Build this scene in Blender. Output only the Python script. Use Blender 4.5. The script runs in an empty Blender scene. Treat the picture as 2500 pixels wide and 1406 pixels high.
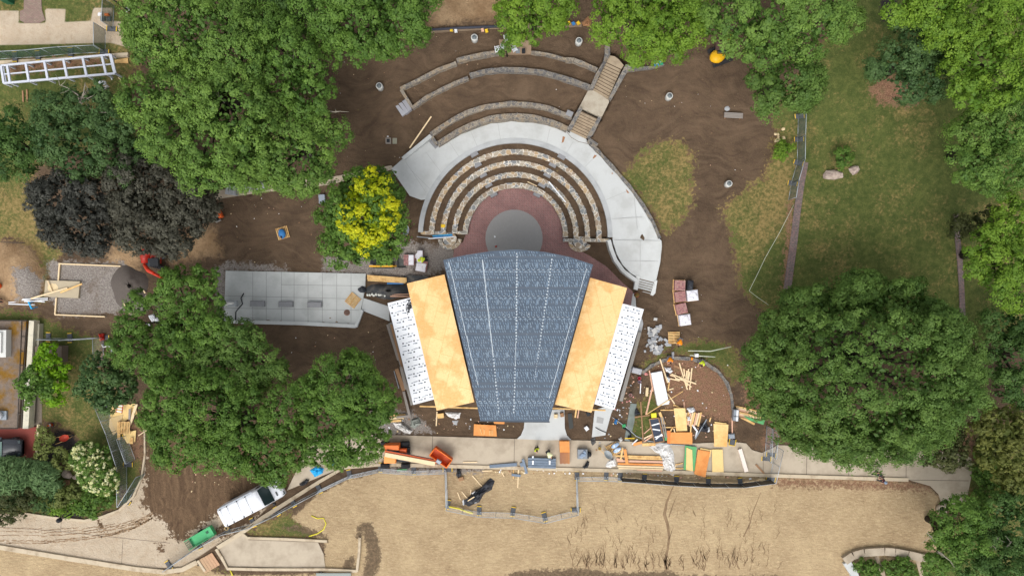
import bpy, math, random
import numpy as np
from mathutils import Vector, Matrix
# ------------------------------------------------------------------ basics
H = 67.0            # height of the drone above the beach path, metres
S = 25.0            # photo pixels per metre on the ground
GAIN = 1.16
scn = bpy.context.scene
col = bpy.context.collection
rnd = random.Random(7)
R = math.radians

def lin(c):
    c /= 255.0
    return c/12.92 if c <= 0.04045 else ((c+0.055)/1.055)**2.4
def C(r, g, b, k=1.0):
    return tuple(min(0.9, lin(v)/GAIN*k) for v in (r, g, b)) + (1.0,)

def at(px, py, z=0.0):
    k = (1-z/H)/S
    return ((px-1250)*k, -(py-703)*k, z)

# ------------------------------------------------------------------ terrain
RC = (1258.0, 575.0)                      # centre of the amphitheatre rings
EY = [-4000, 60, 130, 200, 280, 350, 420, 560, 650, 760, 800, 5000]
EZ = [4.3, 4.2, 3.75, 3.0, 2.05, 1.35, 1.15, .95, .45, .04, 0, 0]
LZ = [4.3, 4.2, 3.75, 3.0, 2.05, 1.35, 1.05, .30, .10, .02, 0, 0]
WALK = [(955,413),(983,388),(1050,330),(1068,357),(1100,335),(1153,312),(1196,297),(1249,290),(1303,296),(1345,305),(1383,320),
        (1410,338),(1437,350),(1460,371),(1496,411),(1537,461),(1567,506),(1592,547),(1607,580),(1615,588),(1616,602),(1612,640),(1601,690),(1562,680),
        (1540,667),(1520,646),(1506,620),(1497,592)]
for _a in range(0, 182, 6):
    _t = R(-2-_a) if _a < 160 else None
    if _t is not None: WALK.append((RC[0]+236*math.cos(_t), RC[1]+236*math.sin(_t)))
WALK += [(1028,488),(1000,478)]
BOWL = [(RC[0]+231*math.cos(R(a)), RC[1]+231*math.sin(R(a))) for a in range(-176, 3, 4)]
BOWL += [(1491,600),(1502,632),(1522,661),(1553,687),(1553,740),(1553,810),(950,810),(950,700),(1010,660),(1027,590)]
PATIO = [(551,661),(893,668),(891,705),(880,760),(868,795),(546,788)]

PAVE = [(760,1075),(905,1060),(1265,1071),(1480,1076),(1700,1082),(1790,1078),(1822,1082),(1836,1098),(1860,1105),(1900,1086),(2060,1095),(2230,1098),(2345,1105),(2372,1118),(2372,1160),(2357,1237),(2302,1237),(2292,1206),(2272,1186),(2215,1170),(1900,1159),(1560,1147),(1260,1139),(930,1132),(840,1139),(700,1197)]
UPST = [(1481,134),(1500,134),(1514,144),(1528,160),(1524,172),(1489,246),(1443,223)]
LANDP = [(1443,223),(1489,246),(1490,254),(1466,292),(1412,266),(1433,224)]
LOST = [(1412,266),(1466,292),(1440,338),(1432,345),(1386,322)]
FOOT = [(1383,318),(1392,314),(1440,338),(1442,352),(1420,352),(1380,330)]
def inside(X, Y, poly):
    res = np.zeros(X.shape, bool); n = len(poly)
    for i in range(n):
        x0, y0 = poly[i]; x1, y1 = poly[(i+1) % n]
        if y0 == y1: continue
        c = ((y0 > Y) != (y1 > Y)) & (X < (x1-x0)*(Y-y0)/(y1-y0)+x0)
        res ^= c
    return res
def sdist(X, Y, poly):                     # signed distance to a polygon (positive inside)
    d = np.full(X.shape, 1e9); n = len(poly)
    for i in range(n):
        x0, y0 = poly[i]; x1, y1 = poly[(i+1) % n]
        dx, dy = x1-x0, y1-y0; L = dx*dx+dy*dy+1e-9
        t = np.clip(((X-x0)*dx+(Y-y0)*dy)/L, 0, 1)
        d = np.minimum(d, np.hypot(X-x0-t*dx, Y-y0-t*dy))
    return np.where(inside(X, Y, poly), d, -d)
def walk_z(px, py):
    return 1.2 if py < 580 else 1.2-0.25*min(1, (py-580)/105)
def mound(X, Y, cx, cy, rx, ry, h):
    q = ((X-cx)/rx)**2+((Y-cy)/ry)**2
    return h*np.clip(1-q, 0, 1)**1.3
def height(X, Y):
    X = np.asarray(X, float); Y = np.asarray(Y, float)
    e = np.interp(Y, EY, EZ); l = np.interp(Y, EY, LZ)
    t = np.clip((X-880)/150, 0, 1)
    z = l*(1-t)+e*t
    z = z + 0.10*np.sin(X*0.021+1.3)*np.sin(Y*0.027)*np.clip((700-Y)/200, 0, 1)
    w = inside(X, Y, WALK)
    wz = np.where(Y < 580, 1.2, 1.2-0.25*np.clip((Y-580)/105, 0, 1))
    z = np.where(w, wz-0.12, z)
    r0 = np.hypot(X-RC[0], Y-RC[1]); z = np.where((r0 > 226) & (r0 < 242) & (Y < 585), 1.05, z)
    b = inside(X, Y, BOWL)
    r = np.hypot(X-RC[0], Y-RC[1])
    ring = (Y < np.where(X < RC[0], 570, 583))
    rz = np.select([r < 122.5, r < 148, r < 176, r < 204], [0, .35, .55, .75], .95)
    z = np.where(b, np.where(ring, rz, 0.0), z)
    for P_, d_ in ((UPST, 1.0), (LANDP, .5), (LOST, 1.0)): z = np.where(inside(X, Y, P_), z-d_, z)
    z = np.where(inside(X, Y, FOOT), 1.0, z)
    z = z + mound(X, Y, 45, 665, 75, 85, 1.3)          # clay heap
    z = z + mound(X, Y, 2150, 300, 1, 1, 0)
    return z
def plane3(a, b, c):                       # plane through three photo points with heights; returns z along the sight line of a pixel
    A, B, Cc = Vector(at(*a)), Vector(at(*b)), Vector(at(*c)); n = (B-A).cross(Cc-A); o = Vector((0, 0, H))
    def f(px, py):
        d = Vector(((px-1250)/S, -(py-703)/S, -H)); t = n.dot(A-o)/n.dot(d); return H-H*t
    return f
def gz(px, py): return float(height(np.array([px]), np.array([py]))[0])
def sz(px, py):                                         # ground or promenade surface
    z = gz(px, py); return max(z, .1) if bool(inside(np.array([px]), np.array([py]), PAVE)[0]) else z
def gp(px, py, dz=0.0):                                 # point on the surface under a photo pixel
    return at(px, py, sz(px, py)+dz)

# ------------------------------------------------------------------ objects
def tag(o, label=None, cat=None, group=None, kind=None):
    if label: o['label'] = label
    if cat: o['category'] = cat
    if group: o['group'] = group
    if kind: o['kind'] = kind
    return o
def thing(name, label, cat, loc=(0,0,0), rz=0.0, group=None):
    o = bpy.data.objects.new(name, None); col.objects.link(o)
    o.empty_display_size = 0.3
    o.location = loc; o.rotation_euler = (0, 0, rz)
    return tag(o, label, cat, group)
def kids(o): return [c for c in bpy.data.objects if c.parent == o]
def copy_tree(o, parent=None):
    c = o.copy(); col.objects.link(c)
    if parent: c.parent = parent
    for k in kids(o): copy_tree(k, c)
    return c

class MB:
    def __init__(s): s.v = []; s.f = []; s.m = []; s.sm = []
    def add(s, vs, fs, mi=0, smooth=False):
        b = len(s.v); s.v += [tuple(v) for v in vs]
        for f in fs: s.f.append(tuple(b+i for i in f)); s.m.append(mi); s.sm.append(smooth)
        return s
    def box(s, c, d, rz=0.0, mi=0, bev=0.0, rot=None):
        x, y, z = d[0]/2, d[1]/2, d[2]/2
        if bev <= 0:
            vs = [(-x,-y,-z),(x,-y,-z),(x,y,-z),(-x,y,-z),(-x,-y,z),(x,-y,z),(x,y,z),(-x,y,z)]
            fs = [(0,3,2,1),(4,5,6,7),(0,1,5,4),(1,2,6,5),(2,3,7,6),(3,0,4,7)]
        else:
            b = min(bev, x*.9, y*.9, z*1.9)
            def q4(i_, zz): return [(-x+i_,-y+i_,zz),(x-i_,-y+i_,zz),(x-i_,y-i_,zz),(-x+i_,y-i_,zz)]
            vs = q4(0,-z)+q4(0,z-b)+q4(b,z)
            fs = [(0,3,2,1),(8,9,10,11)]+[(k+i_,k+(i_+1)%4,k+4+(i_+1)%4,k+4+i_) for k in (0,4) for i_ in range(4)]
        M_ = Matrix.Rotation(rz, 3, 'Z') if rot is None else rot
        s.add([tuple(Vector(c)+M_@Vector(v)) for v in vs], fs, mi); return s
    def beam(s, p0, p1, w, h, mi=0):
        p0 = Vector(p0); p1 = Vector(p1); d = p1-p0; L = d.length
        if L < 1e-6: return s
        d.normalize(); up = Vector((0,0,1)) if abs(d.z) < .95 else Vector((0,1,0))
        sd = d.cross(up).normalized(); up = sd.cross(d).normalized()
        rot = Matrix((d, sd, up)).transposed()
        return s.box((p0+p1)/2, (L, w, h), mi=mi, rot=rot)
    def tube(s, pts, r, n=6, mi=0, cap=True, smooth=True):
        pts = [Vector(p) for p in pts]; k = len(pts)
        rs = r if isinstance(r, (list, tuple)) else [r]*k
        vs = []; fs = []
        for i, p in enumerate(pts):
            d = (pts[min(i+1,k-1)]-pts[max(i-1,0)]).normalized()
            up = Vector((0,0,1)) if abs(d.z) < .9 else Vector((1,0,0))
            a = d.cross(up).normalized(); b = a.cross(d)
            for j in range(n):
                t = 2*math.pi*j/n; vs.append(p+(a*math.cos(t)+b*math.sin(t))*rs[i])
        for i in range(k-1):
            for j in range(n): fs.append((i*n+j, i*n+(j+1)%n, (i+1)*n+(j+1)%n, (i+1)*n+j))
        if cap: fs += [tuple(range(n-1,-1,-1)), tuple((k-1)*n+j for j in range(n))]
        return s.add(vs, fs, mi, smooth)
    def lathe(s, c, prof, n=20, mi=0, smooth=True, sx=1, sy=1):
        vs = []; fs = []
        for (r, z) in prof:
            for j in range(n):
                t = 2*math.pi*j/n; vs.append((c[0]+r*sx*math.cos(t), c[1]+r*sy*math.sin(t), c[2]+z))
        k = len(prof)
        for i in range(k-1):
            for j in range(n): fs.append((i*n+j, i*n+(j+1)%n, (i+1)*n+(j+1)%n, (i+1)*n+j))
        if prof[0][0] > 1e-4: fs.append(tuple(range(n-1,-1,-1)))
        if prof[-1][0] > 1e-4: fs.append(tuple((k-1)*n+j for j in range(n)))
        return s.add(vs, fs, mi, smooth)
    def prism(s, top, depth, mi=0, side=None):          # polygon (any order) with 3-D top points, extruded down
        n = len(top)
        A = sum(top[i][0]*top[(i+1)%n][1]-top[(i+1)%n][0]*top[i][1] for i in range(n))
        if A < 0: top = top[::-1]
        bot = [(p[0], p[1], p[2]-depth) for p in top]
        s.add(top, [tuple(range(n))], mi)
        s.add(list(top)+bot, [(i, n+i, n+(i+1)%n, (i+1)%n) for i in range(n)], mi if side is None else side)
        return s
    def strip(s, line, w, ztop, depth, mi=0, side=None, closed=False, cut=None):   # wall along a photo polyline, width in px
        n = len(line); L = []; Rr = []
        for i, p in enumerate(line):
            a = line[max(i-1,0)]; b = line[min(i+1,n-1)]
            dx, dy = b[0]-a[0], b[1]-a[1]; q = math.hypot(dx,dy); nx, ny = -dy/q, dx/q
            ww = (w[i] if isinstance(w, (list,tuple)) else w)/2
            z = ztop(p[0],p[1]) if callable(ztop) else ztop
            L.append(at(p[0]+nx*ww, p[1]+ny*ww, z)); Rr.append(at(p[0]-nx*ww, p[1]-ny*ww, z))
        vs = L+Rr+[(p[0],p[1],p[2]-depth) for p in L+Rr]; m2 = 2*n
        top = [(i, n+i, n+i+1, i+1) for i in range(n-1)]
        sides = []
        for i in range(n-1): sides += [(i, i+1, m2+i+1, m2+i), (n+i+1, n+i, m2+n+i, m2+n+i+1)]
        sides += [(0, m2, m2+n, n), (n-1, 2*n-1, m2+2*n-1, m2+n-1)]
        s.add(vs, top+sides, mi); return s
    def blob(s, c, r, n=10, m=7, j=0.12, mi=0, seed=0, flat=0.0, smooth=True):
        q = random.Random(seed); rx, ry, rz_ = r if isinstance(r, (tuple,list)) else (r,r,r)
        vs = []; fs = []
        ph = [q.uniform(0,6.28) for _ in range(6)]
        for i in range(m+1):
            a = math.pi*i/m
            for k in range(n):
                t = 2*math.pi*k/n
                f = 1+j*(math.sin(2*t+ph[0]+a)+math.sin(3*t+ph[1])*math.sin(2*a+ph[2])+.5*math.sin(5*t+ph[3]+2*a))*math.sin(a) + q.uniform(-j,j)*.4*math.sin(a)
                z = math.cos(a)*rz_*f
                if flat: z = max(z, -rz_*flat)
                vs.append((c[0]+math.sin(a)*math.cos(t)*rx*f, c[1]+math.sin(a)*math.sin(t)*ry*f, c[2]+z))
        for i in range(m):
            for k in range(n): fs.append((i*n+k, (i+1)*n+k, (i+1)*n+(k+1)%n, i*n+(k+1)%n))
        return s.add(vs, fs, mi, smooth)
    def build(s, name, mats, parent=None, origin=None):
        me = bpy.data.meshes.new(name)
        v = s.v
        if origin is not None: v = [(a-origin[0], b-origin[1], c-origin[2]) for a, b, c in v]
        me.from_pydata(v, [], s.f)
        if not isinstance(mats, (list,tuple)): mats = [mats]
        for m in mats: me.materials.append(m)
        me.polygons.foreach_set('material_index', s.m)
        me.polygons.foreach_set('use_smooth', s.sm)
        me.update(); me.validate()
        o = bpy.data.objects.new(name, me); col.objects.link(o)
        if parent: o.parent = parent
        elif origin is not None: o.location = origin
        return o
    def top(s, name, mats, label, cat, group=None, kind=None):      # a thing that is one mesh, built in world space
        n = len(s.v); c = (sum(p[0] for p in s.v)/n, sum(p[1] for p in s.v)/n, min(p[2] for p in s.v))
        o = s.build(name, mats, None, c)
        return tag(o, label, cat, group, kind)
    def part(s, name, mats, parent, label=None):                     # a part built in world space under an unrotated thing
        q = parent; off = Vector((0,0,0))
        while q: off += q.location; q = q.parent
        o = s.build(name, mats, parent, tuple(off))
        if label: o['label'] = label
        return o
def struct(mb, name, mats):
    o = mb.build(name, mats); return tag(o, kind='structure')

# ------------------------------------------------------------------ materials
def newmat(name):
    m = bpy.data.materials.new(name); m.use_nodes = True
    nt = m.node_tree; b = nt.nodes['Principled BSDF']
    return m, nt, b
def nd(nt, t, **kw):
    n = nt.nodes.new(t)
    for k, v in kw.items(): setattr(n, k, v)
    return n
def noise(nt, vec, scale, detail=3, rough=.6):
    n = nd(nt, 'ShaderNodeTexNoise'); n.inputs['Scale'].default_value = scale
    n.inputs['Detail'].default_value = detail; n.inputs['Roughness'].default_value = rough
    nt.links.new(vec, n.inputs['Vector']); return n.outputs['Fac']
def mathn(nt, op, a, b=None, c=None, clamp=False):
    n = nd(nt, 'ShaderNodeMath', operation=op); n.use_clamp = clamp
    for i, v in enumerate((a, b, c)):
        if v is None: continue
        if isinstance(v, (int, float)): n.inputs[i].default_value = v
        else: nt.links.new(v, n.inputs[i])
    return n.outputs[0]
def mixc(nt, f, a, b, blend='MIX'):
    n = nd(nt, 'ShaderNodeMix', data_type='RGBA', blend_type=blend)
    for s_, v in ((n.inputs[0], f), (n.inputs[6], a), (n.inputs[7], b)):
        if isinstance(v, (int, float)): s_.default_value = v
        elif isinstance(v, tuple): s_.default_value = v
        else: nt.links.new(v, s_)
    return n.outputs[2]
def ramp(nt, f, lo, hi):
    n = nd(nt, 'ShaderNodeMapRange'); n.inputs[1].default_value = lo; n.inputs[2].default_value = hi
    nt.links.new(f, n.inputs[0]); n.clamp = True; return n.outputs[0]
def posn(nt): return nd(nt, 'ShaderNodeNewGeometry').outputs['Position']
def bump(nt, b, h, strength=.3, dist=.03):
    n = nd(nt, 'ShaderNodeBump'); n.inputs['Strength'].default_value = strength; n.inputs['Distance'].default_value = dist
    nt.links.new(h, n.inputs['Height']); nt.links.new(n.outputs[0], b.inputs['Normal'])
def M(name, c, var=.18, scale=4., rough=.8, spec=.25, metal=0., fine=.1, c2=None, s2=1.2, lo=.45, hi=.65, bmp=0., stretch=None):
    m, nt, b = newmat(name); p = posn(nt)
    if stretch:
        mp = nd(nt, 'ShaderNodeMapping'); mp.inputs['Scale'].default_value = stretch
        nt.links.new(p, mp.inputs[0]); p2 = mp.outputs[0]
    else: p2 = p
    n1 = noise(nt, p2, scale, 4, .65); n2 = noise(nt, p, scale*7, 2)
    base = c
    if c2 is not None: base = mixc(nt, ramp(nt, noise(nt, p2, s2, 5, .62), lo, hi), c, c2)
    f = mathn(nt, 'ADD', mathn(nt, 'MULTIPLY', mathn(nt, 'SUBTRACT', n1, .5), var*3), 1.0)
    f = mathn(nt, 'ADD', f, mathn(nt, 'MULTIPLY', mathn(nt, 'SUBTRACT', n2, .5), fine*3))
    vm = nd(nt, 'ShaderNodeVectorMath', operation='SCALE')
    if isinstance(base, tuple):
        rgb = nd(nt, 'ShaderNodeRGB'); rgb.outputs[0].default_value = base; base = rgb.outputs[0]
    nt.links.new(base, vm.inputs[0]); nt.links.new(f, vm.inputs['Scale'])
    nt.links.new(vm.outputs[0], b.inputs['Base Color'])
    b.inputs['Roughness'].default_value = rough; b.inputs['Metallic'].default_value = metal
    b.inputs['Specular IOR Level'].default_value = spec
    if bmp: bump(nt, b, n1, bmp, .05)
    return m

conc_new = M('new_concrete', C(202,204,202), .035, 1.1, .8, fine=.025, c2=C(186,187,184), s2=.55)
conc_old = M('old_concrete', C(190,176,155), .06, .7, .85, fine=.04, c2=C(166,152,132), s2=.45)
conc_step = M('step_concrete', C(178,160,135), .10, 1.5, .85, fine=.06, c2=C(120,104,86), s2=1.5, lo=.5, hi=.75)
conc_patio = M('patio_concrete', C(198,200,197), .05, .9, .8, fine=.03, c2=C(180,182,179), s2=.35)
kerb_m = M('kerb_concrete', C(200,184,158), .08, 1.5, .85, fine=.05, c2=C(160,140,115), s2=1.0, lo=.5, hi=.7)
joint_new = M('pale_joint', C(174,174,172), .1, 3, .9)
joint_m = M('dark_joint_filler', C(120,108,95), .1, 3, .9)  # plain dark filler colour of the slab joints
wood = M('fresh_timber', C(236,196,132), .12, 3, .75, fine=.08, c2=C(205,158,98), s2=2.2)
wood_pale = M('pale_timber', C(240,214,172), .10, 3, .75, fine=.06)
wood_pink = M('pinkish_timber', C(222,176,148), .12, 3, .75, fine=.08)
wood_brown = M('brown_timber', C(160,124,92), .18, 3, .85, fine=.1)
wood_grey = M('weathered_timber', C(150,142,134), .15, 4, .85, fine=.12, stretch=(1,6,6))
osb = M('strand_board', C(248,210,146), .05, .8, .75, fine=.15, c2=C(228,174,102), s2=.42, lo=.42, hi=.66)
osb_or = M('orange_strand_board', C(232,160,92), .08, 2, .75, fine=.12, c2=C(214,134,70), s2=1)
osb_lt = M('light_strand_board', C(238,206,140), .08, 2, .75, fine=.14)
greenply = M('green_sheathing', C(100,172,112), .12, 2, .7, fine=.08)
white_p = M('white_paint', C(240,242,244), .03, 2, .45, fine=.01)
white_sheet = M('white_membrane', C(247,249,252), .02, 1, .5, fine=.01)
black_p = M('black_plastic', C(40,42,46), .2, 6, .45, fine=.1)
tarp_b = M('black_tarp', C(52,54,60), .35, 3, .4, fine=.2, c2=C(96,98,102), s2=3, lo=.55, hi=.75)
tarp_g = M('dark_ground_sheet', C(66,68,70), .25, 2, .7, fine=.1, c2=C(104,100,94), s2=1.5)
plastic_w = M('clear_plastic_wrap', C(236,234,230), .10, 6, .35, fine=.12, c2=C(196,190,182), s2=5)
grey_m = M('grey_metal', C(150,158,166), .1, 4, .45, metal=.3)
galv = M('galvanised_steel', C(176,182,186), .06, 8, .45, metal=.3)
foot_m = M('rubber_foot_grey', C(92,94,98), .15, 6, .8)
yell = M('yellow_paint', C(238,196,44), .1, 5, .5)
orange_p = M('orange_paint', C(238,122,52), .06, 3, .4)
orange_d = M('deep_orange_paint', C(228,102,46), .08, 3, .45)
red_p = M('red_paint', C(170,42,30), .14, 3, .4)
red_b = M('bright_red_paint', C(214,64,40), .12, 3, .4)
green_p = M('green_paint', C(76,178,116), .1, 2, .5, fine=.05)
green_d = M('dark_green_paint', C(36,92,64), .1, 2, .5)
blue_t = M('blue_sheet', C(42,170,228), .1, 5, .4, fine=.1)
blue_p = M('blue_plastic', C(62,126,186), .15, 5, .5)
slate = M('slate_blue_boards', C(118,132,148), .06, 2, .5, fine=.05, c2=C(104,118,134))
tyre_m = M('tyre_rubber', C(52,52,54), .2, 8, .85)
glass_m = M('dark_glass', C(40,56,58), .1, 2, .08, spec=.6)
car_m = M('black_car_paint', C(52,54,60), .05, 1, .22, spec=.5)
van_m = M('white_van_paint', C(240,242,246), .015, 1, .3, spec=.4)
hv_y = M('hi_vis_yellow', C(214,232,60), .1, 8, .8)
hv_o = M('hi_vis_orange', C(246,146,24), .1, 8, .8)
skin_m = M('skin', C(206,158,130), .05, 8, .6)
cloth_d = M('dark_cloth', C(52,54,62), .2, 8, .9)
cloth_g = M('grey_cloth', C(140,138,140), .15, 8, .9)
cloth_m = M('maroon_cloth', C(84,50,56), .15, 8, .9)
hat_w = M('white_hat', C(236,236,226), .05, 8, .5)
hat_blue = M('pale_blue_cloth', C(140,156,176), .1, 8, .9)
hair_m = M('brown_hair', C(60,48,40), .2, 20, .8)
stone_rock = M('pale_boulder', C(196,178,164), .18, 3, .9, fine=.12, c2=C(150,132,124), s2=2.2)
stone_cream = M('cream_stone', C(224,202,160), .12, 5, .9, fine=.1)
paver_g = M('grey_paving_stone', C(176,178,180), .1, 2, .85, fine=.06, c2=C(150,148,146), s2=2)
bench_m = M('grey_stone_bench', C(146,146,148), .12, 4, .85, fine=.08)
bark_m = M('bark', C(60,55,45), .25, 6, .95, fine=.15)
twig_m = M('bare_pale_twig', C(150,142,128), .2, 6, .95)
dirt_heap = M('gravel_heap', C(98,90,84), .12, 3, .95, fine=.3, bmp=.4)
green_scr = None
rope_m = M('pale_rope', C(206,210,190), .1, 8, .8)
caution = M('yellow_tape', C(228,214,70), .1, 8, .6)
foam_pink = M('pink_foam', C(216,150,144), .1, 6, .8)
hole_m = M('dark_grating', C(70,72,70), .2, 12, .8)
black_bed = M('black_mulch', C(50,48,50), .3, 6, .95, fine=.3)
redpave = M('red_driveway_paint', C(140,68,58), .06, 1.5, .7, fine=.04)

def alpha_mat(name, c, alpha):
    m, nt, b = newmat(name); b.inputs['Base Color'].default_value = c; b.inputs['Roughness'].default_value = .8
    b.inputs['Alpha'].default_value = alpha
    return m
screen_green = alpha_mat('green_mesh_screen', C(62,92,72), .62)
screen_grey = alpha_mat('grey_mesh_screen', C(108,118,116), .55)
screen_black = alpha_mat('black_mesh_screen', C(34,36,40), .95)

def stone_mat(name, cols, mortar, scale, mw=.045):
    m, nt, b = newmat(name); p = posn(nt)
    wn = nd(nt, 'ShaderNodeTexNoise'); wn.inputs['Scale'].default_value = 2.5; nt.links.new(p, wn.inputs['Vector'])
    mx = nd(nt, 'ShaderNodeVectorMath', operation='MULTIPLY_ADD'); nt.links.new(wn.outputs['Color'], mx.inputs[0])
    mx.inputs[1].default_value = (.18,.18,.18); nt.links.new(p, mx.inputs[2])
    v1 = nd(nt, 'ShaderNodeTexVoronoi'); v1.inputs['Scale'].default_value = scale
    v2 = nd(nt, 'ShaderNodeTexVoronoi', feature='DISTANCE_TO_EDGE'); v2.inputs['Scale'].default_value = scale
    for v in (v1, v2): nt.links.new(mx.outputs[0], v.inputs['Vector'])
    sx = nd(nt, 'ShaderNodeSeparateColor'); nt.links.new(v1.outputs['Color'], sx.inputs[0])
    cr = nd(nt, 'ShaderNodeValToRGB'); cr.color_ramp.interpolation = 'CONSTANT'
    el = cr.color_ramp.elements; el[0].color = cols[0]; el[0].position = 0; el[1].color = cols[1]; el[1].position = 1/len(cols)
    for i, c in enumerate(cols[2:]): e = el.new((i+2)/len(cols)); e.color = c
    nt.links.new(sx.outputs[0], cr.inputs[0])
    n2 = noise(nt, p, 14, 3)
    st = mixc(nt, mathn(nt, 'MULTIPLY', n2, .5), cr.outputs[0], C(96,86,76))
    f = ramp(nt, v2.outputs['Distance'], mw*.5, mw)
    nt.links.new(mixc(nt, f, mortar, st), b.inputs['Base Color'])
    b.inputs['Roughness'].default_value = .9
    bump(nt, b, f, .5, .03)
    return m
flag = stone_mat('flagstone_cap', [C(192,172,144),C(166,162,152),C(208,178,138),C(148,152,154),C(200,186,164),C(178,158,134)], C(236,230,218), 2.3)
flag_old = stone_mat('old_rubble_stone', [C(140,130,118),C(120,116,112),C(158,140,116),C(130,120,108),C(112,110,108),C(150,142,130)], C(172,160,140), 3.2, .05)
flag_grey = stone_mat('grey_rubble_stone', [C(124,120,114),C(106,106,106),C(140,130,116),C(96,96,98)], C(150,144,134), 3.4, .05)

def brick_mat(name, c1, c2, mortar, w=.2, h=.1, rot=0.785):
    m, nt, b = newmat(name); p = posn(nt)
    mp = nd(nt, 'ShaderNodeMapping'); mp.inputs['Rotation'].default_value = (0,0,rot); nt.links.new(p, mp.inputs[0])
    t = nd(nt, 'ShaderNodeTexBrick'); nt.links.new(mp.outputs[0], t.inputs['Vector'])
    t.inputs['Scale'].default_value = 1; t.inputs['Brick Width'].default_value = w; t.inputs['Row Height'].default_value = h
    t.inputs['Mortar Size'].default_value = h*.1; t.inputs['Color1'].default_value = c1; t.inputs['Color2'].default_value = c2; t.inputs['Mortar'].default_value = mortar
    n1 = noise(nt, p, 5, 4); n2 = noise(nt, p, .6, 3)
    o = mixc(nt, ramp(nt, n1, .45, .75), t.outputs[0], C(150,118,112))
    o = mixc(nt, mathn(nt, 'MULTIPLY', ramp(nt, n2, .4, .7), .35), o, C(96,70,68))
    nt.links.new(o, b.inputs['Base Color']); b.inputs['Roughness'].default_value = .85
    return m
brick_plaza = brick_mat('red_paver_brick', C(158,104,100), C(130,84,84), C(176,156,146), .24, .12)
brick_path_m = brick_mat('purple_grey_brick', C(122,110,106), C(104,94,92), C(92,84,78), .3, .15, .1)
brick_tan = brick_mat('tan_brick', C(160,140,122), C(140,122,108), C(120,108,96), .25, .12, 0)

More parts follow.
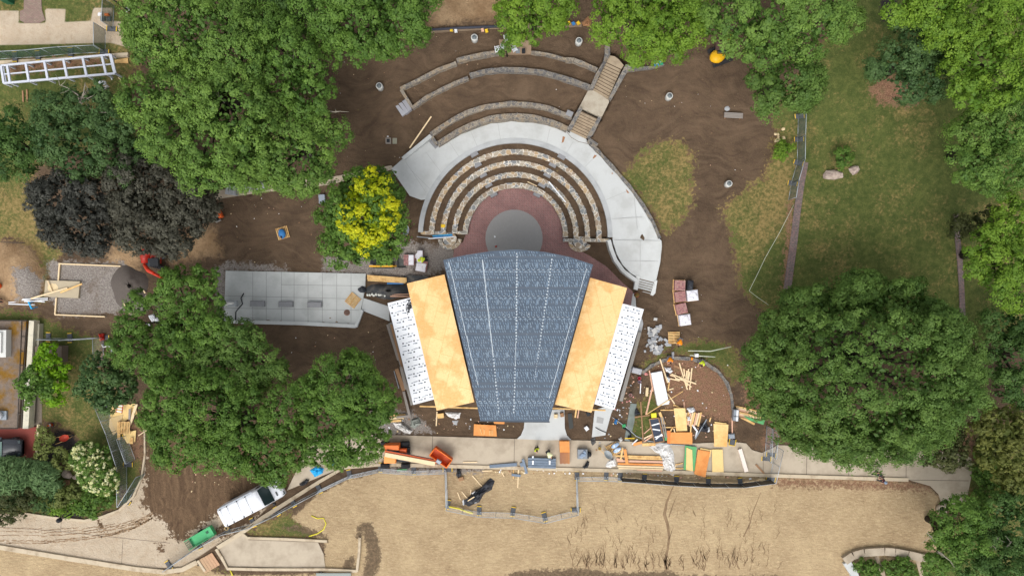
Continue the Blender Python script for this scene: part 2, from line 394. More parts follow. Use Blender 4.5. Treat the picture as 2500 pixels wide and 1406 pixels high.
# ------------------------------------------------------------------ ground
def ground_material():
    m, nt, b = newmat('ground_surface'); p = posn(nt)
    nL = noise(nt, p, .11, 4, .6); nM = noise(nt, p, .55, 5, .65); nB = noise(nt, p, 1.7, 5, .7); nF = noise(nt, p, 9, 3, .7); nG = noise(nt, p, 3.6, 4, .7)
    mp = nd(nt, 'ShaderNodeMapping'); mp.inputs['Scale'].default_value = (1.0, 3.2, 1); mp.inputs['Rotation'].default_value = (0,0,.35); nt.links.new(p, mp.inputs[0])
    nS = noise(nt, mp.outputs[0], .8, 5, .7)
    mp2 = nd(nt, 'ShaderNodeMapping'); mp2.inputs['Scale'].default_value = (.8, 2.6, 1); mp2.inputs['Rotation'].default_value = (0,0,-.1); nt.links.new(p, mp2.inputs[0])
    nW = noise(nt, mp2.outputs[0], 2.2, 4, .75)
    A = []
    for nm in ('maskA', 'maskB', 'maskC', 'maskD'):
        a = nd(nt, 'ShaderNodeAttribute', attribute_name=nm); s = nd(nt, 'ShaderNodeSeparateColor'); nt.links.new(a.outputs['Color'], s.inputs[0])
        A.append(s.outputs)
    def edge(d, nz, w, soft):
        e = mathn(nt, 'ADD', mathn(nt, 'SUBTRACT', d, .5), mathn(nt, 'MULTIPLY', mathn(nt, 'SUBTRACT', nz, .5), w))
        return ramp(nt, e, -soft, soft)
    ew = mathn(nt, 'MULTIPLY', mathn(nt, 'ADD', nB, nG), .5)
    # bare soil
    c = mixc(nt, ramp(nt, nM, .30, .72), C(84,69,55), C(108,89,71))
    c = mixc(nt, mathn(nt, 'MULTIPLY', ramp(nt, nS, .50, .72), .45), c, C(68,54,42))
    c = mixc(nt, mathn(nt, 'MULTIPLY', ramp(nt, nF, .56, .72), .4), c, C(128,106,84))
    sw = nd(nt, 'ShaderNodeTexNoise'); sw.inputs['Scale'].default_value = .16; nt.links.new(p, sw.inputs['Vector'])
    sv = nd(nt, 'ShaderNodeVectorMath', operation='MULTIPLY_ADD'); nt.links.new(sw.outputs['Color'], sv.inputs[0]); sv.inputs[1].default_value = (9,9,0); nt.links.new(p, sv.inputs[2])
    ms_ = nd(nt, 'ShaderNodeMapping'); ms_.inputs['Scale'].default_value = (.4,2.6,1); nt.links.new(sv.outputs[0], ms_.inputs[0])
    nX = noise(nt, ms_.outputs[0], .75, 5, .62)
    c = mixc(nt, mathn(nt, 'MULTIPLY', ramp(nt, nX, .52, .70), .42), c, C(120,101,82))
    c = mixc(nt, mathn(nt, 'MULTIPLY', ramp(nt, nX, .47, .33), .42), c, C(66,53,43))
    # tan dirt
    f = edge(A[1][2], ew, 2.0, .25)
    t = mixc(nt, ramp(nt, nM, .35, .65), C(142,114,84), C(176,148,114)); t = mixc(nt, mathn(nt,'MULTIPLY',ramp(nt, nG, .5, .7),.5), t, C(120,96,72))
    c = mixc(nt, f, c, t)
    # grass
    g = mixc(nt, ramp(nt, nB, .38, .62), C(76,88,44), C(102,108,58))
    g = mixc(nt, mathn(nt, 'MULTIPLY', ramp(nt, nF, .45, .7), .5), g, C(56,66,36))
    dry = mixc(nt, ramp(nt, nG, .35, .68), C(108,98,58), C(158,136,90))
    dd = mathn(nt, 'ADD', mathn(nt, 'MULTIPLY', mathn(nt, 'SUBTRACT', nM, .5), 1.5), mathn(nt, 'MULTIPLY', mathn(nt, 'SUBTRACT', nG, .5), 1.6))
    dd = mathn(nt, 'ADD', dd, mathn(nt, 'MULTIPLY', mathn(nt, 'SUBTRACT', A[2][1], .35), .42))
    dd = mathn(nt, 'ADD', dd, mathn(nt, 'MULTIPLY', mathn(nt, 'SUBTRACT', nL, .5), 1.6))
    g = mixc(nt, ramp(nt, dd, -.15, .40), g, dry)
    fg = edge(A[0][0], ew, 3.2, .06)
    fring = edge(mathn(nt, 'ADD', A[0][0], .06), ew, 2.6, .10)
    c = mixc(nt, mathn(nt, 'MULTIPLY', fring, .55), c, C(160,130,86))
    c = mixc(nt, fg, c, g)
    # sand
    s = mixc(nt, ramp(nt, mathn(nt, 'ADD', mathn(nt, 'MULTIPLY', nM, .5), mathn(nt, 'MULTIPLY', nL, .5)), .36, .62), C(160,137,106), C(190,167,131))
    s = mixc(nt, mathn(nt, 'MULTIPLY', ramp(nt, nW, .50, .68), .7), s, C(208,186,146))
    s = mixc(nt, mathn(nt, 'MULTIPLY', ramp(nt, nW, .47, .30), .4), s, C(142,118,88))
    s = mixc(nt, mathn(nt, 'MULTIPLY', ramp(nt, nF, .5, .72), .35), s, C(132,110,82)); s = mixc(nt, mathn(nt, 'MULTIPLY', ramp(nt, nG, .54, .70), .4), s, C(194,168,128))
    c = mixc(nt, edge(A[0][1], ew, .9, .06), c, s)
    # gravel
    gr = mixc(nt, ramp(nt, nF, .35, .65), C(112,104,98), C(166,158,150)); gr = mixc(nt, mathn(nt, 'MULTIPLY', ramp(nt, nM, .5, .7), .6), gr, C(106,88,72))
    c = mixc(nt, edge(A[0][2], ew, 1.8, .08), c, gr)
    # leaf litter
    ml = mixc(nt, ramp(nt, nF, .38, .62), C(112,84,66), C(160,122,98)); ml = mixc(nt, mathn(nt, 'MULTIPLY', ramp(nt, nB, .48, .66), .6), ml, C(120,108,76))
    c = mixc(nt, edge(A[1][0], ew, 2.4, .12), c, ml)
    # planting bed
    c = mixc(nt, edge(A[2][0], ew, 1.2, .08), c, mixc(nt, nF, C(36,34,36), C(70,64,62)))
    # road concrete
    rd = mixc(nt, ramp(nt, nM, .3, .7), C(182,164,140), C(200,184,162)); rd = mixc(nt, mathn(nt, 'MULTIPLY', ramp(nt, nB, .52, .70), .4), rd, C(168,140,108))
    rd = mixc(nt, mathn(nt, 'MULTIPLY', ramp(nt, nG, .6, .72), .35), rd, C(140,116,92))
    c = mixc(nt, edge(A[1][1], ew, .04, .03), c, rd)
    # mud
    mp3 = nd(nt, 'ShaderNodeMapping'); mp3.inputs['Rotation'].default_value = (0,0,.95); mp3.inputs['Scale'].default_value = (2.4,.45,1); nt.links.new(p, mp3.inputs[0])
    wd = nd(nt, 'ShaderNodeTexNoise'); wd.inputs['Scale'].default_value = .35; nt.links.new(p, wd.inputs['Vector']); va = nd(nt, 'ShaderNodeVectorMath', operation='MULTIPLY_ADD'); nt.links.new(wd.outputs['Color'], va.inputs[0]); va.inputs[1].default_value = (7,3,0); nt.links.new(mp3.outputs[0], va.inputs[2])
    nT = noise(nt, va.outputs[0], .9, 5, .7)
    mu = mixc(nt, ramp(nt, nT, .32, .70), C(84,66,51), C(128,104,80)); mu = mixc(nt, mathn(nt, 'MULTIPLY', ramp(nt, nF, .5, .7), .4), mu, C(70,54,42))
    c = mixc(nt, edge(A[3][0], ew, 2.4, .06), c, mu)
    # wet sand / wash-out
    c = mixc(nt, mathn(nt, 'MULTIPLY', edge(A[2][2], ew, 1.4, .05), .92), c, mixc(nt, ramp(nt, nG, .35, .65), C(80,68,54), C(126,106,84)))
    nt.links.new(c, b.inputs['Base Color']); b.inputs['Roughness'].default_value = .95; b.inputs['Specular IOR Level'].default_value = .12
    hh = mathn(nt, 'ADD', mathn(nt, 'ADD', nG, mathn(nt, 'MULTIPLY', nF, .5)), nB)
    bump(nt, b, hh, .7, .13)
    return m
# ------------------------------------------------------------------ ground mesh with surface masks
POLY = {
 'grass': [
  [(2105,-60),(1985,140),(1890,275),(1895,320),(1885,370),(1868,430),(1800,478),(1763,515),(1785,560),(1798,640),(1812,700),(1838,735),(1900,770),(2300,830),(2700,830),(2700,-60)],
  [(1518,440),(1540,405),(1580,365),(1625,345),(1660,345),(1690,375),(1690,430),(1688,500),(1662,545),(1628,568),(1612,560),(1600,525),(1560,475),(1535,452)],
  [(1680,838),(1735,832),(1790,848),(1805,880),(1820,925),(1790,935),(1755,893),(1700,872),(1645,862),(1600,882),(1575,900),(1566,892),(1612,862)],
  [(-400,-150),(322,-150),(326,100),(335,140),(310,235),(330,330),(80,400),(80,470),(95,560),(150,615),(140,640),(112,650),(75,600),(30,580),(-400,590)],
  [(-400,760),(40,760),(95,772),(150,798),(238,828),(245,870),(240,930),(290,960),(275,1000),(300,1060),(325,1100),(345,1120),(335,1180),(300,1200),(240,1120),(190,1065),(130,1030),(-400,1030)],
  [(-400,1125),(90,1125),(200,1150),(250,1130),(290,1180),(285,1236),(205,1262),(120,1252),(-400,1250)],
  [(612,1300),(640,1278),(702,1252),(735,1280),(795,1300),(745,1313),(650,1311)],
  [(455,1385),(490,1375),(520,1398),(560,1402),(560,1600),(440,1600)],
  [(2125,1365),(2230,1362),(2400,1300),(2700,1300),(2700,1700),(2120,1700)],
  [(2378,1050),(2700,1000),(2700,1420),(2330,1300),(2362,1235),(2374,1120)],
  [(1556,985),(1600,958),(1603,1065),(1560,1072),(1535,1070)],
  [(110,690),(118,640),(150,650),(112,700),(106,735),(96,735)]],
 'dry': [
  [(1518,440),(1580,365),(1660,345),(1690,375),(1688,500),(1628,568),(1600,525)],
  [(-400,430),(90,430),(100,580),(150,640),(-400,640)],
  [(1740,440),(1890,300),(1945,290),(1935,560),(1800,640)]],
 'sand': [[(-600,1338),(0,1337),(330,1392),(440,1398),(470,1372),(520,1395),(560,1404),(790,1402),(793,1330),(760,1300),(712,1262),(780,1205),(850,1172),(930,1150),(1260,1145),(1560,1152),(1900,1165),(2215,1176),(2270,1190),(2292,1212),(2302,1240),(2272,1270),(2290,1330),(2300,1372),(2100,1372),(2080,1400),(2120,1700),(-600,1700)]],
 'gravel': [[(118,636),(300,642),(352,690),(360,760),(150,772),(118,720)],[(788,622),(860,640),(905,600),(985,592),(1108,598),(1115,650),(1000,682),(893,674),(788,664)],
  [(527,655),(556,640),(700,652),(700,664),(552,662),(548,790),(530,790)],[(905,1000),(1010,1005),(1060,1055),(920,1062)],[(935,1140),(1180,1142),(1180,1154),(935,1152)],
  [(30,655),(70,650),(105,690),(98,730),(40,735)]],
 'litter': [[(1590,900),(1640,868),(1700,880),(1755,905),(1788,960),(1795,1040),(1720,1015),(1640,1000),(1600,960)],[(1880,1030),(1905,1050),(1900,1125),(1870,1120),(1858,1080)],
  [(1900,1168),(2215,1176),(2270,1188),(2270,1200),(2200,1194),(1890,1186)],[(2290,1040),(2380,1050),(2374,1150),(2345,1150),(2280,1095)],[(20,145),(245,138),(250,160),(20,180)],
  [(315,1020),(350,1040),(350,1120),(325,1125)],[(1924,500),(1936,480),(1926,700),(1908,715)],[(2190,180),(2140,190),(2120,225),(2150,255),(2230,260),(2260,230)],[(1815,930),(1850,900),(1860,1000),(1820,1000)]],
 'road': [[(-600,1240),(75,1256),(205,1272),(290,1248),(332,1208),(352,1150),(356,1100),(480,1080),(620,1110),(700,1190),(604,1288),(520,1335),(445,1385),(330,1388),(0,1334),(-600,1310)],
  [(-400,60),(0,58),(110,57),(222,52),(228,20),(274,20),(275,52),(318,56),(330,110),(318,118),(270,105),(100,109),(-400,118)],[(110,22),(160,23),(158,56),(112,57)],[(-400,27),(46,27),(46,58),(-400,60)]],
 'tan': [[(1055,-200),(1225,-200),(1225,45),(1050,62)],[(-100,580),(70,595),(108,650),(110,700),(90,740),(-100,740)],[(350,1085),(480,1080),(700,1150),(640,1200),(420,1180),(360,1210)],
  [(400,590),(520,560),(540,620),(420,640)],[(260,640),(300,560),(350,600),(330,680)]],
 'bed': [[(96,1120),(128,1060),(140,1050),(170,1050),(205,1100),(240,1120),(290,1180),(287,1190),(200,1130),(150,1120),(100,1140)],[(140,1242),(200,1240),(200,1268),(130,1258)],[(2150,0),(2190,0),(2185,55),(2150,55)]],
 'wet': [[(868,1312),(872,1290),(884,1275),(906,1274),(925,1318),(931,1368),(914,1410),(884,1410),(896,1352),(891,1312),(882,1300),(876,1318)],
  [(1238,1398),(1300,1391),(1450,1388),(1480,1398),(1640,1394),(1660,1405),(1900,1405),(1900,1420),(1238,1420)],[(838,1370),(862,1352),(868,1385),(840,1388)],[(690,1282),(740,1285),(790,1300),(800,1318),(760,1305),(690,1290)],],
 'mud': [[(352,1060),(356,1150),(345,1232),(372,1258),(400,1272),(420,1310),(450,1322),(470,1296),(520,1266),(560,1245),(580,1262),(520,1296),(540,1318),(600,1285),(700,1192),(840,1130),(820,1060),(600,1060),(480,1050)],
  [(240,1276),(252,1276),(252,1292),(238,1292)],[(383,1328),(400,1328),(398,1344),(384,1342)],[(1822,1080),(1850,1070),(1855,1092),(1835,1104)],[(1440,1080),(1520,1078),(1515,1130),(1435,1130),(1400,1135)],
  [(1050,1140),(1060,1122),(1100,1130),(1180,1135),(1190,1122),(1240,1118),(1252,1140)]],
}
def build_ground():
    st = 0.2
    xs = np.concatenate([[-900,-300,-120,-75], np.arange(-54, 54.01, st), [75,120,300,900]])
    ys = np.concatenate([[-900,-300,-120,-60,-40], np.arange(-31, 31.01, st), [40,60,120,300,900]])
    X, Y = np.meshgrid(xs, ys); Z = np.zeros_like(X)
    for _ in range(3):
        k = S/(1-Z/H); PX = 1250+X*k; PY = 703-Y*k; Z = height(PX, PY)
    k = S/(1-Z/H); PX = 1250+X*k; PY = 703-Y*k
    nx, ny = len(xs), len(ys)
    fr = np.random.default_rng(3)
    V = np.stack([X, Y, Z], -1).reshape(-1, 3)
    masks = {}
    for nm, ps in POLY.items():
        d = np.full(X.shape, -1e3)
        for p in ps:
            q = np.array(p); mk = (PX > q[:,0].min()-60) & (PX < q[:,0].max()+60) & (PY > q[:,1].min()-60) & (PY < q[:,1].max()+60)
            if mk.any():
                dd = np.full(X.shape, -1e3); dd[mk] = sdist(PX[mk], PY[mk], p); d = np.maximum(d, dd)
        masks[nm] = np.clip(d/S, -1, 1)*.5+.5
    out = (np.abs(X) > 53.9) | (np.abs(Y) > 30.9)
    masks['grass'] = np.where(out & (Y > -20), 1.0, masks['grass'])
    for nm in ('sand','wet'): masks[nm] = np.where(out & (Y < -30) & (X < 44), 1.0 if nm == 'sand' else 0, masks[nm])
    layers = ['tan','grass','sand','gravel','litter','bed','road','mud','wet']
    att = [('maskA', ('grass','sand','gravel')), ('maskB', ('litter','road','tan')), ('maskC', ('bed','dry','wet')), ('maskD', ('mud','mud','mud'))]
    cols = [np.stack([masks[a] for a in t]+[np.ones(X.shape)], -1).reshape(-1, 4) for _, t in att]
    idx = np.arange(nx*ny).reshape(ny, nx)
    F = np.stack([idx[:-1,:-1], idx[:-1,1:], idx[1:,1:], idx[1:,:-1]], -1).reshape(-1, 4)
    dom = np.zeros(len(F), int)
    for li, nm in enumerate(layers):
        mv = masks[nm].reshape(-1)[F].mean(1); dom[mv > .5] = li+1
    names = ['soil','packed_dirt','lawn','beach_sand','gravel_bed','leaf_litter','planting_bed','road','mud','wet_sand']
    gm = ground_material()
    for li, nm in enumerate(names):
        fsel = F[dom == li]
        if not len(fsel): continue
        u, inv = np.unique(fsel, return_inverse=True)
        me = bpy.data.meshes.new(nm)
        me.vertices.add(len(u)); me.vertices.foreach_set('co', V[u].ravel())
        me.loops.add(len(fsel)*4); me.loops.foreach_set('vertex_index', inv.ravel().astype(np.int32))
        me.polygons.add(len(fsel)); me.polygons.foreach_set('loop_start', np.arange(0, len(fsel)*4, 4, dtype=np.int32))
        me.polygons.foreach_set('use_smooth', np.ones(len(fsel), bool))
        for (an, _), cc in zip(att, cols):
            a = me.attributes.new(an, 'FLOAT_COLOR', 'POINT'); a.data.foreach_set('color', cc[u].ravel())
        me.materials.append(gm); me.update(calc_edges=True)
        o = bpy.data.objects.new(nm, me); col.objects.link(o); tag(o, kind='structure')
build_ground()

# ------------------------------------------------------------------ slabs
def slab(name, poly, z, depth, mat, kind='structure'):
    m = MB(); m.prism([at(p[0], p[1], z(p[0],p[1]) if callable(z) else z) for p in poly], depth)
    return struct(m, name, mat)
def lines(name, segs, w, z, mat):
    m = MB()
    for s_ in segs: m.strip(s_, w, z, .004)
    return struct(m, name, mat)
slab('amphitheatre_walkway', WALK, walk_z, .5, conc_new)
jz = lambda x, y: walk_z(x, y)+.004
lines('walkway_joint', [[(1005,417),(1052,464)],[(1040,372),(1085,432)],[(1098,348),(1122,385)],[(1150,322),(1165,357)],[(1215,300),(1222,342)],[(1343,313),(1335,348)],
   [(1400,345),(1384,372)],[(1461,374),(1428,408)],[(1533,466),(1480,488)],[(1568,530),(1494,535)],[(1612,588),(1498,586)],[(1608,638),(1515,636)],[(1563,588),(1563,680)],[(1548,478),(1556,560)],[(990,395),(1040,470)]], .9, jz, joint_new)
slab('patio', PATIO, .25, .6, conc_patio)
lines('patio_joint', [[(x,664),(x,786)] for x in (617,650,687,718,752,787,822,857)][:8]+[[(548,722),(884,730)],[(548,752),(876,757)],[(687,695),(890,698)]], 1.0, .254, M('patio_joint_fill', C(146,146,144), .1, 3, .9))
lines('old_patio_slab', [[(552,665),(686,667)]], .1, .258, conc_patio)
slab('side_path', [(886,727),(949,748),(951,784),(882,757)], .12, .3, conc_new)
slab('beach_promenade', PAVE, .10, .3, conc_old)
lines('promenade_joint', [[(1056,1064),(1055,1134)],[(1256,1071),(1255,1137)],[(1864,1092),(1863,1157)],[(1970,1095),(1969,1160)],[(2073,1096),(2072,1162)],[(2213,1098),(2212,1170)],[(2216,1171),(2365,1173)]], 1.4, .104, joint_m)
slab('service_apron', [(1262,1071),(1272,1062),(1279,1045),(1283,1000),(1378,1000),(1379,1045),(1384,1062),(1394,1073),(1330,1074)], .13, .3, conc_new)
slab('side_ramp', [(1452,1000),(1502,985),(1492,1010),(1478,1062),(1445,1067)], .12, .3, conc_new)
slab('plaza_paving', [(RC[0]+122*math.cos(R(a)), RC[1]+122*math.sin(R(a))) for a in range(-180, 1, 6)]+[(1385,588),(1398,602),(1440,625),(1480,650),(1520,690),(1545,712),(1551,735),(1545,760),(1100,760),(1105,640),(1110,598),(1130,592)], .02, .2, brick_plaza)
m = MB(); m.prism([at(1255+70*math.cos(t*.2094), 582+70*math.sin(t*.2094), .035) for t in range(30)], .1)
struct(m, 'gravel_circle', M('fine_grey_aggregate', C(154,152,149), .05, 3, .9, fine=.14, c2=C(176,170,166), s2=.35, lo=.62, hi=.78))
slab('paved_landing', [(1545,716),(1578,722),(1571,757),(1540,748)], .05, .2, conc_new)
slab('upper_pad', [(1218,97),(1297,100),(1297,131),(1219,131)], lambda x, y: gz(1257,100)+.1, .5, M('tan_concrete_pad', C(160,136,112), .08, 2, .9))
slab('middle_path', [(524,487),(640,470),(800,452),(962,413),(955,404),(800,434),(640,450),(524,466)], lambda x, y: gz(x, y)+.06, .4, conc_old)
slab('upper_promenade', [(1015,84),(1100,78),(1250,70),(1420,66),(1420,54),(1250,60),(1100,68),(1015,74)], lambda x, y: gz(x, y)+.06, .4, M('dusty_concrete', C(134,116,96), .12, 2, .9))
m = MB(); m.strip([(1967,396),(1956,450),(1946,520),(1938,590),(1930,650),(1920,725)], [14,16,17,18,18,18], lambda x, y: gz(x, y)+.07, .15); struct(m, 'brick_path', brick_path_m)
m = MB(); m.strip([(2335,523),(2338,580),(2344,640),(2348,700),(2351,775)], 13, lambda x, y: gz(x, y)+.07, .15); struct(m, 'old_brick_path', brick_path_m)
slab('garden_path', [(58,-5),(100,-5),(102,25),(110,50),(95,57),(60,57),(48,50),(48,28),(58,24)], lambda x, y: gz(x, y)+.05, .2, brick_tan)
slab('driveway', [(-200,1050),(92,1037),(88,1117),(-200,1117)], .05, .2, redpave)
slab('lower_terrace', [(527,1342),(590,1306),(602,1314),(776,1323),(790,1352),(794,1386),(556,1384)], .06, .2, conc_old)
lines('road_joint', [[(0,1286),(120,1294),(290,1312),(415,1325)],[(300,1316),(296,1385)],[(150,1262),(148,1296)]], .9, .012, joint_m)

# ------------------------------------------------------------------ amphitheatre walls
def arc(r, a0, a1, st=3, cx=RC[0], cy=RC[1], wob=0):
    n = max(2, int(abs(a1-a0)/st)); return [(cx+r*math.cos(R(a0+(a1-a0)*i/n)), cy+r*math.sin(R(a0+(a1-a0)*i/n))) for i in range(n+1)]
def wobbly(line, w, j, seed):
    q = random.Random(seed); out = []; ws = []
    for i in range(len(line)-1):
        for t in (0, .34, .67):
            out.append((line[i][0]+(line[i+1][0]-line[i][0])*t, line[i][1]+(line[i+1][1]-line[i][1])*t)); ws.append(w*(1+q.uniform(-j, j)))
    out.append(line[-1]); ws.append(w); return out, ws
for i, (r, zt, nm) in enumerate(((122.5,.42,'innermost flagstone seat wall round the red brick plaza'),(148.5,.62,'second flagstone seat wall outward from the plaza'),
                                 (176.5,.82,'third flagstone seat wall outward from the plaza'),(204.5,1.02,'outermost flagstone seat wall just inside the concrete kerb'))):
    a0, a1 = -178, 2
    ln, ws = wobbly(arc(r, a0, a1), 12.6, .14, i)
    m = MB(); m.strip(ln, ws, zt, .55)
    t = thing('seat_wall', nm, 'stone wall', gp(RC[0], RC[1]-r), group='flagstone seat walls of the amphitheatre')
    m.part('cap', flag, t)
    for s_ in (-1, 1):
        e = MB(); x0 = RC[0]+s_*(r+6); a = (x0, 564 if s_ < 0 else 582)
        q = [(RC[0]+s_*(r-6), a[1]), (RC[0]+s_*(r+21 if i < 3 else r+26), a[1]+1), (RC[0]+s_*(r+21 if i < 3 else r+26), a[1]+8), (RC[0]+s_*(r-6), a[1]+8)]
        if i in (0, 2, 3) or s_ > 0:
            e.prism([at(x, y, zt+.004*(i+1)+.003) for x, y in q], .6+.2*i); e.part('end_block', flag, t)
    for a in ((-118,-62)):
        b = MB(); rr = r-10; p = at(RC[0]+rr*math.cos(R(a)), RC[1]+rr*math.sin(R(a)), zt-.22)
        b.box(p, (.72,.36,.40), R(-a-90), bev=.03); b.part('step_block', bench_m, t)
b = MB(); 
for (px, py, a) in ((1158,377,-30),(1371,383,30)):
    b = MB(); b.box(at(px, py, 1.1), (.75,.38,.3), R(-a), bev=.03)
    b.top('step_stone', bench_m, 'grey stone step block beside the %s end of the outer planting ring' % ('left' if px < 1258 else 'right'), 'step stone', 'step blocks at the outer ring')
m = MB(); m.strip(arc(231.5, -178, 1, 3), 11.5, 1.24, 1.3)
m.top('ring_kerb', M('smooth_grey_concrete', C(186,188,188), .05, 2, .8, fine=.03, c2=C(168,170,170), s2=1), 'smooth grey concrete kerb wall curving round the outermost planting ring', 'kerb wall')
for (c, s_, lb) in (((1098,584),-1,'rounded flagstone pier at the left foot of the seat walls'),((1416,590),1,'rounded flagstone pier at the right foot of the seat walls')):
    t = thing('stone_pier', lb, 'stone pier', at(c[0], c[1], 0))
    m = MB(); n = 18; m.prism([at(c[0]+17*math.cos(2*math.pi*k/n), c[1]+16*math.sin(2*math.pi*k/n), .5) for k in range(n)], .6); m.part('cap', flag, t)
    m = MB(); m.strip([(c[0]+s_*0+24*math.cos(R(a)), c[1]+21*math.sin(R(a))) for a in range(0 if s_ < 0 else 20, 190, 15)], 9, .22, .3); m.part('low_step', flag, t)
m = MB(); m.strip([(1487,586),(1492,606),(1503,635),(1522,661),(1540,675),(1556,686)], 9, lambda x, y: walk_z(x,y)+.08, 1.2); m.top('curved_parapet', conc_new, 'curved pale concrete parapet sweeping down to the lower right steps', 'parapet')
m = MB(); ln, ws = wobbly([(1437,346),(1458,366),(1495,407),(1538,456),(1570,500),(1596,545),(1611,582)], 8, .25, 9)
m.strip(ln, ws, lambda x, y: max(1.35, gz(x, y)+.3), .9); m.top('boundary_wall', flag_grey, 'narrow rubble stone wall along the outer right edge of the walkway', 'stone wall')
def stonewall(line, w, zt, lb, mat, seed, group=None, depth=1.3, j=.12):
    ln, ws = wobbly(line, w, j, seed); m = MB(); m.strip(ln, ws, lambda x, y: gz(x, y)+.12+.12*zt, depth)
    return m.top('terrace_wall', mat, lb, 'stone wall', group)
G8 = 'terrace walls on the slope'
stonewall([(1068,353),(1094,336),(1121,319),(1155,304),(1196,289),(1249,283),(1303,287),(1340,296),(1365,305),(1385,315)], 13, 1.65, 'lowest rubble terrace wall edging the pale concrete walkway', flag_old, 11, G8)
stonewall([(1052,329),(1079,310),(1111,290),(1143,274),(1185,261),(1249,253),(1303,257),(1339,264),(1376,279),(1397,286)], 12, 2.15, 'second rubble terrace wall up, above the narrow soil strip', flag_old, 12, G8)
stonewall([(1053,332),(1066,352)], 7, 1.95, 'short rubble return wall closing the left end of the narrow soil strip', flag_old, 13, G8)
stonewall([(1006,264),(1042,237),(1079,218),(1111,203),(1143,190)], 8.5, 2.75, 'thin lower left half of the third terrace wall, by the stone steps', flag_old, 14, G8)
stonewall([(1147,184),(1185,174),(1228,170),(1275,171),(1324,176),(1365,187),(1408,201),(1440,213)], 11, 3.05, 'long raised grey half of the third terrace wall, meeting the stair', flag_grey, 15, G8)
stonewall([(977,217),(1015,199),(1068,171),(1114,154)], 8.5, 3.35, 'thin left half of the top terrace wall', flag_old, 16, G8)
stonewall([(1115,148),(1145,140),(1185,132),(1217,127)], 10, 3.65, 'raised pale middle of the top terrace wall left of the tan pad', flag_old, 17, G8)
stonewall([(1297,127),(1331,131),(1355,137),(1382,145)], 6, 3.5, 'thin crumbling part of the top terrace wall right of the tan pad', flag_old, 18, G8, j=.3)
stonewall([(1382,145),(1400,146),(1429,157),(1458,170)], 9, 3.65, 'right end of the top terrace wall meeting the upper stair', flag_old, 19, G8)
stonewall([(979,219),(1006,262)], 7, 3.0, 'sloping left return wall between the two upper terraces, beside three stone steps', flag_old, 20, G8)
m = MB(); m.box(gp(1390,279,.2), (.62,.5,.6), R(-25), bev=.02); m.top('stone_block', bench_m, 'grey stone block at the right end of the second terrace wall', 'stone block')
t = thing('stone_steps', 'three pale stone steps at the left end of the upper terrace', 'steps', gp(985,263))
for i, q in enumerate(([(965.6,259.6),(972,256.4),(990,277.7),(981.6,284)],[(973,253.5),(981,250),(998,273.5),(990,279)],[(981.6,248),(990,242.5),(1005,267),(997.6,272.4)])):
    m = MB(); z = gz(985,262)+.08+.14*i; m.prism([at(x, y, z) for x, y in q], .5); m.part('step', M('pale_step_stone%d' % i, C(176-i*6,176-i*6,182-i*6), .08, 3, .8), t)
t = thing('concrete_wall', 'straight pale concrete wall at the left edge of the upper walkway', 'concrete wall', at(1015,357,1.2))
m = MB(); m.strip([(983,388),(1052,331)], 9, lambda x, y: gz(x, y)+.45, .9); m.part('wall', conc_new, t)
m = MB(); m.strip([(1047,339),(1066,361)], 9, lambda x, y: gz(x, y)+.2, .3); m.top('threshold_slab', bench_m, 'grey threshold slab across the left end of the lowest terrace', 'slab')

# ------------------------------------------------------------------ stairs
step_shade_dirt = M('shadow_and_dirt_line_on_step', C(96,80,64), .3, 6, .95)  # dark tread line: riser shadow painted in as colour, together with dirt
def stair(name, label, tl, tr, br, bl, zt, zb, n, mat, cheeks=()):
    t = thing(name, label, 'stairs', at((bl[0]+br[0])/2, (bl[1]+br[1])/2, zb))
    for i in range(n):
        f0, f1 = i/n, (i+1)/n; z = zt-(zt-zb)*(i+.35)/n
        q = [(tl[0]+(bl[0]-tl[0])*f0, tl[1]+(bl[1]-tl[1])*f0), (tr[0]+(br[0]-tr[0])*f0, tr[1]+(br[1]-tr[1])*f0),
             (tr[0]+(br[0]-tr[0])*f1, tr[1]+(br[1]-tr[1])*f1), (tl[0]+(bl[0]-tl[0])*f1, tl[1]+(bl[1]-tl[1])*f1)]
        m = MB(); m.prism([at(x, y, z) for x, y in q], .5)
        a = Vector(at(q[3][0], q[3][1], z+.02)); b_ = Vector(at(q[2][0], q[2][1], z+.02)); m.beam(a, b_, .05, .05)
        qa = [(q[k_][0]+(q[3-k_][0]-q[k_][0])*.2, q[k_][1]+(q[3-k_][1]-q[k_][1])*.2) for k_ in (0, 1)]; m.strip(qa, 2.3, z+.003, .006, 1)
        m.part('step', [mat, step_shade_dirt], t)
    for poly, z0, mt in cheeks:
        m = MB(); m.prism([at(x, y, z0(x, y)) for x, y in poly], 1.0); m.part('cheek_wall', mt, t)
    return t
zu, zl, zw = 3.78, 2.62, 1.24
czu = lambda x, y: zu+.35+(zl-zu)*min(1, max(0, (y-150)/90))
czl = lambda x, y: zl+.35+(zw-zl)*min(1, max(0, (y-270)/60))
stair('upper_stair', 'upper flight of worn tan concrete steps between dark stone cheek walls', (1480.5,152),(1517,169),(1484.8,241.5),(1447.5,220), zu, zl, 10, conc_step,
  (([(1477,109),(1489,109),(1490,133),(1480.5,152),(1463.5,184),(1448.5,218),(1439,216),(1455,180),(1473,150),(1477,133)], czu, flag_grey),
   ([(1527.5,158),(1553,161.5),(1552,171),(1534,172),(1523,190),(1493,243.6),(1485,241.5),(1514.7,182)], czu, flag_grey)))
slab('upper_landing', [(1489,136),(1500,138),(1511,146),(1523,160),(1517,169),(1480.5,152)], zu, .5, conc_step)
slab('stair_landing', [(1437,219),(1448,219),(1486,245),(1487,250),(1471,283),(1466,286),(1414,262)], zl, .5, M('pale_landing_concrete', C(188,178,160), .08, 1.2, .85, c2=C(168,156,138)))
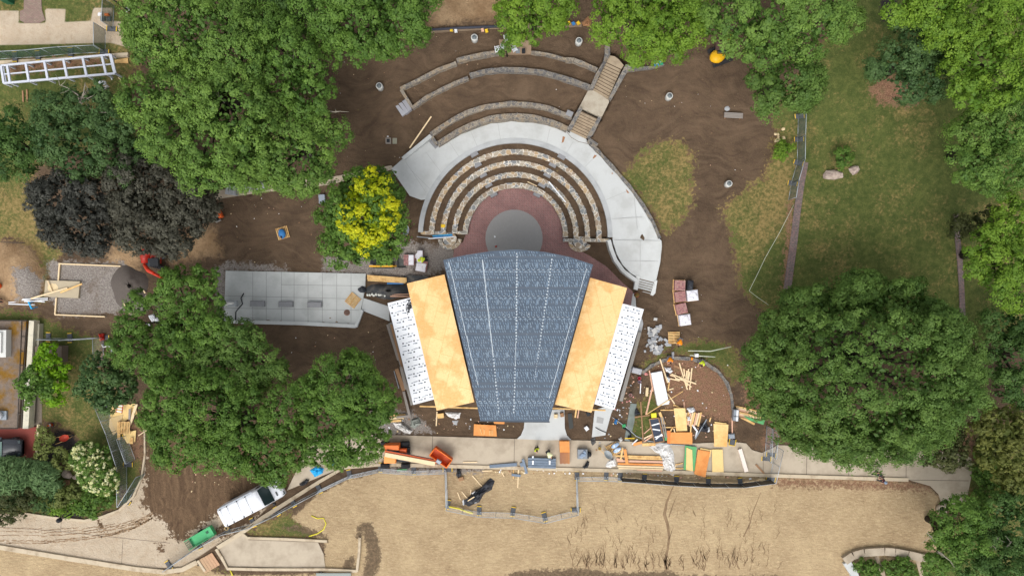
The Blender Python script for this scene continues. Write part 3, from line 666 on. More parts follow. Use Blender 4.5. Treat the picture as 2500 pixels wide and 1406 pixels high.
stair('lower_stair', 'lower flight of tan concrete steps leading down to the pale walkway', (1418.7,271),(1458,289.5),(1431,339),(1392,320), zl, zw, 8, conc_step,
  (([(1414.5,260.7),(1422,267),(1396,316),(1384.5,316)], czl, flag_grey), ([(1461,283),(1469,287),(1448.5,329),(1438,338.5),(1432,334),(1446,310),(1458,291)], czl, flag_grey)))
m = MB(); m.strip([(1552,167),(1590,165),(1622,157)], [9,6,4], lambda x, y: gz(x,y)+.35, .8); m.top('low_stone_wall', flag_grey, 'low stone wall running right from the top of the upper stair', 'stone wall')
m = MB(); m.strip([(1436,341),(1458,356)], 11, 1.55, .7); m.top('stone_end_block', flag_grey, 'squared stone block at the right foot of the lower stair', 'stone block')
lines('threshold_joint', [[(1383,322),(1395,336),(1412,346),(1437,352)]], 1.2, 1.206, joint_m)
slab('stair_foot_pad', [(1391,321),(1431,339.5),(1436,351),(1412,345),(1395,335)], 1.203, .2, conc_new)
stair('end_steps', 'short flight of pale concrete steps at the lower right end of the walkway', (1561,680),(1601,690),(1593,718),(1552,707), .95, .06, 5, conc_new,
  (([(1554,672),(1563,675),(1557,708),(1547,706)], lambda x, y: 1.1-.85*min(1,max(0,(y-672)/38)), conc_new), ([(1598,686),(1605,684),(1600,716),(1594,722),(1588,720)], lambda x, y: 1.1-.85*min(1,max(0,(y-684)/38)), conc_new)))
m = MB(); m.strip([(545,785),(730,789),(868,796)], [8,9,9], .42, .6); m.strip([(868,798),(884,757)], 7, .423, .6); m.top('patio_wall', white_p if False else conc_new, 'low pale concrete wall along the lower edge of the patio', 'low wall')
# beach wall, kerbs, lower terrace walls
def kerb(name, line, w, z, lb, cat='kerb', depth=.4, mat=kerb_m, group=None):
    m = MB(); m.strip(line, w, z, depth); return m.top(name, mat, lb, cat, group)
kerb('beach_wall', [(2218,1171),(2060,1166),(1900,1161),(1700,1154),(1560,1150),(1400,1146),(1260,1142),(1100,1138),(940,1134)], 8.5, .22, 'long low concrete wall between promenade and sand', 'low wall', .8)
kerb('roadside_kerb', [(930,1134),(838,1142),(780,1175),(700,1226),(640,1264),(590,1300),(530,1337)], [7,7,8,9,10,10,9], .16, 'pale concrete edging beside the muddy track below the white van')
kerb('curved_kerb', [(-100,1318),(0,1336),(170,1364),(330,1389),(400,1396),(445,1390),(480,1372)], 11, .18, 'pale kerb curving between the road and the lower left sand')
kerb('garden_kerb', [(60,1254),(130,1264),(205,1271),(245,1263),(290,1246),(325,1212),(345,1165),(353,1110),(352,1040)], [6,6,6,6,6,5,4,4,3], .16, 'narrow concrete kerb round the garden corner')
kerb('terrace_edging', [(592,1304),(604,1313),(700,1316),(798,1321)], 6, .2, 'top concrete edging of the sunken terrace')
kerb('terrace_edging', [(527,1340),(541,1362),(555,1388),(640,1390),(790,1390),(872,1394)], 6.5, .22, 'concrete edging along the left and bottom of the sunken terrace')
kerb('terrace_post_wall', [(878,1312),(876,1350),(871,1395)], 6, .3, 'upright narrow concrete wall beside the dark washed-out channel')
kerb('terrace_edging', [(482,1368),(500,1394)], 6, .2, 'short concrete edging on the left of the timber boardwalk')
lines('terrace_joint', [[(605,1317),(800,1324)],[(534,1341),(558,1382),(700,1386)]], 1, .075, joint_m)
t = thing('boardwalk', 'small tan boardwalk ramp beside the sunken terrace', 'boardwalk', at(512,1374))
for i in range(6):
    m = MB(); f = i/6; a = (484+36*f, 1367-20*f); b_ = (503+37*f, 1398-22*f); m.strip([a, b_], 6.6, .14, .1); m.part('plank', M('boardwalk_wood%d' % i, C(186+i*2,156,124), .1, 3, .85), t)
t = thing('curved_garden_wall', 'curved pale concrete wall round the green bed at lower right', 'garden wall', at(2150,1350))
seg = [(2062,1370),(2084,1356),(2111,1349),(2160,1346),(2186,1348),(2218,1354),(2254,1362),(2285,1366)]
for i in range(len(seg)-1):
    a, b_ = seg[i], seg[i+1]; m = MB(); m.strip([(a[0]+1,a[1]),(b_[0]-.5,b_[1])], 19, .4+.003*(i%2), .6); m.part('wall_block', conc_old, t)
m = MB(); m.strip([(2068,1372),(2086,1400),(2100,1440)], 18, .397, .6); m.part('wall_block', conc_new, t)
for i, (x0, x1) in enumerate(((2140,2156),(2238,2250))):
    m = MB(); m.strip([(x0,1358),(x1,1400),(x1+8,1440)], 10, .06, .1); struct(m, 'garden_stepping_path', M('tan_path%d' % i, C(176,158,136), .1, 2, .9))
m = MB(); m.strip([(868,1386),(886,1386)], 4, .2, .2)
kerb('edge_beam', [(-60,157),(0,152),(120,146),(240,137),(312,132)], 7, lambda x, y: gz(x,y)+.2, 'low concrete edging behind the white wrapped frame', 'kerb')
# ------------------------------------------------------------------ pavilion
def poly_at(ps, zf): return [at(x, y, zf(x, y) if callable(zf) else zf) for x, y in ps]
def osb_roof(name, rot):
    m, nt, b = newmat(name); p = posn(nt)
    mp = nd(nt, 'ShaderNodeMapping'); mp.inputs['Rotation'].default_value = (0,0,rot); nt.links.new(p, mp.inputs[0])
    t = nd(nt, 'ShaderNodeTexBrick'); nt.links.new(mp.outputs[0], t.inputs['Vector']); t.inputs['Scale'].default_value = 1
    t.inputs['Brick Width'].default_value = 2.44; t.inputs['Row Height'].default_value = 1.22; t.inputs['Mortar Size'].default_value = .022; t.inputs['Mortar Smooth'].default_value = .2
    t.inputs['Color1'].default_value = C(250,212,150); t.inputs['Color2'].default_value = C(245,203,138); t.inputs['Mortar'].default_value = C(228,180,112)
    n1 = noise(nt, p, .55, 4, .6); n2 = noise(nt, p, 14, 3, .8); n3 = noise(nt, p, 5, 3, .7)
    c = mixc(nt, mathn(nt, 'MULTIPLY', ramp(nt, n1, .47, .58), .7), t.outputs[0], C(228,170,98))
    c = mixc(nt, mathn(nt, 'MULTIPLY', ramp(nt, n2, .52, .66), .6), c, C(198,138,78)); c = mixc(nt, mathn(nt, 'MULTIPLY', ramp(nt, n3, .5, .7), .3), c, C(254,226,170))
    nt.links.new(c, b.inputs['Base Color']); b.inputs['Roughness'].default_value = .75; return m
pav = thing('band_shell', 'unfinished band shell with fan-shaped grey underlayment roof, two strand board wings and white outer roofs', 'band shell', at(1258,820,0))
zr = plane3((1082,610,8.4),(1448,610,8.4),(1260,1028,5.6))
xl = lambda y: 1082+90*(y-635)/391
xr = lambda y: 1448-108*(y-646)/383
ul_a = M('grey_underlayment', C(73,86,100), .08, .8, .55, fine=.08, c2=C(64,77,92), s2=.45)
ul_b = M('smooth_underlayment_lap', C(76,86,98), .05, 1, .5, fine=.03)
ul_c = M('underlayment_print', C(124,141,156), .15, 3, .6)
ul_d = M('white_seam_tape', C(184,192,198), .1, 3, .6)
m = MB()
TOPA = [(1082,635),(1110,628),(1140,622),(1200,613),(1262,609),(1330,615),(1390,627),(1448,646)]
yt = lambda x: float(np.interp(x, [p[0] for p in TOPA], [p[1] for p in TOPA]))
m.prism(poly_at(TOPA+[(1394,838),(1340,1029),(1256,1028),(1173,1026),(1127,830)], zr), .25)
q = random.Random(5)
def stroke(x0, y0, x1, y1, w, mi, up=.004):
    if not (xl(y0)+1 < x0 < xr(y0)-1 and xl(y1)+1 < x1 < xr(y1)-1 and y0 > yt(x0)+1 and y1 < 1026): return
    dx, dy = x1-x0, y1-y0; L = math.hypot(dx,dy); nx, ny = -dy/L*w/2, dx/L*w/2
    m.add([at(a, b, zr(a, b)+up) for a, b in ((x0+nx,y0+ny),(x0-nx,y0-ny),(x1-nx,y1-ny),(x1+nx,y1+ny))], [(0,1,2,3)], mi)
BANDS = [(682,1082,1235),(702,1235,1448),(627,1190,1375),(758,1082,1260),(741,1335,1448),(815,1082,1448),(833,1082,1448),(853,1082,1448),(894,1082,1448),(936,1082,1448),(949,1082,1448),(666,1230,1448),(640,1090,1190)]
for (y, a, b) in BANDS:
    x0, x1 = max(a, xl(y)+2), min(b, xr(y)-2); h = q.uniform(2.2, 4)
    m.add([at(x, yy, zr(x, yy)+.003) for x, yy in ((x0,y+h/2),(x1,y+h/2),(x1,y-h/2),(x0,y-h/2))], [(0,1,2,3)], 1)
TROW = [648,694,737,797,866,914,963,1008]
y = 614
while y < 1022:
    off = q.uniform(0, 4.8)
    for k in range(68):
        x = 1080+off+6.0*k
        if any(a < x < b and abs(y+2-yy) < 3.0 for yy, a, b in BANDS): continue
        if any(abs(y+2-r_) < 2.2 for r_ in (659,723,774,887,979)): continue
        if any(abs(y+2-r_) < 8 for r_ in TROW) and ((x-1090) % 24.2) < 7: continue
        if q.random() < .1: continue
        x += q.uniform(-.9,.9); yj = y+q.uniform(-.9,.9); stroke(x, yj, x+1.9, yj+q.uniform(3.8,5.6), q.uniform(1.2,1.9), q.choice((2,2,4)))
    y += q.uniform(6.2, 7.0)
for r_ in TROW:
    for k in range(16):
        x = 1092+24.2*k+q.uniform(-1,1)
        mj = q.choice((2,4,4)); stroke(x, r_-6, x-.7, r_+7, 1.5, mj, .005); stroke(x+3.2, r_-7, x+2.8, r_+6, 2.2, q.choice((2,4)), .005); stroke(x, r_, x+3.4, r_, 1.6, 2, .006)
for r_ in (659,723,774,979):
    for k in range(34):
        x = 1086+11.9*k; stroke(x, r_, x+4.2, r_, .9, 3, .006); stroke(x+6, r_+1.5, x+6, r_+7, 1.4, 2, .006); stroke(x+2, r_+4.5, x+9, r_+5, 1.6, 2, .007)
for r_ in (887, 990):
    for k in range(70): x = 1086+5.2*k; stroke(x, r_, x+1.8, r_, .8, 3, .006)
def seam(p0, p1, w, n, duty, mi=3, jit=.6):
    for i in range(n):
        a, b = i/n, (i+duty)/n; j = q.uniform(-jit, jit)
        stroke(p0[0]+(p1[0]-p0[0])*a+j, p0[1]+(p1[1]-p0[1])*a, p0[0]+(p1[0]-p0[0])*b+j, p0[1]+(p1[1]-p0[1])*b, w*q.uniform(.7,1.2), mi, .008)
seam((1096,640),(1167,940),1.5,30,.96); seam((1178,634),(1204,868),2.2,30,.97,3,.4); seam((1204,868),(1218,1010),3,18,.45)
seam((1262,618),(1260,840),3.2,30,.5); seam((1259,836),(1258,890),1.2,6,.95); seam((1258,890),(1254,1012),3,16,.45)
seam((1348,632),(1312,880),3,32,.42); seam((1312,880),(1304,930),1.2,8,.5); seam((1432,655),(1341,972),1.4,34,.95)
for i in range(110):
    x, y = q.uniform(1090,1440), q.uniform(620,1020); a = q.uniform(0,6.28); l = q.uniform(.6,3); stroke(x, y, x+l*math.cos(a), y+l*math.sin(a), q.uniform(.7,1.2), 3, .009)
m.part('main_roof', [ul_a, ul_b, ul_c, ul_d, M('dim_underlayment_print', C(104,124,144), .2, 3, .6)], pav)
m = MB(); m.strip([(1170,1027),(1256,1029.5),(1342,1030)], 2.2, 5.56, .28); m.part('fascia', M('dark_fascia', C(70,76,84), .1, 3, .6), pav)
for P, z0, z1 in (([(993,692),(1085,670),(1158,981),(1066,1002)], 4.6, 5.3), ([(1531,703),(1441,678),(1355,987),(1444,1007)], 4.6, 5.3)):
    zf = plane3((*P[0], z0), (*P[1], z1), (*P[3], z0))
    m = MB(); m.prism(poly_at(P, zf), .06); m.part('strand_board_roof', osb_roof('strand_roof%d' % P[0][0], R(-76) if P[0][0] < 1200 else R(76)), pav)
    for i, (x, y) in enumerate(P):
        m = MB(); x2, y2 = x+(1256-x)*.09, y+(840-y)*.09; m.tube([at(x2, y2, 0), at(x2, y2, zf(x2, y2)-.1)], .09, 8); m.part('post', wood_brown, pav)
mk = M('dark_print', C(60,66,76), .1, 5, .6); mk2 = M('grey_print', C(128,138,150), .1, 5, .6)
for P, sg in (([(946,740),(1001,727),(1061,974),(1009,988)], 1), ([(1572,755),(1520,741),(1451,986),(1500,1000)], -1)):
    zf = plane3((*P[0], 3.3), (*P[1], 4.2), (*P[3], 3.3))
    m = MB(); m.prism(poly_at(P, zf), .05)
    A, B, Cc, D = [Vector(p) for p in P]; w = (B-A).length; l = (D-A).length
    def uv(u, v):
        a = A+(D-A)*(v/l); b = B+(Cc-B)*(v/l); p = a+(b-a)*(u/w); return at(p.x, p.y, zf(p.x, p.y)+.006)
    k = 0; v = 5
    while v < l-4:
        for half in (0, 1):
            vv = v+half*6.6; o = (k*9+half*13) % 28
            for j in range(-1, 3):
                u = o+28*j-6
                for (du, dv, ww, hh, mi) in ((0,0,3.7,3.5,1),(-13,.8,10.5,1.7,2),(-19,1.8,4.5,1.7,2)):
                    uu = u+du*sg*(1 if half == 0 else -1); 
                    if uu < 1.5 or uu+ww > w-1.5 or vv+dv+hh > l-2: continue
                    m.add([uv(uu, vv+dv+hh), uv(uu+ww, vv+dv+hh), uv(uu+ww, vv+dv), uv(uu, vv+dv)], [(0,1,2,3) if sg > 0 else (3,2,1,0)], mi)
        v += 19.6; k += 1
    m.part('white_roof', [white_sheet, mk, mk2], pav)
m = MB(); m.prism(poly_at([(1075,700),(1440,705),(1352,975),(1164,972)], 4.2), 4.2); m.part('stage_wall', M('dark_wall_framing', C(92,80,70), .2, 3, .85), pav)
for a, b in (((1025,991),(1172,996)), ((1345,996),(1478,1001))):
    m = MB(); m.beam(at(a[0],a[1],3.0), at(b[0],b[1],3.0), .12, .25); m.part('rear_beam', wood, pav)
for P, sg in (([(948,790),(956,786),(1012,985),(1003,990)],1), ([(1558,810),(1566,812),(1520,980),(1512,978)],-1)):
    m = MB(); m.prism(poly_at(P, .5), .6); m.part('footing_wall', M('grey_footing%d' % sg, C(150,146,140), .1, 2, .85), pav)

# ------------------------------------------------------------------ low building at the left edge
bl = thing('low_building', 'low flat-roofed building with mossy gravel roof and cream parapet at the left edge', 'building', at(20,900,0))
moss = M('mossy_roof', C(122,108,96), .3, 3, .95, fine=.4, c2=C(128,94,34), s2=.45, lo=.5, hi=.62)
zt = .8
m = MB(); m.prism(poly_at([(-160,783),(64,784),(44,1046),(-160,1047)], zt), zt); m.part('roof', moss, bl)
m = MB(); m.prism(poly_at([(71,782),(83,784),(69,1046),(55,1046)], zt+.35), zt); m.part('parapet', M('cream_parapet', C(214,206,184), .06, 3, .8, c2=C(180,176,160), s2=1.2), bl)
m = MB(); m.prism(poly_at([(84,790),(96,791),(94,846),(80,848)], .6), .6); m.part('side_ledge', M('cream_ledge', C(200,194,172), .06, 3, .8), bl)
m = MB(); m.prism(poly_at([(-40,806),(15,806),(14,872),(-40,872)], zt+.7), .7); m.prism(poly_at([(-40,812),(3,812),(2,862),(-40,862)], zt+.9), .2); m.part('skylight', M('skylight_white', C(214,214,208), .04, 2, .5), bl)
c = at(4,1013,zt); m = MB(); m.box((c[0],c[1],zt+.1), (1.2,.85,.2)); m.part('vent_base', grey_m, bl)
m = MB(); m.lathe((c[0]-.1,c[1],zt+.2), [(.42,0),(.42,.5),(.30,.52),(.30,.2),(.16,.2),(.16,.6),(0,.62)], 20); m.part('roof_vent', white_p, bl)
m = MB()
for pts in ([(53,783),(42,1046)], [(65,790),(52,1046)], [(-160,782),(66,782)], [(42,1046),(-160,1047)]):
    m.tube([at(x, y, zt+.06) for x, y in pts], .035, 6)
for y in (822,858,892,930,970,1010): m.tube([at(52-(y-783)*.042, y, zt+.06), at(64-(y-783)*.05, y, zt+.06)], .03, 6)
m.part('roof_pipe', M('dark_pipe', C(84,78,72), .1, 5, .6), bl)
m = MB(); m.prism(poly_at([(86,845),(151,845),(149,885),(140,886),(84,900)], 1.0), 1.0); m.top('garden_shed', M('brown_shed_roof', C(118,104,92), .12, 3, .9), 'small brown-grey shed roof behind the lime bamboo beside the building', 'shed')
slab('stone_path', [(72,960),(102,962),(102,1038),(68,1046)], .05, .2, M('rough_stone_path', C(140,128,114), .2, 3, .9, fine=.15))
m = MB(); m.prism(poly_at([(90,1036),(97,1036),(90,1118),(85,1118)], .3), .4); m.top('driveway_kerb', M('cream_kerb', C(222,208,170), .06, 3, .8), 'cream kerb at the end of the red driveway', 'kerb')

# ------------------------------------------------------------------ foliage
def leafmat(name, c1, c2, c3=None):
    m, nt, b = newmat(name)
    a = nd(nt, 'ShaderNodeAttribute', attribute_name='tint')
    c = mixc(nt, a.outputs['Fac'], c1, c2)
    if c3: 
        a2 = nd(nt, 'ShaderNodeAttribute', attribute_name='tone'); c = mixc(nt, a2.outputs['Fac'], c, c3)
    nt.links.new(c, b.inputs['Base Color']); b.inputs['Roughness'].default_value = .55; b.inputs['Specular IOR Level'].default_value = .25
    tr = nd(nt, 'ShaderNodeBsdfTranslucent'); nt.links.new(c, tr.inputs[0])
    ms = nd(nt, 'ShaderNodeMixShader'); ms.inputs[0].default_value = .4
    nt.links.new(b.outputs[0], ms.inputs[1]); nt.links.new(tr.outputs[0], ms.inputs[2])
    nt.links.new(ms.outputs[0], nt.nodes['Material Output'].inputs[0])
    return m
LS_ = 1.22
def L_(r, g, b): return tuple(min(.8, lin(v)*LS_) for v in (r, g, b))+(1,)
LM = {
 'light': leafmat('leaf_light_green', L_(68,98,42), L_(120,148,66)),
 'lime': leafmat('leaf_yellow_green', L_(76,108,34), L_(126,154,52)),
 'mid': leafmat('leaf_mid_green', L_(64,94,38), L_(108,138,58)),
 'dark': leafmat('leaf_dark_green', L_(52,80,38), L_(90,118,56)),
 'maple': leafmat('leaf_deep_maple_green', L_(66,94,40), L_(106,132,62)),
 'blue': leafmat('leaf_blue_green', L_(54,80,44), L_(92,118,66)),
 'purple': leafmat('leaf_dark_purple', L_(50,52,46), L_(86,86,78)),
 'bronze': leafmat('leaf_bronze_purple', L_(58,58,48), L_(96,94,80)),
 'yellow': leafmat('leaf_bright_yellow', L_(128,148,24), L_(206,198,30)),
 'olive': leafmat('leaf_olive', L_(74,84,36), L_(116,118,58)),
 'olived': leafmat('leaf_dark_olive', L_(58,66,36), L_(90,94,54)),
 'bamboo': leafmat('leaf_bamboo_lime', L_(82,124,20), L_(130,168,30)),
 'hedge': leafmat('leaf_hedge', L_(88,100,48), L_(130,138,76)),
 'grassy': leafmat('blade_grey_green', L_(74,104,62), L_(122,148,96)),
 'cream': leafmat('cream_blossom', L_(206,206,140), L_(236,230,180)),
}
def leaves_mesh(name, pos, nrm, size, tint, mat, aspect=.72):
    if mat == LM['grassy']: aspect = .16
    n = len(pos); g = np.random.default_rng(len(name)*7+n)
    rv = g.normal(size=(n,3)); t = rv-(rv*nrm).sum(1, keepdims=True)*nrm; t /= np.linalg.norm(t, axis=1, keepdims=True)+1e-9
    b = np.cross(nrm, t); sz = size[:, None]
    V = np.stack([pos-t*sz*.5, pos+b*sz*.5*aspect+nrm*sz*.08, pos+t*sz*.5, pos-b*sz*.5*aspect+nrm*sz*.08], 1).reshape(-1, 3)
    me = bpy.data.meshes.new(name)
    me.vertices.add(n*4); me.vertices.foreach_set('co', V.ravel().astype(np.float32))
    me.loops.add(n*4); me.loops.foreach_set('vertex_index', np.arange(n*4, dtype=np.int32))
    me.polygons.add(n); me.polygons.foreach_set('loop_start', np.arange(0, n*4, 4, dtype=np.int32))
    a = me.attributes.new('tint', 'FLOAT', 'POINT'); a.data.foreach_set('value', np.repeat(np.clip(tint, 0, 1), 4).astype(np.float32))
    me.materials.append(mat); me.update(calc_edges=True)
    return me
def crown(lobes, mat, seed, clump=.62, leaf=.30, dens=1.0, base=(0,0,0), low=-.25, name='crown', loose=0.):
    g = np.random.default_rng(seed); P = []; N = []; T = []; Z = []
    L = [np.array(l, float) for l in lobes]
    for i, l in enumerate(L):
        c, r = l[:3], l[3:]
        area = 2*math.pi*(((r[0]*r[1])**1.6+(r[0]*r[2])**1.6+(r[1]*r[2])**1.6)/3)**.625
        nc = max(4, int(area/(clump*clump*2.35)*dens))
        z = g.uniform(low, 1, nc); t = g.uniform(0, 2*math.pi, nc); s = np.sqrt(1-z*z)
        d = np.stack([s*np.cos(t), s*np.sin(t), z], 1)
        cc = c+d*r*g.uniform(.84, 1.06+loose, (nc,1))
        keep = np.ones(nc, bool)
        for j, m_ in enumerate(L):
            if j != i: keep &= (((cc-m_[:3])/m_[3:])**2).sum(1) > .62
        cc = cc[keep]; d = d[keep]; nc = len(cc)
        if nc == 0: continue
        rc = clump*g.uniform(.6, 1.25, nc); k = max(12, int(165*(clump/.62)**2*(.22/leaf)**2))
        nm = 12
        up = d*.55+np.array([0,0,.75]); up /= np.linalg.norm(up, axis=1, keepdims=True)
        v = g.normal(size=(nc,nm,3)); v /= np.linalg.norm(v, axis=2, keepdims=True)
        dt = (v*up[:,None]).sum(2); v = np.where((dt < -.1)[...,None], v-2*dt[...,None]*up[:,None], v)
        pick = g.integers(0, nm, (nc,k)); vm = np.take_along_axis(v, pick[...,None], 1); gs = g.normal(size=(nc,k,3))
        p = cc[:,None]+(vm*np.array([1.1,1.1,.85])*g.uniform(.82,1.02,(nc,k,1))+gs*.19)*rc[:,None,None]
        n = vm*.75+gs*.42+up[:,None]*.45+g.normal(size=(nc,k,3))*.16; n /= np.linalg.norm(n, axis=2, keepdims=True)
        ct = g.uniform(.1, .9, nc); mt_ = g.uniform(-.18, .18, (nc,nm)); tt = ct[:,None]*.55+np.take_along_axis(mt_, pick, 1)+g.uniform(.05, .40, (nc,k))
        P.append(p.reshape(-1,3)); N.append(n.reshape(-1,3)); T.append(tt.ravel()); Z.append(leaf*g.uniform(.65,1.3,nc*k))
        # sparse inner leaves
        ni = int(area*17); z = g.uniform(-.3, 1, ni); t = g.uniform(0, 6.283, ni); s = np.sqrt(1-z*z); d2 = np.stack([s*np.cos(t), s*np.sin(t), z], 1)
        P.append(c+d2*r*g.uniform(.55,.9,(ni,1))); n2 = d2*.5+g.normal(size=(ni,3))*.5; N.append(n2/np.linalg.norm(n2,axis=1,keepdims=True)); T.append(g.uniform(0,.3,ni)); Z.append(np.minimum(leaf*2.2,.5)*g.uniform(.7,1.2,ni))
    P = np.concatenate(P)-np.array(base); N = np.concatenate(N); T = np.concatenate(T); Z = np.concatenate(Z)
    return leaves_mesh(name, P, N, Z, T, mat)
NT = [0]
def tree(label, kind, lobes, zc, depth=.75, clump=.72, leaf=.17, dens=1.0, name='broadleaf_tree', group=None, twigs=(), trunk_r=.28, cat='tree', low=-.25, extra=None, jit=.5, loose=0., gap=0):
    """lobes: photo circles (px,py,r[,ry]); zc: height of the crown's middle above the soil."""
    NT[0] += 1; q = random.Random(NT[0]*31)
    mx = sum(l[0]*l[2]**2 for l in lobes)/sum(l[2]**2 for l in lobes); my = sum(l[1]*l[2]**2 for l in lobes)/sum(l[2]**2 for l in lobes)
    g0 = gz(min(2500,max(0,mx)), min(1406,max(0,my)))
    b = at(mx, my, g0+zc); base = (b[0], b[1], g0)
    out_ = math.hypot(b[0], b[1]) > 30; low = -.75 if out_ and zc > 4 else low
    gg = gp(mx, my); sh = .35 if zc > 4 else 0; base = (b[0]+(gg[0]-b[0])*sh, b[1]+(gg[1]-b[1])*sh, g0)
    t = thing(name, label, cat, base, 0, group)
    W = []
    for i, l in enumerate(lobes):
        rr = max(l[2]/S-clump*.45, l[2]/S*.5); k = (1-(g0+zc)/H); rx = rr*k; ry = ((l[3]/S-clump*.45)*k if len(l) > 3 else rx); zz = g0+zc+q.uniform(-jit, jit)*rx*.5
        p = at(l[0], l[1], zz); W.append((p[0], p[1], zz, rx, ry, max(.3, min(rx, ry)*depth)))
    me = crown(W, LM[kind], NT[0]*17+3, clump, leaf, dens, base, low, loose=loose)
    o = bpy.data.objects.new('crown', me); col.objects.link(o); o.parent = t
    m = MB(); zt_ = zc*.95
    lean = (q.uniform(-.2,.2)+b[0]-base[0], q.uniform(-.2,.2)+b[1]-base[1])
    m.tube([(0,0,-.2),(lean[0]*.4,lean[1]*.4,zt_*.35),(lean[0],lean[1],zt_*.7),(lean[0]*1.2,lean[1]*1.2,zt_)], [trunk_r*1.3, trunk_r, trunk_r*.75, trunk_r*.4], 8)
    for w in W:
        e = Vector((w[0]-base[0], w[1]-base[1], w[2]-base[2])); s_ = Vector((lean[0]*.8, lean[1]*.8, zt_*q.uniform(.4,.65)))
        m.tube([s_, s_.lerp(e,.5)+Vector((q.uniform(-.3,.3),q.uniform(-.3,.3),.3)), e], [trunk_r*.5, trunk_r*.32, trunk_r*.12], 6)
    m.build('trunk', bark_m, t)
    for (pts, r0) in twigs:
        m = MB(); zz = g0+zc+ (min(w[5] for w in W)*.9)
        P = [Vector(at(x, y, zz+.15*i))-Vector(base) for i, (x, y) in enumerate(pts)]
        m.tube(P, [r0*(1-.7*i/(len(P)-1)) for i in range(len(P))], 5)
        for k in range(5):
            i = q.randrange(len(P)-1); s_ = P[i].lerp(P[i+1], q.random()); e = s_+Vector((q.uniform(-.9,.9), q.uniform(-.9,.9), q.uniform(0,.3))); m.tube([s_, (s_+e)/2+Vector((q.uniform(-.1,.1),q.uniform(-.1,.1),0)), e], [r0*.4, r0*.3, r0*.12], 4)
        m.build('bare_branch', twig_m, t)
    if extra:
        for (kd, lb, kw) in extra:
            zz = g0+zc; X = []
            for l in lb:
                rx = l[2]/S*(1-(zz)/H); p = at(l[0], l[1], zz+l[3]); X.append((p[0], p[1], zz+l[3], rx, rx, rx*.6))
            o = bpy.data.objects.new(kw.get('name','pale_foliage'), crown(X, LM[kd], NT[0]*13, kw.get('clump',.5), kw.get('leaf',.26), kw.get('dens',1), base, .0)); col.objects.link(o); o.parent = t
    return t
# upper left
tree('dark green tree between the tall light green tree and the top edge, upper left', 'dark', [(640,20,62),(705,8,62),(720,60,40),(660,70,40)], 7)
tree('tallest light green tree of the upper left, with pale dead branches showing', 'light', [(430,70,92),(380,130,60),(350,245,58),(455,235,105),(560,150,105),(570,265,100),(425,325,80),(520,350,95),(485,415,52),(565,420,55),(515,85,90),(345,75,42),(330,20,30),(610,370,62),(560,20,70),(610,90,55)], 9.5, depth=.8, trunk_r=.5, clump=.64,
     twigs=[([(485,198),(510,215),(535,235),(548,252)],.11),([(470,245),(490,252),(498,254)],.07),([(485,75),(500,88),(520,95)],.06),([(440,105),(458,95),(480,105)],.06),([(520,155),(530,175),(542,205)],.13)])
tree('mid green tree overlapping the right side of the tallest light green tree', 'mid', [(695,130,85),(755,165,62),(655,75,60),(745,225,66),(690,205,78),(790,150,30)], 8.5, trunk_r=.4, twigs=[([(715,150),(718,130),(708,112)],.07),([(775,140),(785,125)],.06)])
tree('light green spreading tree with dead twigs, left of the bare soil slope', 'light', [(690,320,85),(760,300,62),(800,325,48),(725,390,85),(785,395,38),(645,405,62),(690,430,42),(640,300,50)], 8.5, trunk_r=.4, clump=.62, twigs=[([(800,272),(820,274),(832,272)],.07),([(750,355),(757,375),(756,392)],.06)])
tree('broad round maple at the top edge above the bare soil slope', 'mid', [(880,40,105),(970,35,92),(800,15,75),(900,-50,120),(1010,20,55),(930,95,50),(850,100,48)], 8.5, trunk_r=.4, depth=.85)
# top
tree('small bright yellow-green tree above the tan pad with white chairs', 'lime', [(1270,25,58),(1340,15,66),(1300,68,38),(1372,62,28),(1235,-5,40),(1395,10,30),(1270,85,22)], 6, trunk_r=.22, clump=.66, loose=.08)
tree('bright green round tree overhanging the top of the stone stair', 'lime', [(1520,55,72),(1600,60,84),(1660,60,70),(1590,-10,110),(1478,15,46),(1692,30,46),(1560,110,40),(1630,112,38)], 8, trunk_r=.38, depth=.85)
tree('wide light green tree right of the yellow digger', 'light', [(1790,40,78),(1880,20,98),(1980,40,88),(2050,45,54),(1860,95,62),(1960,90,52),(1740,60,40)], 9, trunk_r=.42, depth=.85)
tree('darker green tree just below the wide light green one, above the wooden bench', 'maple', [(1870,160,58),(1930,195,74),(1880,228,54),(1982,200,52),(1840,195,34),(1940,245,36)], 7, trunk_r=.32)
tree('blue-green tree standing in a reddish mulch ring on the right lawn', 'blue', [(2230,110,72),(2188,160,56),(2275,90,66),(2255,190,56),(2312,110,50),(2150,160,30),(2210,205,40)], 7, trunk_r=.3, twigs=[([(2262,112),(2258,125),(2270,135)],.05),([(2235,190),(2230,205)],.05)])
tree('yellow-green tree filling the top right corner', 'lime', [(2205,5,52),(2290,15,66),(2380,40,78),(2465,50,84),(2405,140,66),(2455,200,76),(2345,185,44),(2380,232,48),(2330,90,50)], 9.5, trunk_r=.45, loose=.05)
tree('light green tree on the right edge below the yellow-green corner tree', 'light', [(2400,330,72),(2455,305,76),(2380,400,56),(2445,410,76),(2486,250,50),(2355,370,30),(2420,450,32)], 9, trunk_r=.4)
tree('bright green tree on the right edge beside the old brick path', 'lime', [(2450,560,56),(2488,530,56),(2415,600,48),(2465,650,56),(2432,690,46),(2492,715,40),(2400,655,34)], 8.5, trunk_r=.36)
tree('low dark tree tucked behind the bright green tree by the old brick path', 'olived', [(2375,555,40),(2400,535,36),(2350,560,22)], 5, trunk_r=.15)
tree('dark green tree on the right edge between the big maple and the old brick path', 'dark', [(2448,800,52),(2490,785,56),(2475,875,66),(2495,955,56),(2455,945,44)], 5, trunk_r=.34)
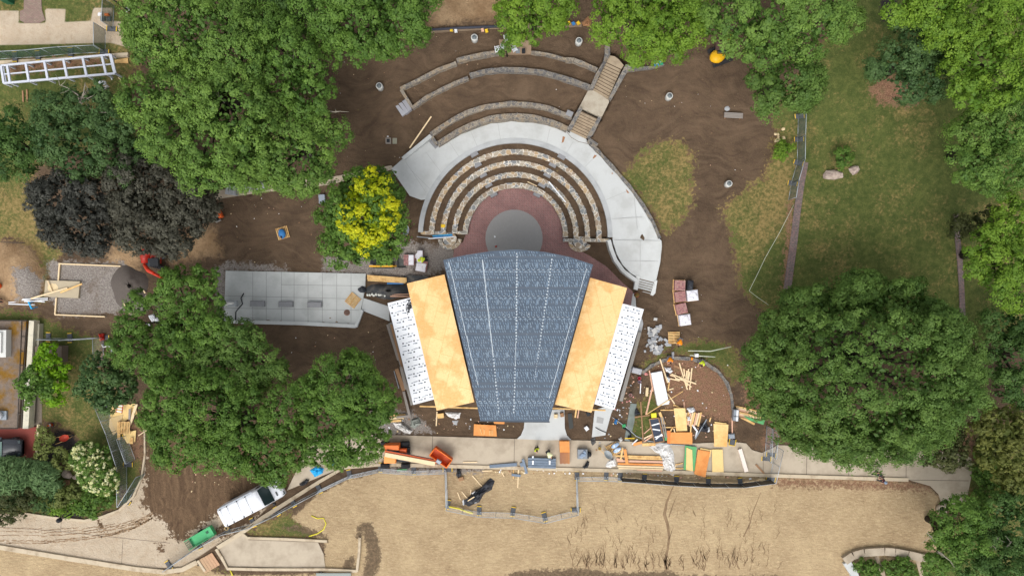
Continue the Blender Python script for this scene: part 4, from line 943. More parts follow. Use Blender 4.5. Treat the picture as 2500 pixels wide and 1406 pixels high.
tree('huge round dark green maple on the right, the largest crown', 'maple', [(2112,903,268,216),(2349,903,52),(2334,969,59),(2281,1021,53),(2215,1062,60),(2133,1081,54),(2050,1068,61),(1973,1044,55),(1905,1001,62),(1882,935,56),(1892,871,63),(1915,809,57),(1970,759,64),(2049,734,58),(2133,722,52),(2218,738,59),(2278,786,53),(2319,841,60),(2090,720,60),(2170,745,62),(2040,760,60),(2260,800,60)], 7.5, depth=.75, trunk_r=.6, clump=.74, leaf=.18, dens=1.25, low=-.1, jit=.35)
tree('loose yellow-olive tree at the right edge above the ivy', 'olive', [(2445,1045,54),(2485,1105,58),(2430,1112,42),(2470,1180,40),(2400,1060,36)], 5.5, trunk_r=.2, clump=.45, leaf=.22, dens=.8, loose=.15, twigs=[([(2470,1090),(2490,1100)],.05)])
tree('small dark olive tree leaning over the promenade end', 'olived', [(2300,1100,40),(2332,1118,34),(2272,1108,28),(2310,1075,34)], 4.5, trunk_r=.16, clump=.42, leaf=.2, loose=.1)
tree('green tree over the curved garden wall at the lower right', 'mid', [(2340,1268,56),(2300,1290,36),(2382,1258,38),(2312,1348,40),(2365,1325,46),(2285,1370,36)], 6.5, trunk_r=.28, clump=.58, twigs=[([(2290,1345),(2320,1368),(2330,1385)],.07),([(2275,1310),(2262,1300)],.05)])
tree('shadowy dark green tree filling the bottom right corner', 'dark', [(2425,1335,54),(2480,1290,58),(2465,1385,60),(2390,1390,48),(2495,1235,44),(2440,1245,40)], 6, trunk_r=.3, twigs=[([(2400,1350),(2425,1330),(2440,1310)],.07),([(2470,1320),(2450,1345)],.06)])
# left
tree('blue-green tree with bare grey branches below the white wrapped frame', 'blue', [(150,275,64),(222,258,52),(130,340,58),(210,335,66),(285,300,52),(275,375,56),(180,395,48),(330,365,34),(245,228,34),(310,415,36)], 7, trunk_r=.3, clump=.60, loose=.06,
     twigs=[([(195,255),(190,232),(165,215),(145,208)],.08),([(195,255),(205,225),(208,202)],.08),([(196,256),(215,240),(232,232)],.06),([(225,275),(255,275),(282,274)],.06)])
tree('deep green tree at the left edge above the dark purple tree', 'dark', [(28,310,46),(58,360,52),(18,392,42),(70,410,30),(-20,350,50)], 6, trunk_r=.25)
tree('left one of two dark purple-leaved trees', 'purple', [(152,490,78),(196,540,78),(212,470,56),(236,585,38),(142,560,46),(108,480,34),(190,590,32)], 7, trunk_r=.32, clump=.55, leaf=.19, dens=1.15)
tree('right one of two dark-leaved trees, browner on top, by the red digger', 'bronze', [(340,440,76),(392,478,96),(452,490,76),(350,540,76),(430,560,66),(485,520,48),(415,602,26),(305,500,40)], 7.5, trunk_r=.34, clump=.55, leaf=.19, dens=1.15)
tree('mid green tree left of the patio with white scraps beneath it', 'mid', [(440,700,54),(500,680,34),(405,728,42),(342,745,36),(322,790,34),(325,850,54),(465,795,58),(425,868,70),(515,800,48),(522,725,28),(395,835,26)], 7, trunk_r=.34, clump=.60, loose=.06, twigs=[([(400,740),(385,748),(370,742)],.05)])
tree('dark green tree at the centre of the lower left clump, above the bare soil', 'maple', [(560,832,58),(618,822,38),(640,880,56),(580,920,76),(690,905,26),(520,890,60),(490,860,50)], 6.5, trunk_r=.3, clump=.62)
tree('largest green tree of the lower left clump, over the muddy track', 'mid', [(430,980,86),(520,1000,96),(450,1075,80),(600,1015,86),(560,1085,66),(660,1090,80),(700,1010,66),(640,1125,48),(560,1118,42),(715,1100,46),(678,1146,36),(380,1040,40),(390,920,46)], 8, trunk_r=.44, clump=.64)
tree('round green tree at the right end of the lower left clump, near the band shell', 'mid', [(840,955,92),(900,980,70),(800,1030,76),(870,1060,76),(797,1088,54),(862,908,50),(928,1000,34),(850,1115,34),(760,960,42)], 8, trunk_r=.42, clump=.62, depth=.85, twigs=[([(845,905),(855,915),(850,925)],.05)])
tree('round maple with bright yellow leaves on top, beside the seat walls', 'mid', [(890,520,96),(930,480,66),(850,590,62),(925,570,70),(868,460,50),(955,520,46),(815,530,38),(870,620,26)], 6.5, trunk_r=.34, depth=.85, clump=.66, leaf=.22,
     extra=[('yellow', [(905,470,46,2.0),(890,530,58,2.4),(925,500,46,2.2),(870,565,34,1.9),(935,545,34,2.0),(860,500,34,2.0),(910,580,30,1.8)], dict(clump=.5, leaf=.21, dens=.42, name='yellow_foliage'))])
# shrubs and young trees
SH = dict(name='garden_shrub', cat='shrub', trunk_r=.06, clump=.3, leaf=.16, jit=.2)
tree('rounded blue-green spruce left of the plywood scrap heap', 'blue', [(250,915,52),(222,950,36),(290,945,42),(262,968,38),(300,900,30)], 4.5, trunk_r=.18, clump=.4, leaf=.2, name='spruce_tree')
tree('bright lime bamboo beside the cream parapet', 'bamboo', [(115,890,34),(140,930,30),(132,965,26),(120,860,22),(150,905,22)], 2.6, **{**SH, 'name':'bamboo_clump', 'leaf':.22, 'clump':.34})
tree('darker green bamboo leaning over the mossy roof edge', 'mid', [(70,935,28),(88,915,28),(66,960,20),(108,945,26),(72,985,14)], 3.2, **{**SH, 'name':'bamboo_clump', 'leaf':.2, 'clump':.32})
tree('clipped pale green hedge along the cream driveway kerb', 'hedge', [(112,1060,22),(110,1085,22),(105,1105,18)], 1.0, **{**SH,'name':'hedge'})
tree('pale green shrub between the black mulch and the flowering shrub', 'hedge', [(145,1110,20),(152,1135,22),(165,1125,16)], .9, **SH)
tree('large shrub covered in cream flower heads', 'mid', [(215,1120,38),(235,1150,44),(258,1170,36),(200,1105,24),(240,1115,30)], 1.6, **{**SH, 'name':'flowering_shrub'}, extra=[('cream', [(215,1120,40,.25),(238,1152,46,.25),(258,1172,38,.25),(205,1105,26,.2)], dict(clump=.13, leaf=.17, dens=.22, name='blossom'))])
tree('wide spiky grey-green shrub in the lower left corner', 'grassy', [(30,1165,50),(65,1150,30),(15,1195,40)], 1.3, **{**SH, 'leaf':.55, 'clump':.34, 'dens':4})
tree('smaller spiky grey-green shrub right of the wide one', 'grassy', [(112,1165,36),(128,1185,24),(96,1150,24)], 1.2, **{**SH, 'leaf':.5, 'clump':.32, 'dens':4})
tree('brownish green shrub at the very left beside the road', 'olived', [(35,1225,42),(10,1245,34),(62,1215,28)], 1.5, **SH)
tree('dark blue-green low conifer among the garden shrubs', 'blue', [(110,1218,32),(125,1200,22)], 1.0, **SH)
tree('pale yellowish shrub below the two pale boulders', 'hedge', [(160,1205,26),(185,1200,22),(145,1220,20)], .9, **SH)
tree('mid green shrub by the corner of the garden kerb', 'mid', [(235,1228,36),(265,1215,22),(205,1235,26)], 1.0, **SH)
tree('bright green ground shrub along the garden kerb', 'lime', [(165,1245,18),(140,1240,18),(190,1240,16)], .6, **SH)
tree('small lime green shrub beside the screened fence on the lawn', 'lime', [(1912,368,24),(1898,378,16),(1925,358,14),(1905,355,14)], 1.1, **{**SH, 'dens':.7})
tree('small fresh green shrub behind the big pale boulder', 'mid', [(2057,388,22),(2065,375,16),(2048,398,14)], 1.1, **SH)
tree('dense low ivy bed at the end of the promenade', 'mid', [(2400,1150,30),(2410,1200,30),(2390,1230,24),(2430,1170,26),(2395,1110,20)], .7, **{**SH, 'name':'ivy_bed'})
tree('green bedding plants left of the garden stepping path', 'mid', [(2110,1385,22),(2130,1375,16),(2100,1372,10),(2135,1398,16)], .5, **{**SH, 'name':'bedding_plant'})
tree('green bedding plants between the two garden stepping paths', 'mid', [(2180,1385,26),(2205,1375,20),(2215,1395,20),(2170,1370,14)], .5, **{**SH, 'name':'bedding_plant'})
tree('leafy sapling hanging over the left side of the tan pad', 'mid', [(1238,115,12),(1220,130,9),(1250,105,10)], 2.2, **{**SH, 'name':'young_tree', 'dens':.6, 'cat':'tree'})
tree('small green bush at the end of the upper road', 'light', [(318,70,22),(322,95,20),(310,85,14)], 2, **SH)
tree('brown dead shrub under the small olive tree', 'olived', [(2335,1070,26),(2310,1058,20)], .9, **{**SH, 'dens':.5})
# ------------------------------------------------------------------ vehicles
def wheel(root, x, y, r, w, name='wheel'):
    m = MB(); m.v = []; prof = [(r*.55,-w/2),(r*.92,-w/2),(r,-w*.3),(r,w*.3),(r*.92,w/2),(r*.55,w/2)]
    n = 20; vs = []; fs = []
    for (rr, a) in prof:
        for k in range(n): t = 2*math.pi*k/n; vs.append((x+rr*math.cos(t), y+a, r+rr*math.sin(t)))
    for i in range(len(prof)-1):
        for k in range(n): fs.append((i*n+k, i*n+(k+1)%n, (i+1)*n+(k+1)%n, (i+1)*n+k))
    m.add(vs, fs, 0, True); o = m.build(name, tyre_m, root)
    m = MB(); m.tube([(x, y-w*.42, r), (x, y+w*.42, r)], r*.56, 14); m.build('rim', grey_m, o)
    return o
def loft(secs, mi=0, smooth=True):       # sections: list of rings with the same number of points
    m = MB(); n = len(secs[0]); vs = [p for s_ in secs for p in s_]
    fs = [(i*n+j, i*n+(j+1)%n, (i+1)*n+(j+1)%n, (i+1)*n+j) for i in range(len(secs)-1) for j in range(n)]
    fs += [tuple(range(n-1,-1,-1)), tuple((len(secs)-1)*n+j for j in range(n))]
    m.add(vs, fs, mi, smooth); return m
def rsec(x, w, z0, z1, r=.15, tw=1.0):   # rounded body cross-section at x
    h = w/2; t = h*tw
    return [(x,-h,z0+r),(x,-h+r,z0),(x,h-r,z0),(x,h,z0+r),(x,h,(z0+z1)*.55),(x,t,z1-r),(x,t-r,z1),(x,0,z1+.02),(x,-t+r,z1),(x,-t,z1-r),(x,-h,(z0+z1)*.55)]
def heading(a, b): # photo direction -> rotation about z
    return math.atan2(-(b[1]-a[1]), b[0]-a[0])
# white van: rear at (588,1232), nose at (692,1182)
p = at(632,1211,0); rz = heading((582,1238),(694,1180))
t = thing('white_van', 'white cargo van with roof rack bars parked on the muddy track under the trees', 'van', gp(629,1213,.03), rz)
Lg = 5.9
bd = loft([rsec(-2.95,1.9,.45,2.30,.12,.9), rsec(-2.8,2.0,.35,2.45,.14,.9), rsec(1.0,2.02,.35,2.48,.14,.9), rsec(1.25,2.02,.35,2.40,.14,.88), rsec(2.05,2.02,.35,1.28,.14,.92), rsec(2.6,1.96,.38,1.12,.14,.9), rsec(2.92,1.7,.45,.92,.12,.9)])
bd.build('body', van_m, t)
m = MB(); m.add([(1.32,-.82,2.30),(1.32,.82,2.30),(2.0,.90,1.38),(2.0,-.90,1.38)], [(0,1,2,3)]); m.v = [(x, y, z+.05) for x, y, z in m.v]; m.build('windscreen', glass_m, t)
for s_ in (-1, 1):
    m = MB(); m.add([(1.05,s_*1.025,1.35),(1.9,s_*1.025,1.30),(1.45,s_*.98,2.05),(1.05,s_*.97,2.12)], [(0,1,2,3) if s_ < 0 else (3,2,1,0)]); m.build('side_window', glass_m, t)
    m = MB(); m.box((1.75,s_*1.17,1.35),(.22,.26,.32),bev=.05); m.build('wing_mirror', black_p, t)
    m = MB(); m.box((2.78,s_*.68,.9),(.3,.34,.14),bev=.04); m.build('headlight', glass_m, t)
    for x in (-1.9, 1.95): wheel(t, x, s_*.93, .36, .25)
    m = MB(); m.box((2.35,s_*.42,1.235),(.13,.42,.02)); m.build('bonnet_vent', black_p, t)
for x in (-2.6,-1.9,-.85,.05):
    m = MB(); m.beam((x,-.88,2.56),(x,.88,2.56),.05,.03); o = m.build('roof_bar', white_p, t)
    for s_ in (-1,1): b_ = MB(); b_.box((x,s_*.82,2.52),(.14,.12,.10)); b_.build('bar_foot', black_p, o)
m = MB(); m.beam((-2.7,.93,2.52),(.9,.93,2.52),.10,.06); m.build('gutter_rail', grey_m, t)
# dark car at the left edge
t = thing('parked_car', 'black car with a yellow vest on its dashboard parked nose out on red paving', 'car', at(10,1089,.05), 0.0)
lo = loft([rsec(-2.25,1.6,.4,.95,.12), rsec(-2.1,1.8,.3,1.05,.14), rsec(.9,1.84,.28,1.06,.14), rsec(1.6,1.80,.28,1.0,.14), rsec(2.1,1.66,.3,.86,.12), rsec(2.28,1.3,.4,.72,.1)]); lo.build('body', car_m, t)
gh = loft([rsec(-2.0,1.5,1.0,1.1,.04,.9), rsec(-1.5,1.5,1.0,1.55,.06,.86), rsec(-.2,1.5,1.0,1.6,.06,.86), rsec(.55,1.55,1.0,1.1,.04,.92)]); gh.build('cabin', car_m, t)
m = MB(); m.add([(-.15,-.62,1.66),(-.15,.62,1.66),(.62,.72,1.14),(.62,-.72,1.14)], [(0,1,2,3)]); o = m.build('windscreen', M('tinted_windscreen', C(120,146,136), .05, 1, .1, spec=.6), t)
m = MB(); m.add([(.2,-.58,1.432),(.2,-.25,1.432),(.5,-.25,1.232),(.5,-.6,1.232)], [(0,1,2,3)]); m.build('dashboard_vest', hv_y, o)
m = MB(); m.strip([(0,0),(1,1)],1,0,.01); 
for s_ in (-1,1):
    m = MB(); m.box((.45,s_*1.0,1.05),(.2,.22,.14),bev=.04); m.build('wing_mirror', car_m, t)
    m = MB(); m.box((2.08,s_*.62,.86),(.28,.3,.1),bev=.04); m.build('headlight', glass_m, t)
    for x in (-1.4,1.38): wheel(t, x, s_*.82, .34, .22)
    m = MB(); m.beam((.7,s_*.45,1.095),(1.9,s_*.36,1.0),.03,.02); m.build('bonnet_crease', black_p, t)
m = MB(); m.box((2.2,0,.62),(.16,1.5,.3),bev=.06); m.build('bumper', black_p, t)
# green trailer
t = thing('green_skip', 'bright green tipping skip with a mesh tail, standing on the muddy road', 'skip', gp(496,1306,.02), heading((463,1323),(526,1286)))
m = MB(); Lk, Wk = 2.85, .95
m.box((-.1,0,.45),(Lk*.74,Wk-.1,.06))
for s_ in (-1,1): m.beam((-Lk/2,s_*Wk/2,.62),(Lk/2,s_*Wk/2,.62),.06,.5)
m.beam((Lk/2,-Wk/2,.62),(Lk/2,Wk/2,.62),.06,.5); m.build('tray', green_p, t)
m = MB(); m.box((1.05,0,.72),(.62,Wk-.1,.08)); m.build('front_deck', green_p, t)
m = MB(); m.box((.92,.12,.77),(.26,.26,.03)); m.build('hatch', green_d, t)
m = MB()
for k in range(6): m.beam((-Lk/2+.02+.09*k,-Wk/2,.84-.05*k),(-Lk/2+.02+.09*k,Wk/2,.84-.05*k),.03,.03)
for k in range(5): m.beam((-Lk/2,-Wk/2+Wk*k/4,.85),(-Lk/2+.5,-Wk/2+Wk*k/4,.58),.03,.03)
m.build('tail_mesh', green_d, t)
for s_ in (-1,1): wheel(t, .1, s_*(Wk/2+.08), .24, .14)
# boom lift
t = thing('boom_lift', 'orange boom lift with a large open basket lying by the sand wall', 'boom lift', gp(955,1110,0), 0)
def bx(name, a, b, z0, z1, mat, par=t, bev=.06):
    (x0,y0), (x1,y1) = a, b; zc = (z0+z1)/2; A, B = at(x0,y0,z1), at(x1,y1,z1); L = t.location
    m = MB(); m.box(((A[0]+B[0])/2-L.x, (A[1]+B[1])/2-L.y, zc-L.z), (abs(B[0]-A[0]), abs(B[1]-A[1]), z1-z0), bev=bev); return m.build(name, mat, par)
bx('engine_cover', (937,1086), (974,1099), .4, 1.5, orange_p); bx('rear_cover', (974,1096), (992,1106), .4, 1.3, orange_d)
o = bx('side_cover', (937,1113), (966,1131), .4, 1.4, M('pale_orange_paint', C(244,160,84), .05, 3, .4)); bx('chassis', (945,1092), (1000,1128), .35, .8, black_p)
for (x, y) in ((989,1083),(990,1136),(940,1083),(940,1136)): 
    m = MB(); c = Vector(at(x,y,.4))-t.location; m.tube([c+Vector((0,-.2,0)), c+Vector((0,.2,0))], .4, 18); 
    for k in range(18): a = k*.349; m.box(c+Vector((.4*math.cos(a),0,.4*math.sin(a))), (.07,.4,.07))
    m.build('wheel', tyre_m, t)
m = MB(); a, b_ = Vector(at(940,1102,1.5))-t.location, Vector(at(1066,1126,1.15))-t.location
m.beam(a, b_, .32, .34); m.build('boom', orange_d, t)
m = MB(); m.beam(a+Vector((.2,.17,.12)), b_+Vector((0,.17,.12)), .05, .12); m.build('hose_track', black_p, t)
bc = Vector(at(1077,1115,1.0))-t.location; ra = heading((1056,1099),(1100,1131)); Mr = Matrix.Rotation(ra, 3, 'Z')
m = MB()
Lb, Wb = 2.0, .92
m.box(bc+Vector((0,0,-.45)), (Lb,Wb,.06), ra)
for s_ in (-1,1):
    m.box(bc+Mr@Vector((0,s_*Wb/2,-.1)), (Lb,.06,.7), ra); m.box(bc+Mr@Vector((s_*Lb/2,0,-.1)), (.06,Wb,.7), ra)
o = m.build('basket', orange_d, t)
m = MB()
for s_ in (-1,1):
    m.tube([bc+Mr@Vector((-Lb/2,s_*Wb/2,.3)), bc+Mr@Vector((Lb/2,s_*Wb/2,.3))], .06, 8); m.tube([bc+Mr@Vector((s_*Lb/2,-Wb/2,.3)), bc+Mr@Vector((s_*Lb/2,Wb/2,.3))], .06, 8)
m.build('top_rail', orange_p, o)
m = MB(); m.box(Vector(at(1071,1126,1.4))-t.location, (.5,.35,.3), -.6, bev=.05); m.build('control_box', grey_m, t)
m = MB(); m.beam(at(940,1109,1.72), at(1062,1132,1.42), .40, .12); m.top('timber_plank', wood_pale, 'long pale timber plank lying along the orange lift boom', 'plank')
# diggers
def tracks(t, L, W, r, tw):
    for s_ in (-1, 1):
        m = MB(); pts = []
        for k in range(20):
            f = k/20*2*math.pi; x = math.cos(f); z = math.sin(f); pts.append(((L/2-r)*(1 if x > 0 else -1)+x*r, s_*W/2, r+z*r))
        vs = [(x, y-tw/2, z) for x, y, z in pts]+[(x, y+tw/2, z) for x, y, z in pts]; n = 20
        m.add(vs, [(i,(i+1)%n,n+(i+1)%n,n+i) for i in range(n)]+[tuple(range(n-1,-1,-1)), tuple(range(n,2*n))])
        for k in range(int(L/.18)): m.box((-L/2+.1+.18*k, s_*W/2, 2*r+.015), (.09, tw, .04))
        m.build('track', tyre_m, t)
t = thing('red_digger', 'red mini digger with its arm folded forward beside the gravel heap', 'digger', gp(388,632,.02), heading((388,632),(420,640)))
tracks(t, 2.2, 1.5, .25, .34)
t2 = t; L = t.location
def W_(px, py, z): 
    v_ = Vector(at(px, py, z+L.z))-L; return Matrix.Rotation(-t2.rotation_euler.z, 3, 'Z')@v_
m = MB(); m.tube([W_(372,606,.95), W_(360,614,1.0), W_(354,628,1.0), W_(355,642,1.0)], [.5,.52,.45,.35], 10); m.build('counterweight', red_p, t)
m = MB(); m.box(W_(375,628,.75), (1.3,1.2,.5), .2, bev=.1); m.build('house', red_p, t)
m = MB(); m.box(W_(376,640,1.6), (.85,.8,.1), .3, bev=.04); m.build('cab_roof', black_p, t)
m = MB(); m.box(W_(376,640,1.2), (.8,.75,.7), .3); m.build('cab_glass', glass_m, t)
m = MB(); m.tube([W_(352,646,1.0), W_(362,660,1.7), W_(376,668,1.9)], [.16,.2,.16], 8); m.build('boom', red_b, t)
m = MB(); m.tube([W_(376,668,1.9), W_(390,675,1.6), W_(400,682,.6)], [.15,.14,.10], 8); m.build('dipper_arm', red_b, t)
m = MB(); m.blob(W_(403,683,.4), (.3,.28,.3), 10, 6, .05); m.build('bucket', red_p, t)
m = MB(); m.beam(W_(394,610,.35), W_(398,632,.35), .35, .3); m.build('dozer_blade', grey_m, t)
m = MB(); m.tube([W_(388,606,1.0), W_(395,618,1.1), W_(402,624,1.0)], .06, 6); m.build('hydraulic_hose', black_p, t)
t = thing('yellow_digger', 'yellow mini digger half hidden under the trees above the wooden bench', 'digger', gp(1756,138,.02), R(20)); L = t.location; t2 = t
tracks(t, 1.9, 1.35, .24, .32)
m = MB(); m.blob(W_(1752,138,.95), (.75,.62,.45), 14, 8, .03); m.build('house', M('digger_yellow', C(236,180,30), .08, 3, .4), t)
m = MB(); m.box(W_(1761,124,1.3), (.85,.7,1.0), R(-20), bev=.05); m.build('cab', glass_m, t)
m = MB(); m.box(W_(1760,112,1.85), (.95,.75,.08), R(-20), bev=.03); m.build('cab_roof', M('rusty_roof', C(92,70,62), .15, 3, .6), t)
m = MB(); m.tube([W_(1768,108,1.0), W_(1778,96,1.9), W_(1786,86,1.2)], .14, 8); m.build('boom', M('digger_yellow_arm', C(226,170,30), .08, 3, .4), t)
t = thing('skid_loader', 'yellow and black skid loader with a wide steel bucket, half under the yellow-topped maple', 'loader', gp(938,632,.02), 0.0); L = t.location; t2 = t
tracks(t, 2.1, 1.45, .28, .34)
m = MB(); m.box((-.2,0,.75),(1.9,1.1,.7),bev=.08); m.build('body', black_p, t)
for s_ in (-1,1): m = MB(); m.beam((-1.2,s_*.75,1.2),(1.0,s_*.75,1.15),.16,.2); m.beam((1.0,s_*.75,1.15),(1.25,s_*.72,.5),.14,.16); m.build('lift_arm', M('loader_yellow', C(238,178,52), .08, 3, .4) , t)
m = MB(); m.box((.0,0,1.45),(1.0,.85,.8),bev=.06); o = m.build('cab', glass_m, t)
m = MB(); m.box((.0,0,1.88),(1.05,.9,.06)); m.build('cab_roof', black_p, o)
m = MB(); m.box((1.72,0,.10),(.78,1.75,.05)); m.box((1.34,0,.32),(.06,1.75,.5)); 
for s_ in (-1,1): m.box((1.7,s_*.86,.25),(.75,.03,.3))
m.build('bucket', M('worn_steel', C(96,98,94), .25, 3, .5, metal=.2, fine=.15), t)
t = thing('plate_compactor', 'small orange and grey machine at the right edge of the brown-leaved tree', 'machine', gp(530,527,.0), R(-65))
m = MB(); m.box((0,0,.3),(1.3,.55,.25),bev=.06); m.build('frame', M('machine_grey', C(150,146,140), .15, 4, .5), t)
m = MB(); m.box((-.1,.45,.45),(1.1,.4,.5),bev=.08); m.build('orange_cover', orange_d, t)
m = MB(); m.box((.4,0,.55),(.4,.4,.25),bev=.05); m.build('engine', black_p, t)

# ------------------------------------------------------------------ people
def person(label, px, py, rz, pose='stand', top=hv_y, legs=cloth_d, head=hair_m, hat=None, dz=0.0, h=1.75):
    t = thing('person', label, 'person', gp(px, py, dz), rz)
    k = h/1.75; V = lambda x, y, z: (x*k, y*k, z*k)
    if pose == 'walk':
        J = dict(pel=(0,0,.93), ch=(.03,0,1.28), nk=(.04,0,1.47), hd=(.08,0,1.62), tp=(.07,0,1.72))
        Lg = [((0,.09,.9),(.16,.1,.5),(.22,.1,.09),(.36,.1,.05)), ((0,-.09,.9),(.02,-.1,.48),(-.24,-.1,.12),(-.12,-.1,.04))]
        Ar = [((.03,.19,1.40),(-.06,.25,1.12),(.08,.26,.88)), ((.03,-.19,1.40),(.06,-.25,1.12),(.22,-.23,.92))]
    elif pose == 'bend':
        J = dict(pel=(-.12,0,.80), ch=(.22,0,1.02), nk=(.40,0,1.05), hd=(.53,0,1.02), tp=(.62,0,1.0))
        Lg = [((-.12,.10,.78),(.06,.12,.44),(-.10,.12,.09),(.06,.13,.05)), ((-.12,-.10,.78),(.10,-.12,.44),(-.04,-.12,.09),(.12,-.13,.05))]
        Ar = [((.28,.19,.98),(.36,.22,.70),(.44,.14,.45)), ((.28,-.19,.98),(.38,-.20,.68),(.46,-.08,.44))]
    elif pose == 'kneel':
        J = dict(pel=(-.10,0,.42), ch=(.14,0,.74), nk=(.28,0,.86), hd=(.40,0,.90), tp=(.46,0,.97))
        Lg = [((-.10,.10,.42),(.24,.14,.12),(-.14,.16,.08),(-.26,.16,.05)), ((-.10,-.10,.42),(.22,-.16,.14),(-.16,-.16,.08),(-.28,-.16,.05))]
        Ar = [((.16,.20,.74),(.32,.26,.50),(.50,.18,.30)), ((.16,-.20,.74),(.34,-.24,.48),(.54,-.12,.28))]
    else:
        J = dict(pel=(0,0,.93), ch=(0,0,1.28), nk=(0,0,1.47), hd=(.03,0,1.62), tp=(.02,0,1.72))
        Lg = [((0,.09,.9),(.02,.1,.5),(0,.11,.09),(.14,.12,.05)), ((0,-.09,.9),(.02,-.1,.5),(0,-.11,.09),(.14,-.12,.05))]
        Ar = [((0,.19,1.40),(-.03,.25,1.12),(.10,.24,.90)), ((0,-.19,1.40),(.04,-.25,1.12),(.24,-.16,1.02))]
    def skin(name, chains, mat):
        vs, es, rr = [], [], []
        def add(p, r_): vs.append(V(*p)); rr.append(r_*k); return len(vs)-1
        def ch(start, pts, rs):
            i = start
            for p_, r_ in zip(pts, rs):
                j = add(p_, r_); 
                if i is not None: es.append((i, j))
                i = j
            return i
        chains(add, ch)
        me = bpy.data.meshes.new(name); me.from_pydata(vs, es, []); o = bpy.data.objects.new(name, me); col.objects.link(o); o.parent = t
        m_ = o.modifiers.new('skin', 'SKIN'); m_.use_smooth_shade = True
        for i, sv in enumerate(me.skin_vertices[0].data): sv.radius = (rr[i], rr[i]); sv.use_root = (i == 0)
        o.modifiers.new('sub', 'SUBSURF').render_levels = 1; me.materials.append(mat); return o
    def fbody(add, ch):
        r0 = add(J['pel'], .13); c = ch(r0, [J['ch']], [.13]); n_ = ch(c, [J['nk']], [.06]); ch(n_, [J['hd'], J['tp']], [.095, .07])
        hd = J['hd']; ch(len(vs_dummy) if False else None, [], [])
        for a in Ar:
            w = ch(c, a, [.055,.045,.032]); e = Vector(a[2]); d = (e-Vector(a[1])).normalized(); sd = d.cross(Vector((0,0,1))).normalized()
            pm = ch(w, [tuple(e+d*.07)], [.03])
            for q_, ln in ((-.03,.06),(-.01,.075),(.01,.07),(.03,.055)):
                ch(pm, [tuple(e+d*.10+sd*q_), tuple(e+d*(.10+ln)+sd*q_-Vector((0,0,.015)))], [.010,.008])
            ch(w, [tuple(e+d*.05+sd*.05), tuple(e+d*.09+sd*.07)], [.011,.009])
        for l in Lg: ch(r0, l, [.085,.055,.042,.04])
    vs_dummy = []
    skin('body', fbody, skin_m)
    def ftop(add, ch):
        r0 = add(tuple(Vector(J['pel'])+Vector((0,0,.03))), .165); c = ch(r0, [J['ch']], [.18]); ch(c, [tuple(Vector(J['nk'])*.75+Vector(J['ch'])*.25)], [.10])
        for a in Ar: ch(c, [a[0], tuple(Vector(a[0])*.3+Vector(a[1])*.7)], [.09,.07])
    skin('vest' if top in (hv_y, hv_o) else 'shirt', ftop, top)
    def flegs(add, ch):
        r0 = add(J['pel'], .15)
        for l in Lg: ch(r0, l[:3], [.11,.08,.06])
    skin('trousers', flegs, legs)
    for l in Lg:
        m = MB(); a, b_ = Vector(l[2]), Vector(l[3]); m.tube([a*k+Vector((0,0,-.02)), (a*.4+b_*.6)*k, b_*k+(b_-a).normalized()*.08], [.055,.06,.045], 8); m.build('shoe', black_p if hat is not hat_blue else white_p, t)
    hd = Vector(J['hd'])*k; tp = Vector(J['tp'])*k; ax = (tp-hd).normalized()
    m = MB(); m.blob(tuple(hd+ax*.03), (.11,.10,.125), 12, 8, .0); o = m.build('hair' if hat is None else 'hard_hat', head if hat is None else hat, t)
    if hat is not None: b_ = MB(); b_.lathe(tuple(hd+ax*.02), [(.10,0),(.155,.0),(.155,.012),(.10,.02)], 16); b_.build('brim', hat, o)
    fw = Vector((1,0,0)) if pose != 'bend' else Vector((.2,0,-1)).normalized(); sd = Vector((0,1,0))
    m = MB(); m.blob(tuple(hd+fw*.115*k+ax*-.02), (.018,.016,.022), 6, 4, 0)
    for s_ in (-1,1): m.blob(tuple(hd+sd*s_*.105*k), (.02,.012,.03), 6, 4, 0)
    m.build('face', skin_m, t)
    return t
person('person in a lime yellow vest crouching between plastic-covered brick pallets', 1036,633, R(-160), 'kneel', hv_y, cloth_d, hat=hv_y, dz=.05)
person('worker in a yellow vest and dark cap standing on the promenade', 1309,1090, R(-60), 'stand', hv_y, cloth_d, hair_m)
person('worker with a pale yellow back bending over on the promenade', 1338,1101, R(-55), 'bend', M('pale_vest', C(240,242,190), .05, 8, .8), cloth_d, hair_m)
person('worker in orange bending beside the wooden pallet', 1656,830, R(-110), 'bend', hv_o, cloth_g, hair_m)
person('worker in orange kneeling on the curved wall by the stacked stone', 1633,874, R(-95), 'kneel', hv_o, cloth_g, hair_m, dz=.1)
person('worker in yellow kneeling at the right part of the curved wall', 1712,882, R(-120), 'kneel', hv_y, cloth_g, hair_m, dz=.1)
person('person in black walking along the promenade', 2136,1152, R(200), 'walk', cloth_d, cloth_d, hair_m)
person('person in a maroon top and pale blue hat walking on the promenade edge', 2143,1166, R(200), 'walk', cloth_m, cloth_d, hat=hat_blue, h=1.68)
person('person in a lavender shirt at the left edge above the white pipes', 3,733, R(-20), 'bend', M('lavender_cloth', C(206,190,220), .05, 8, .9), cloth_g, hair_m)
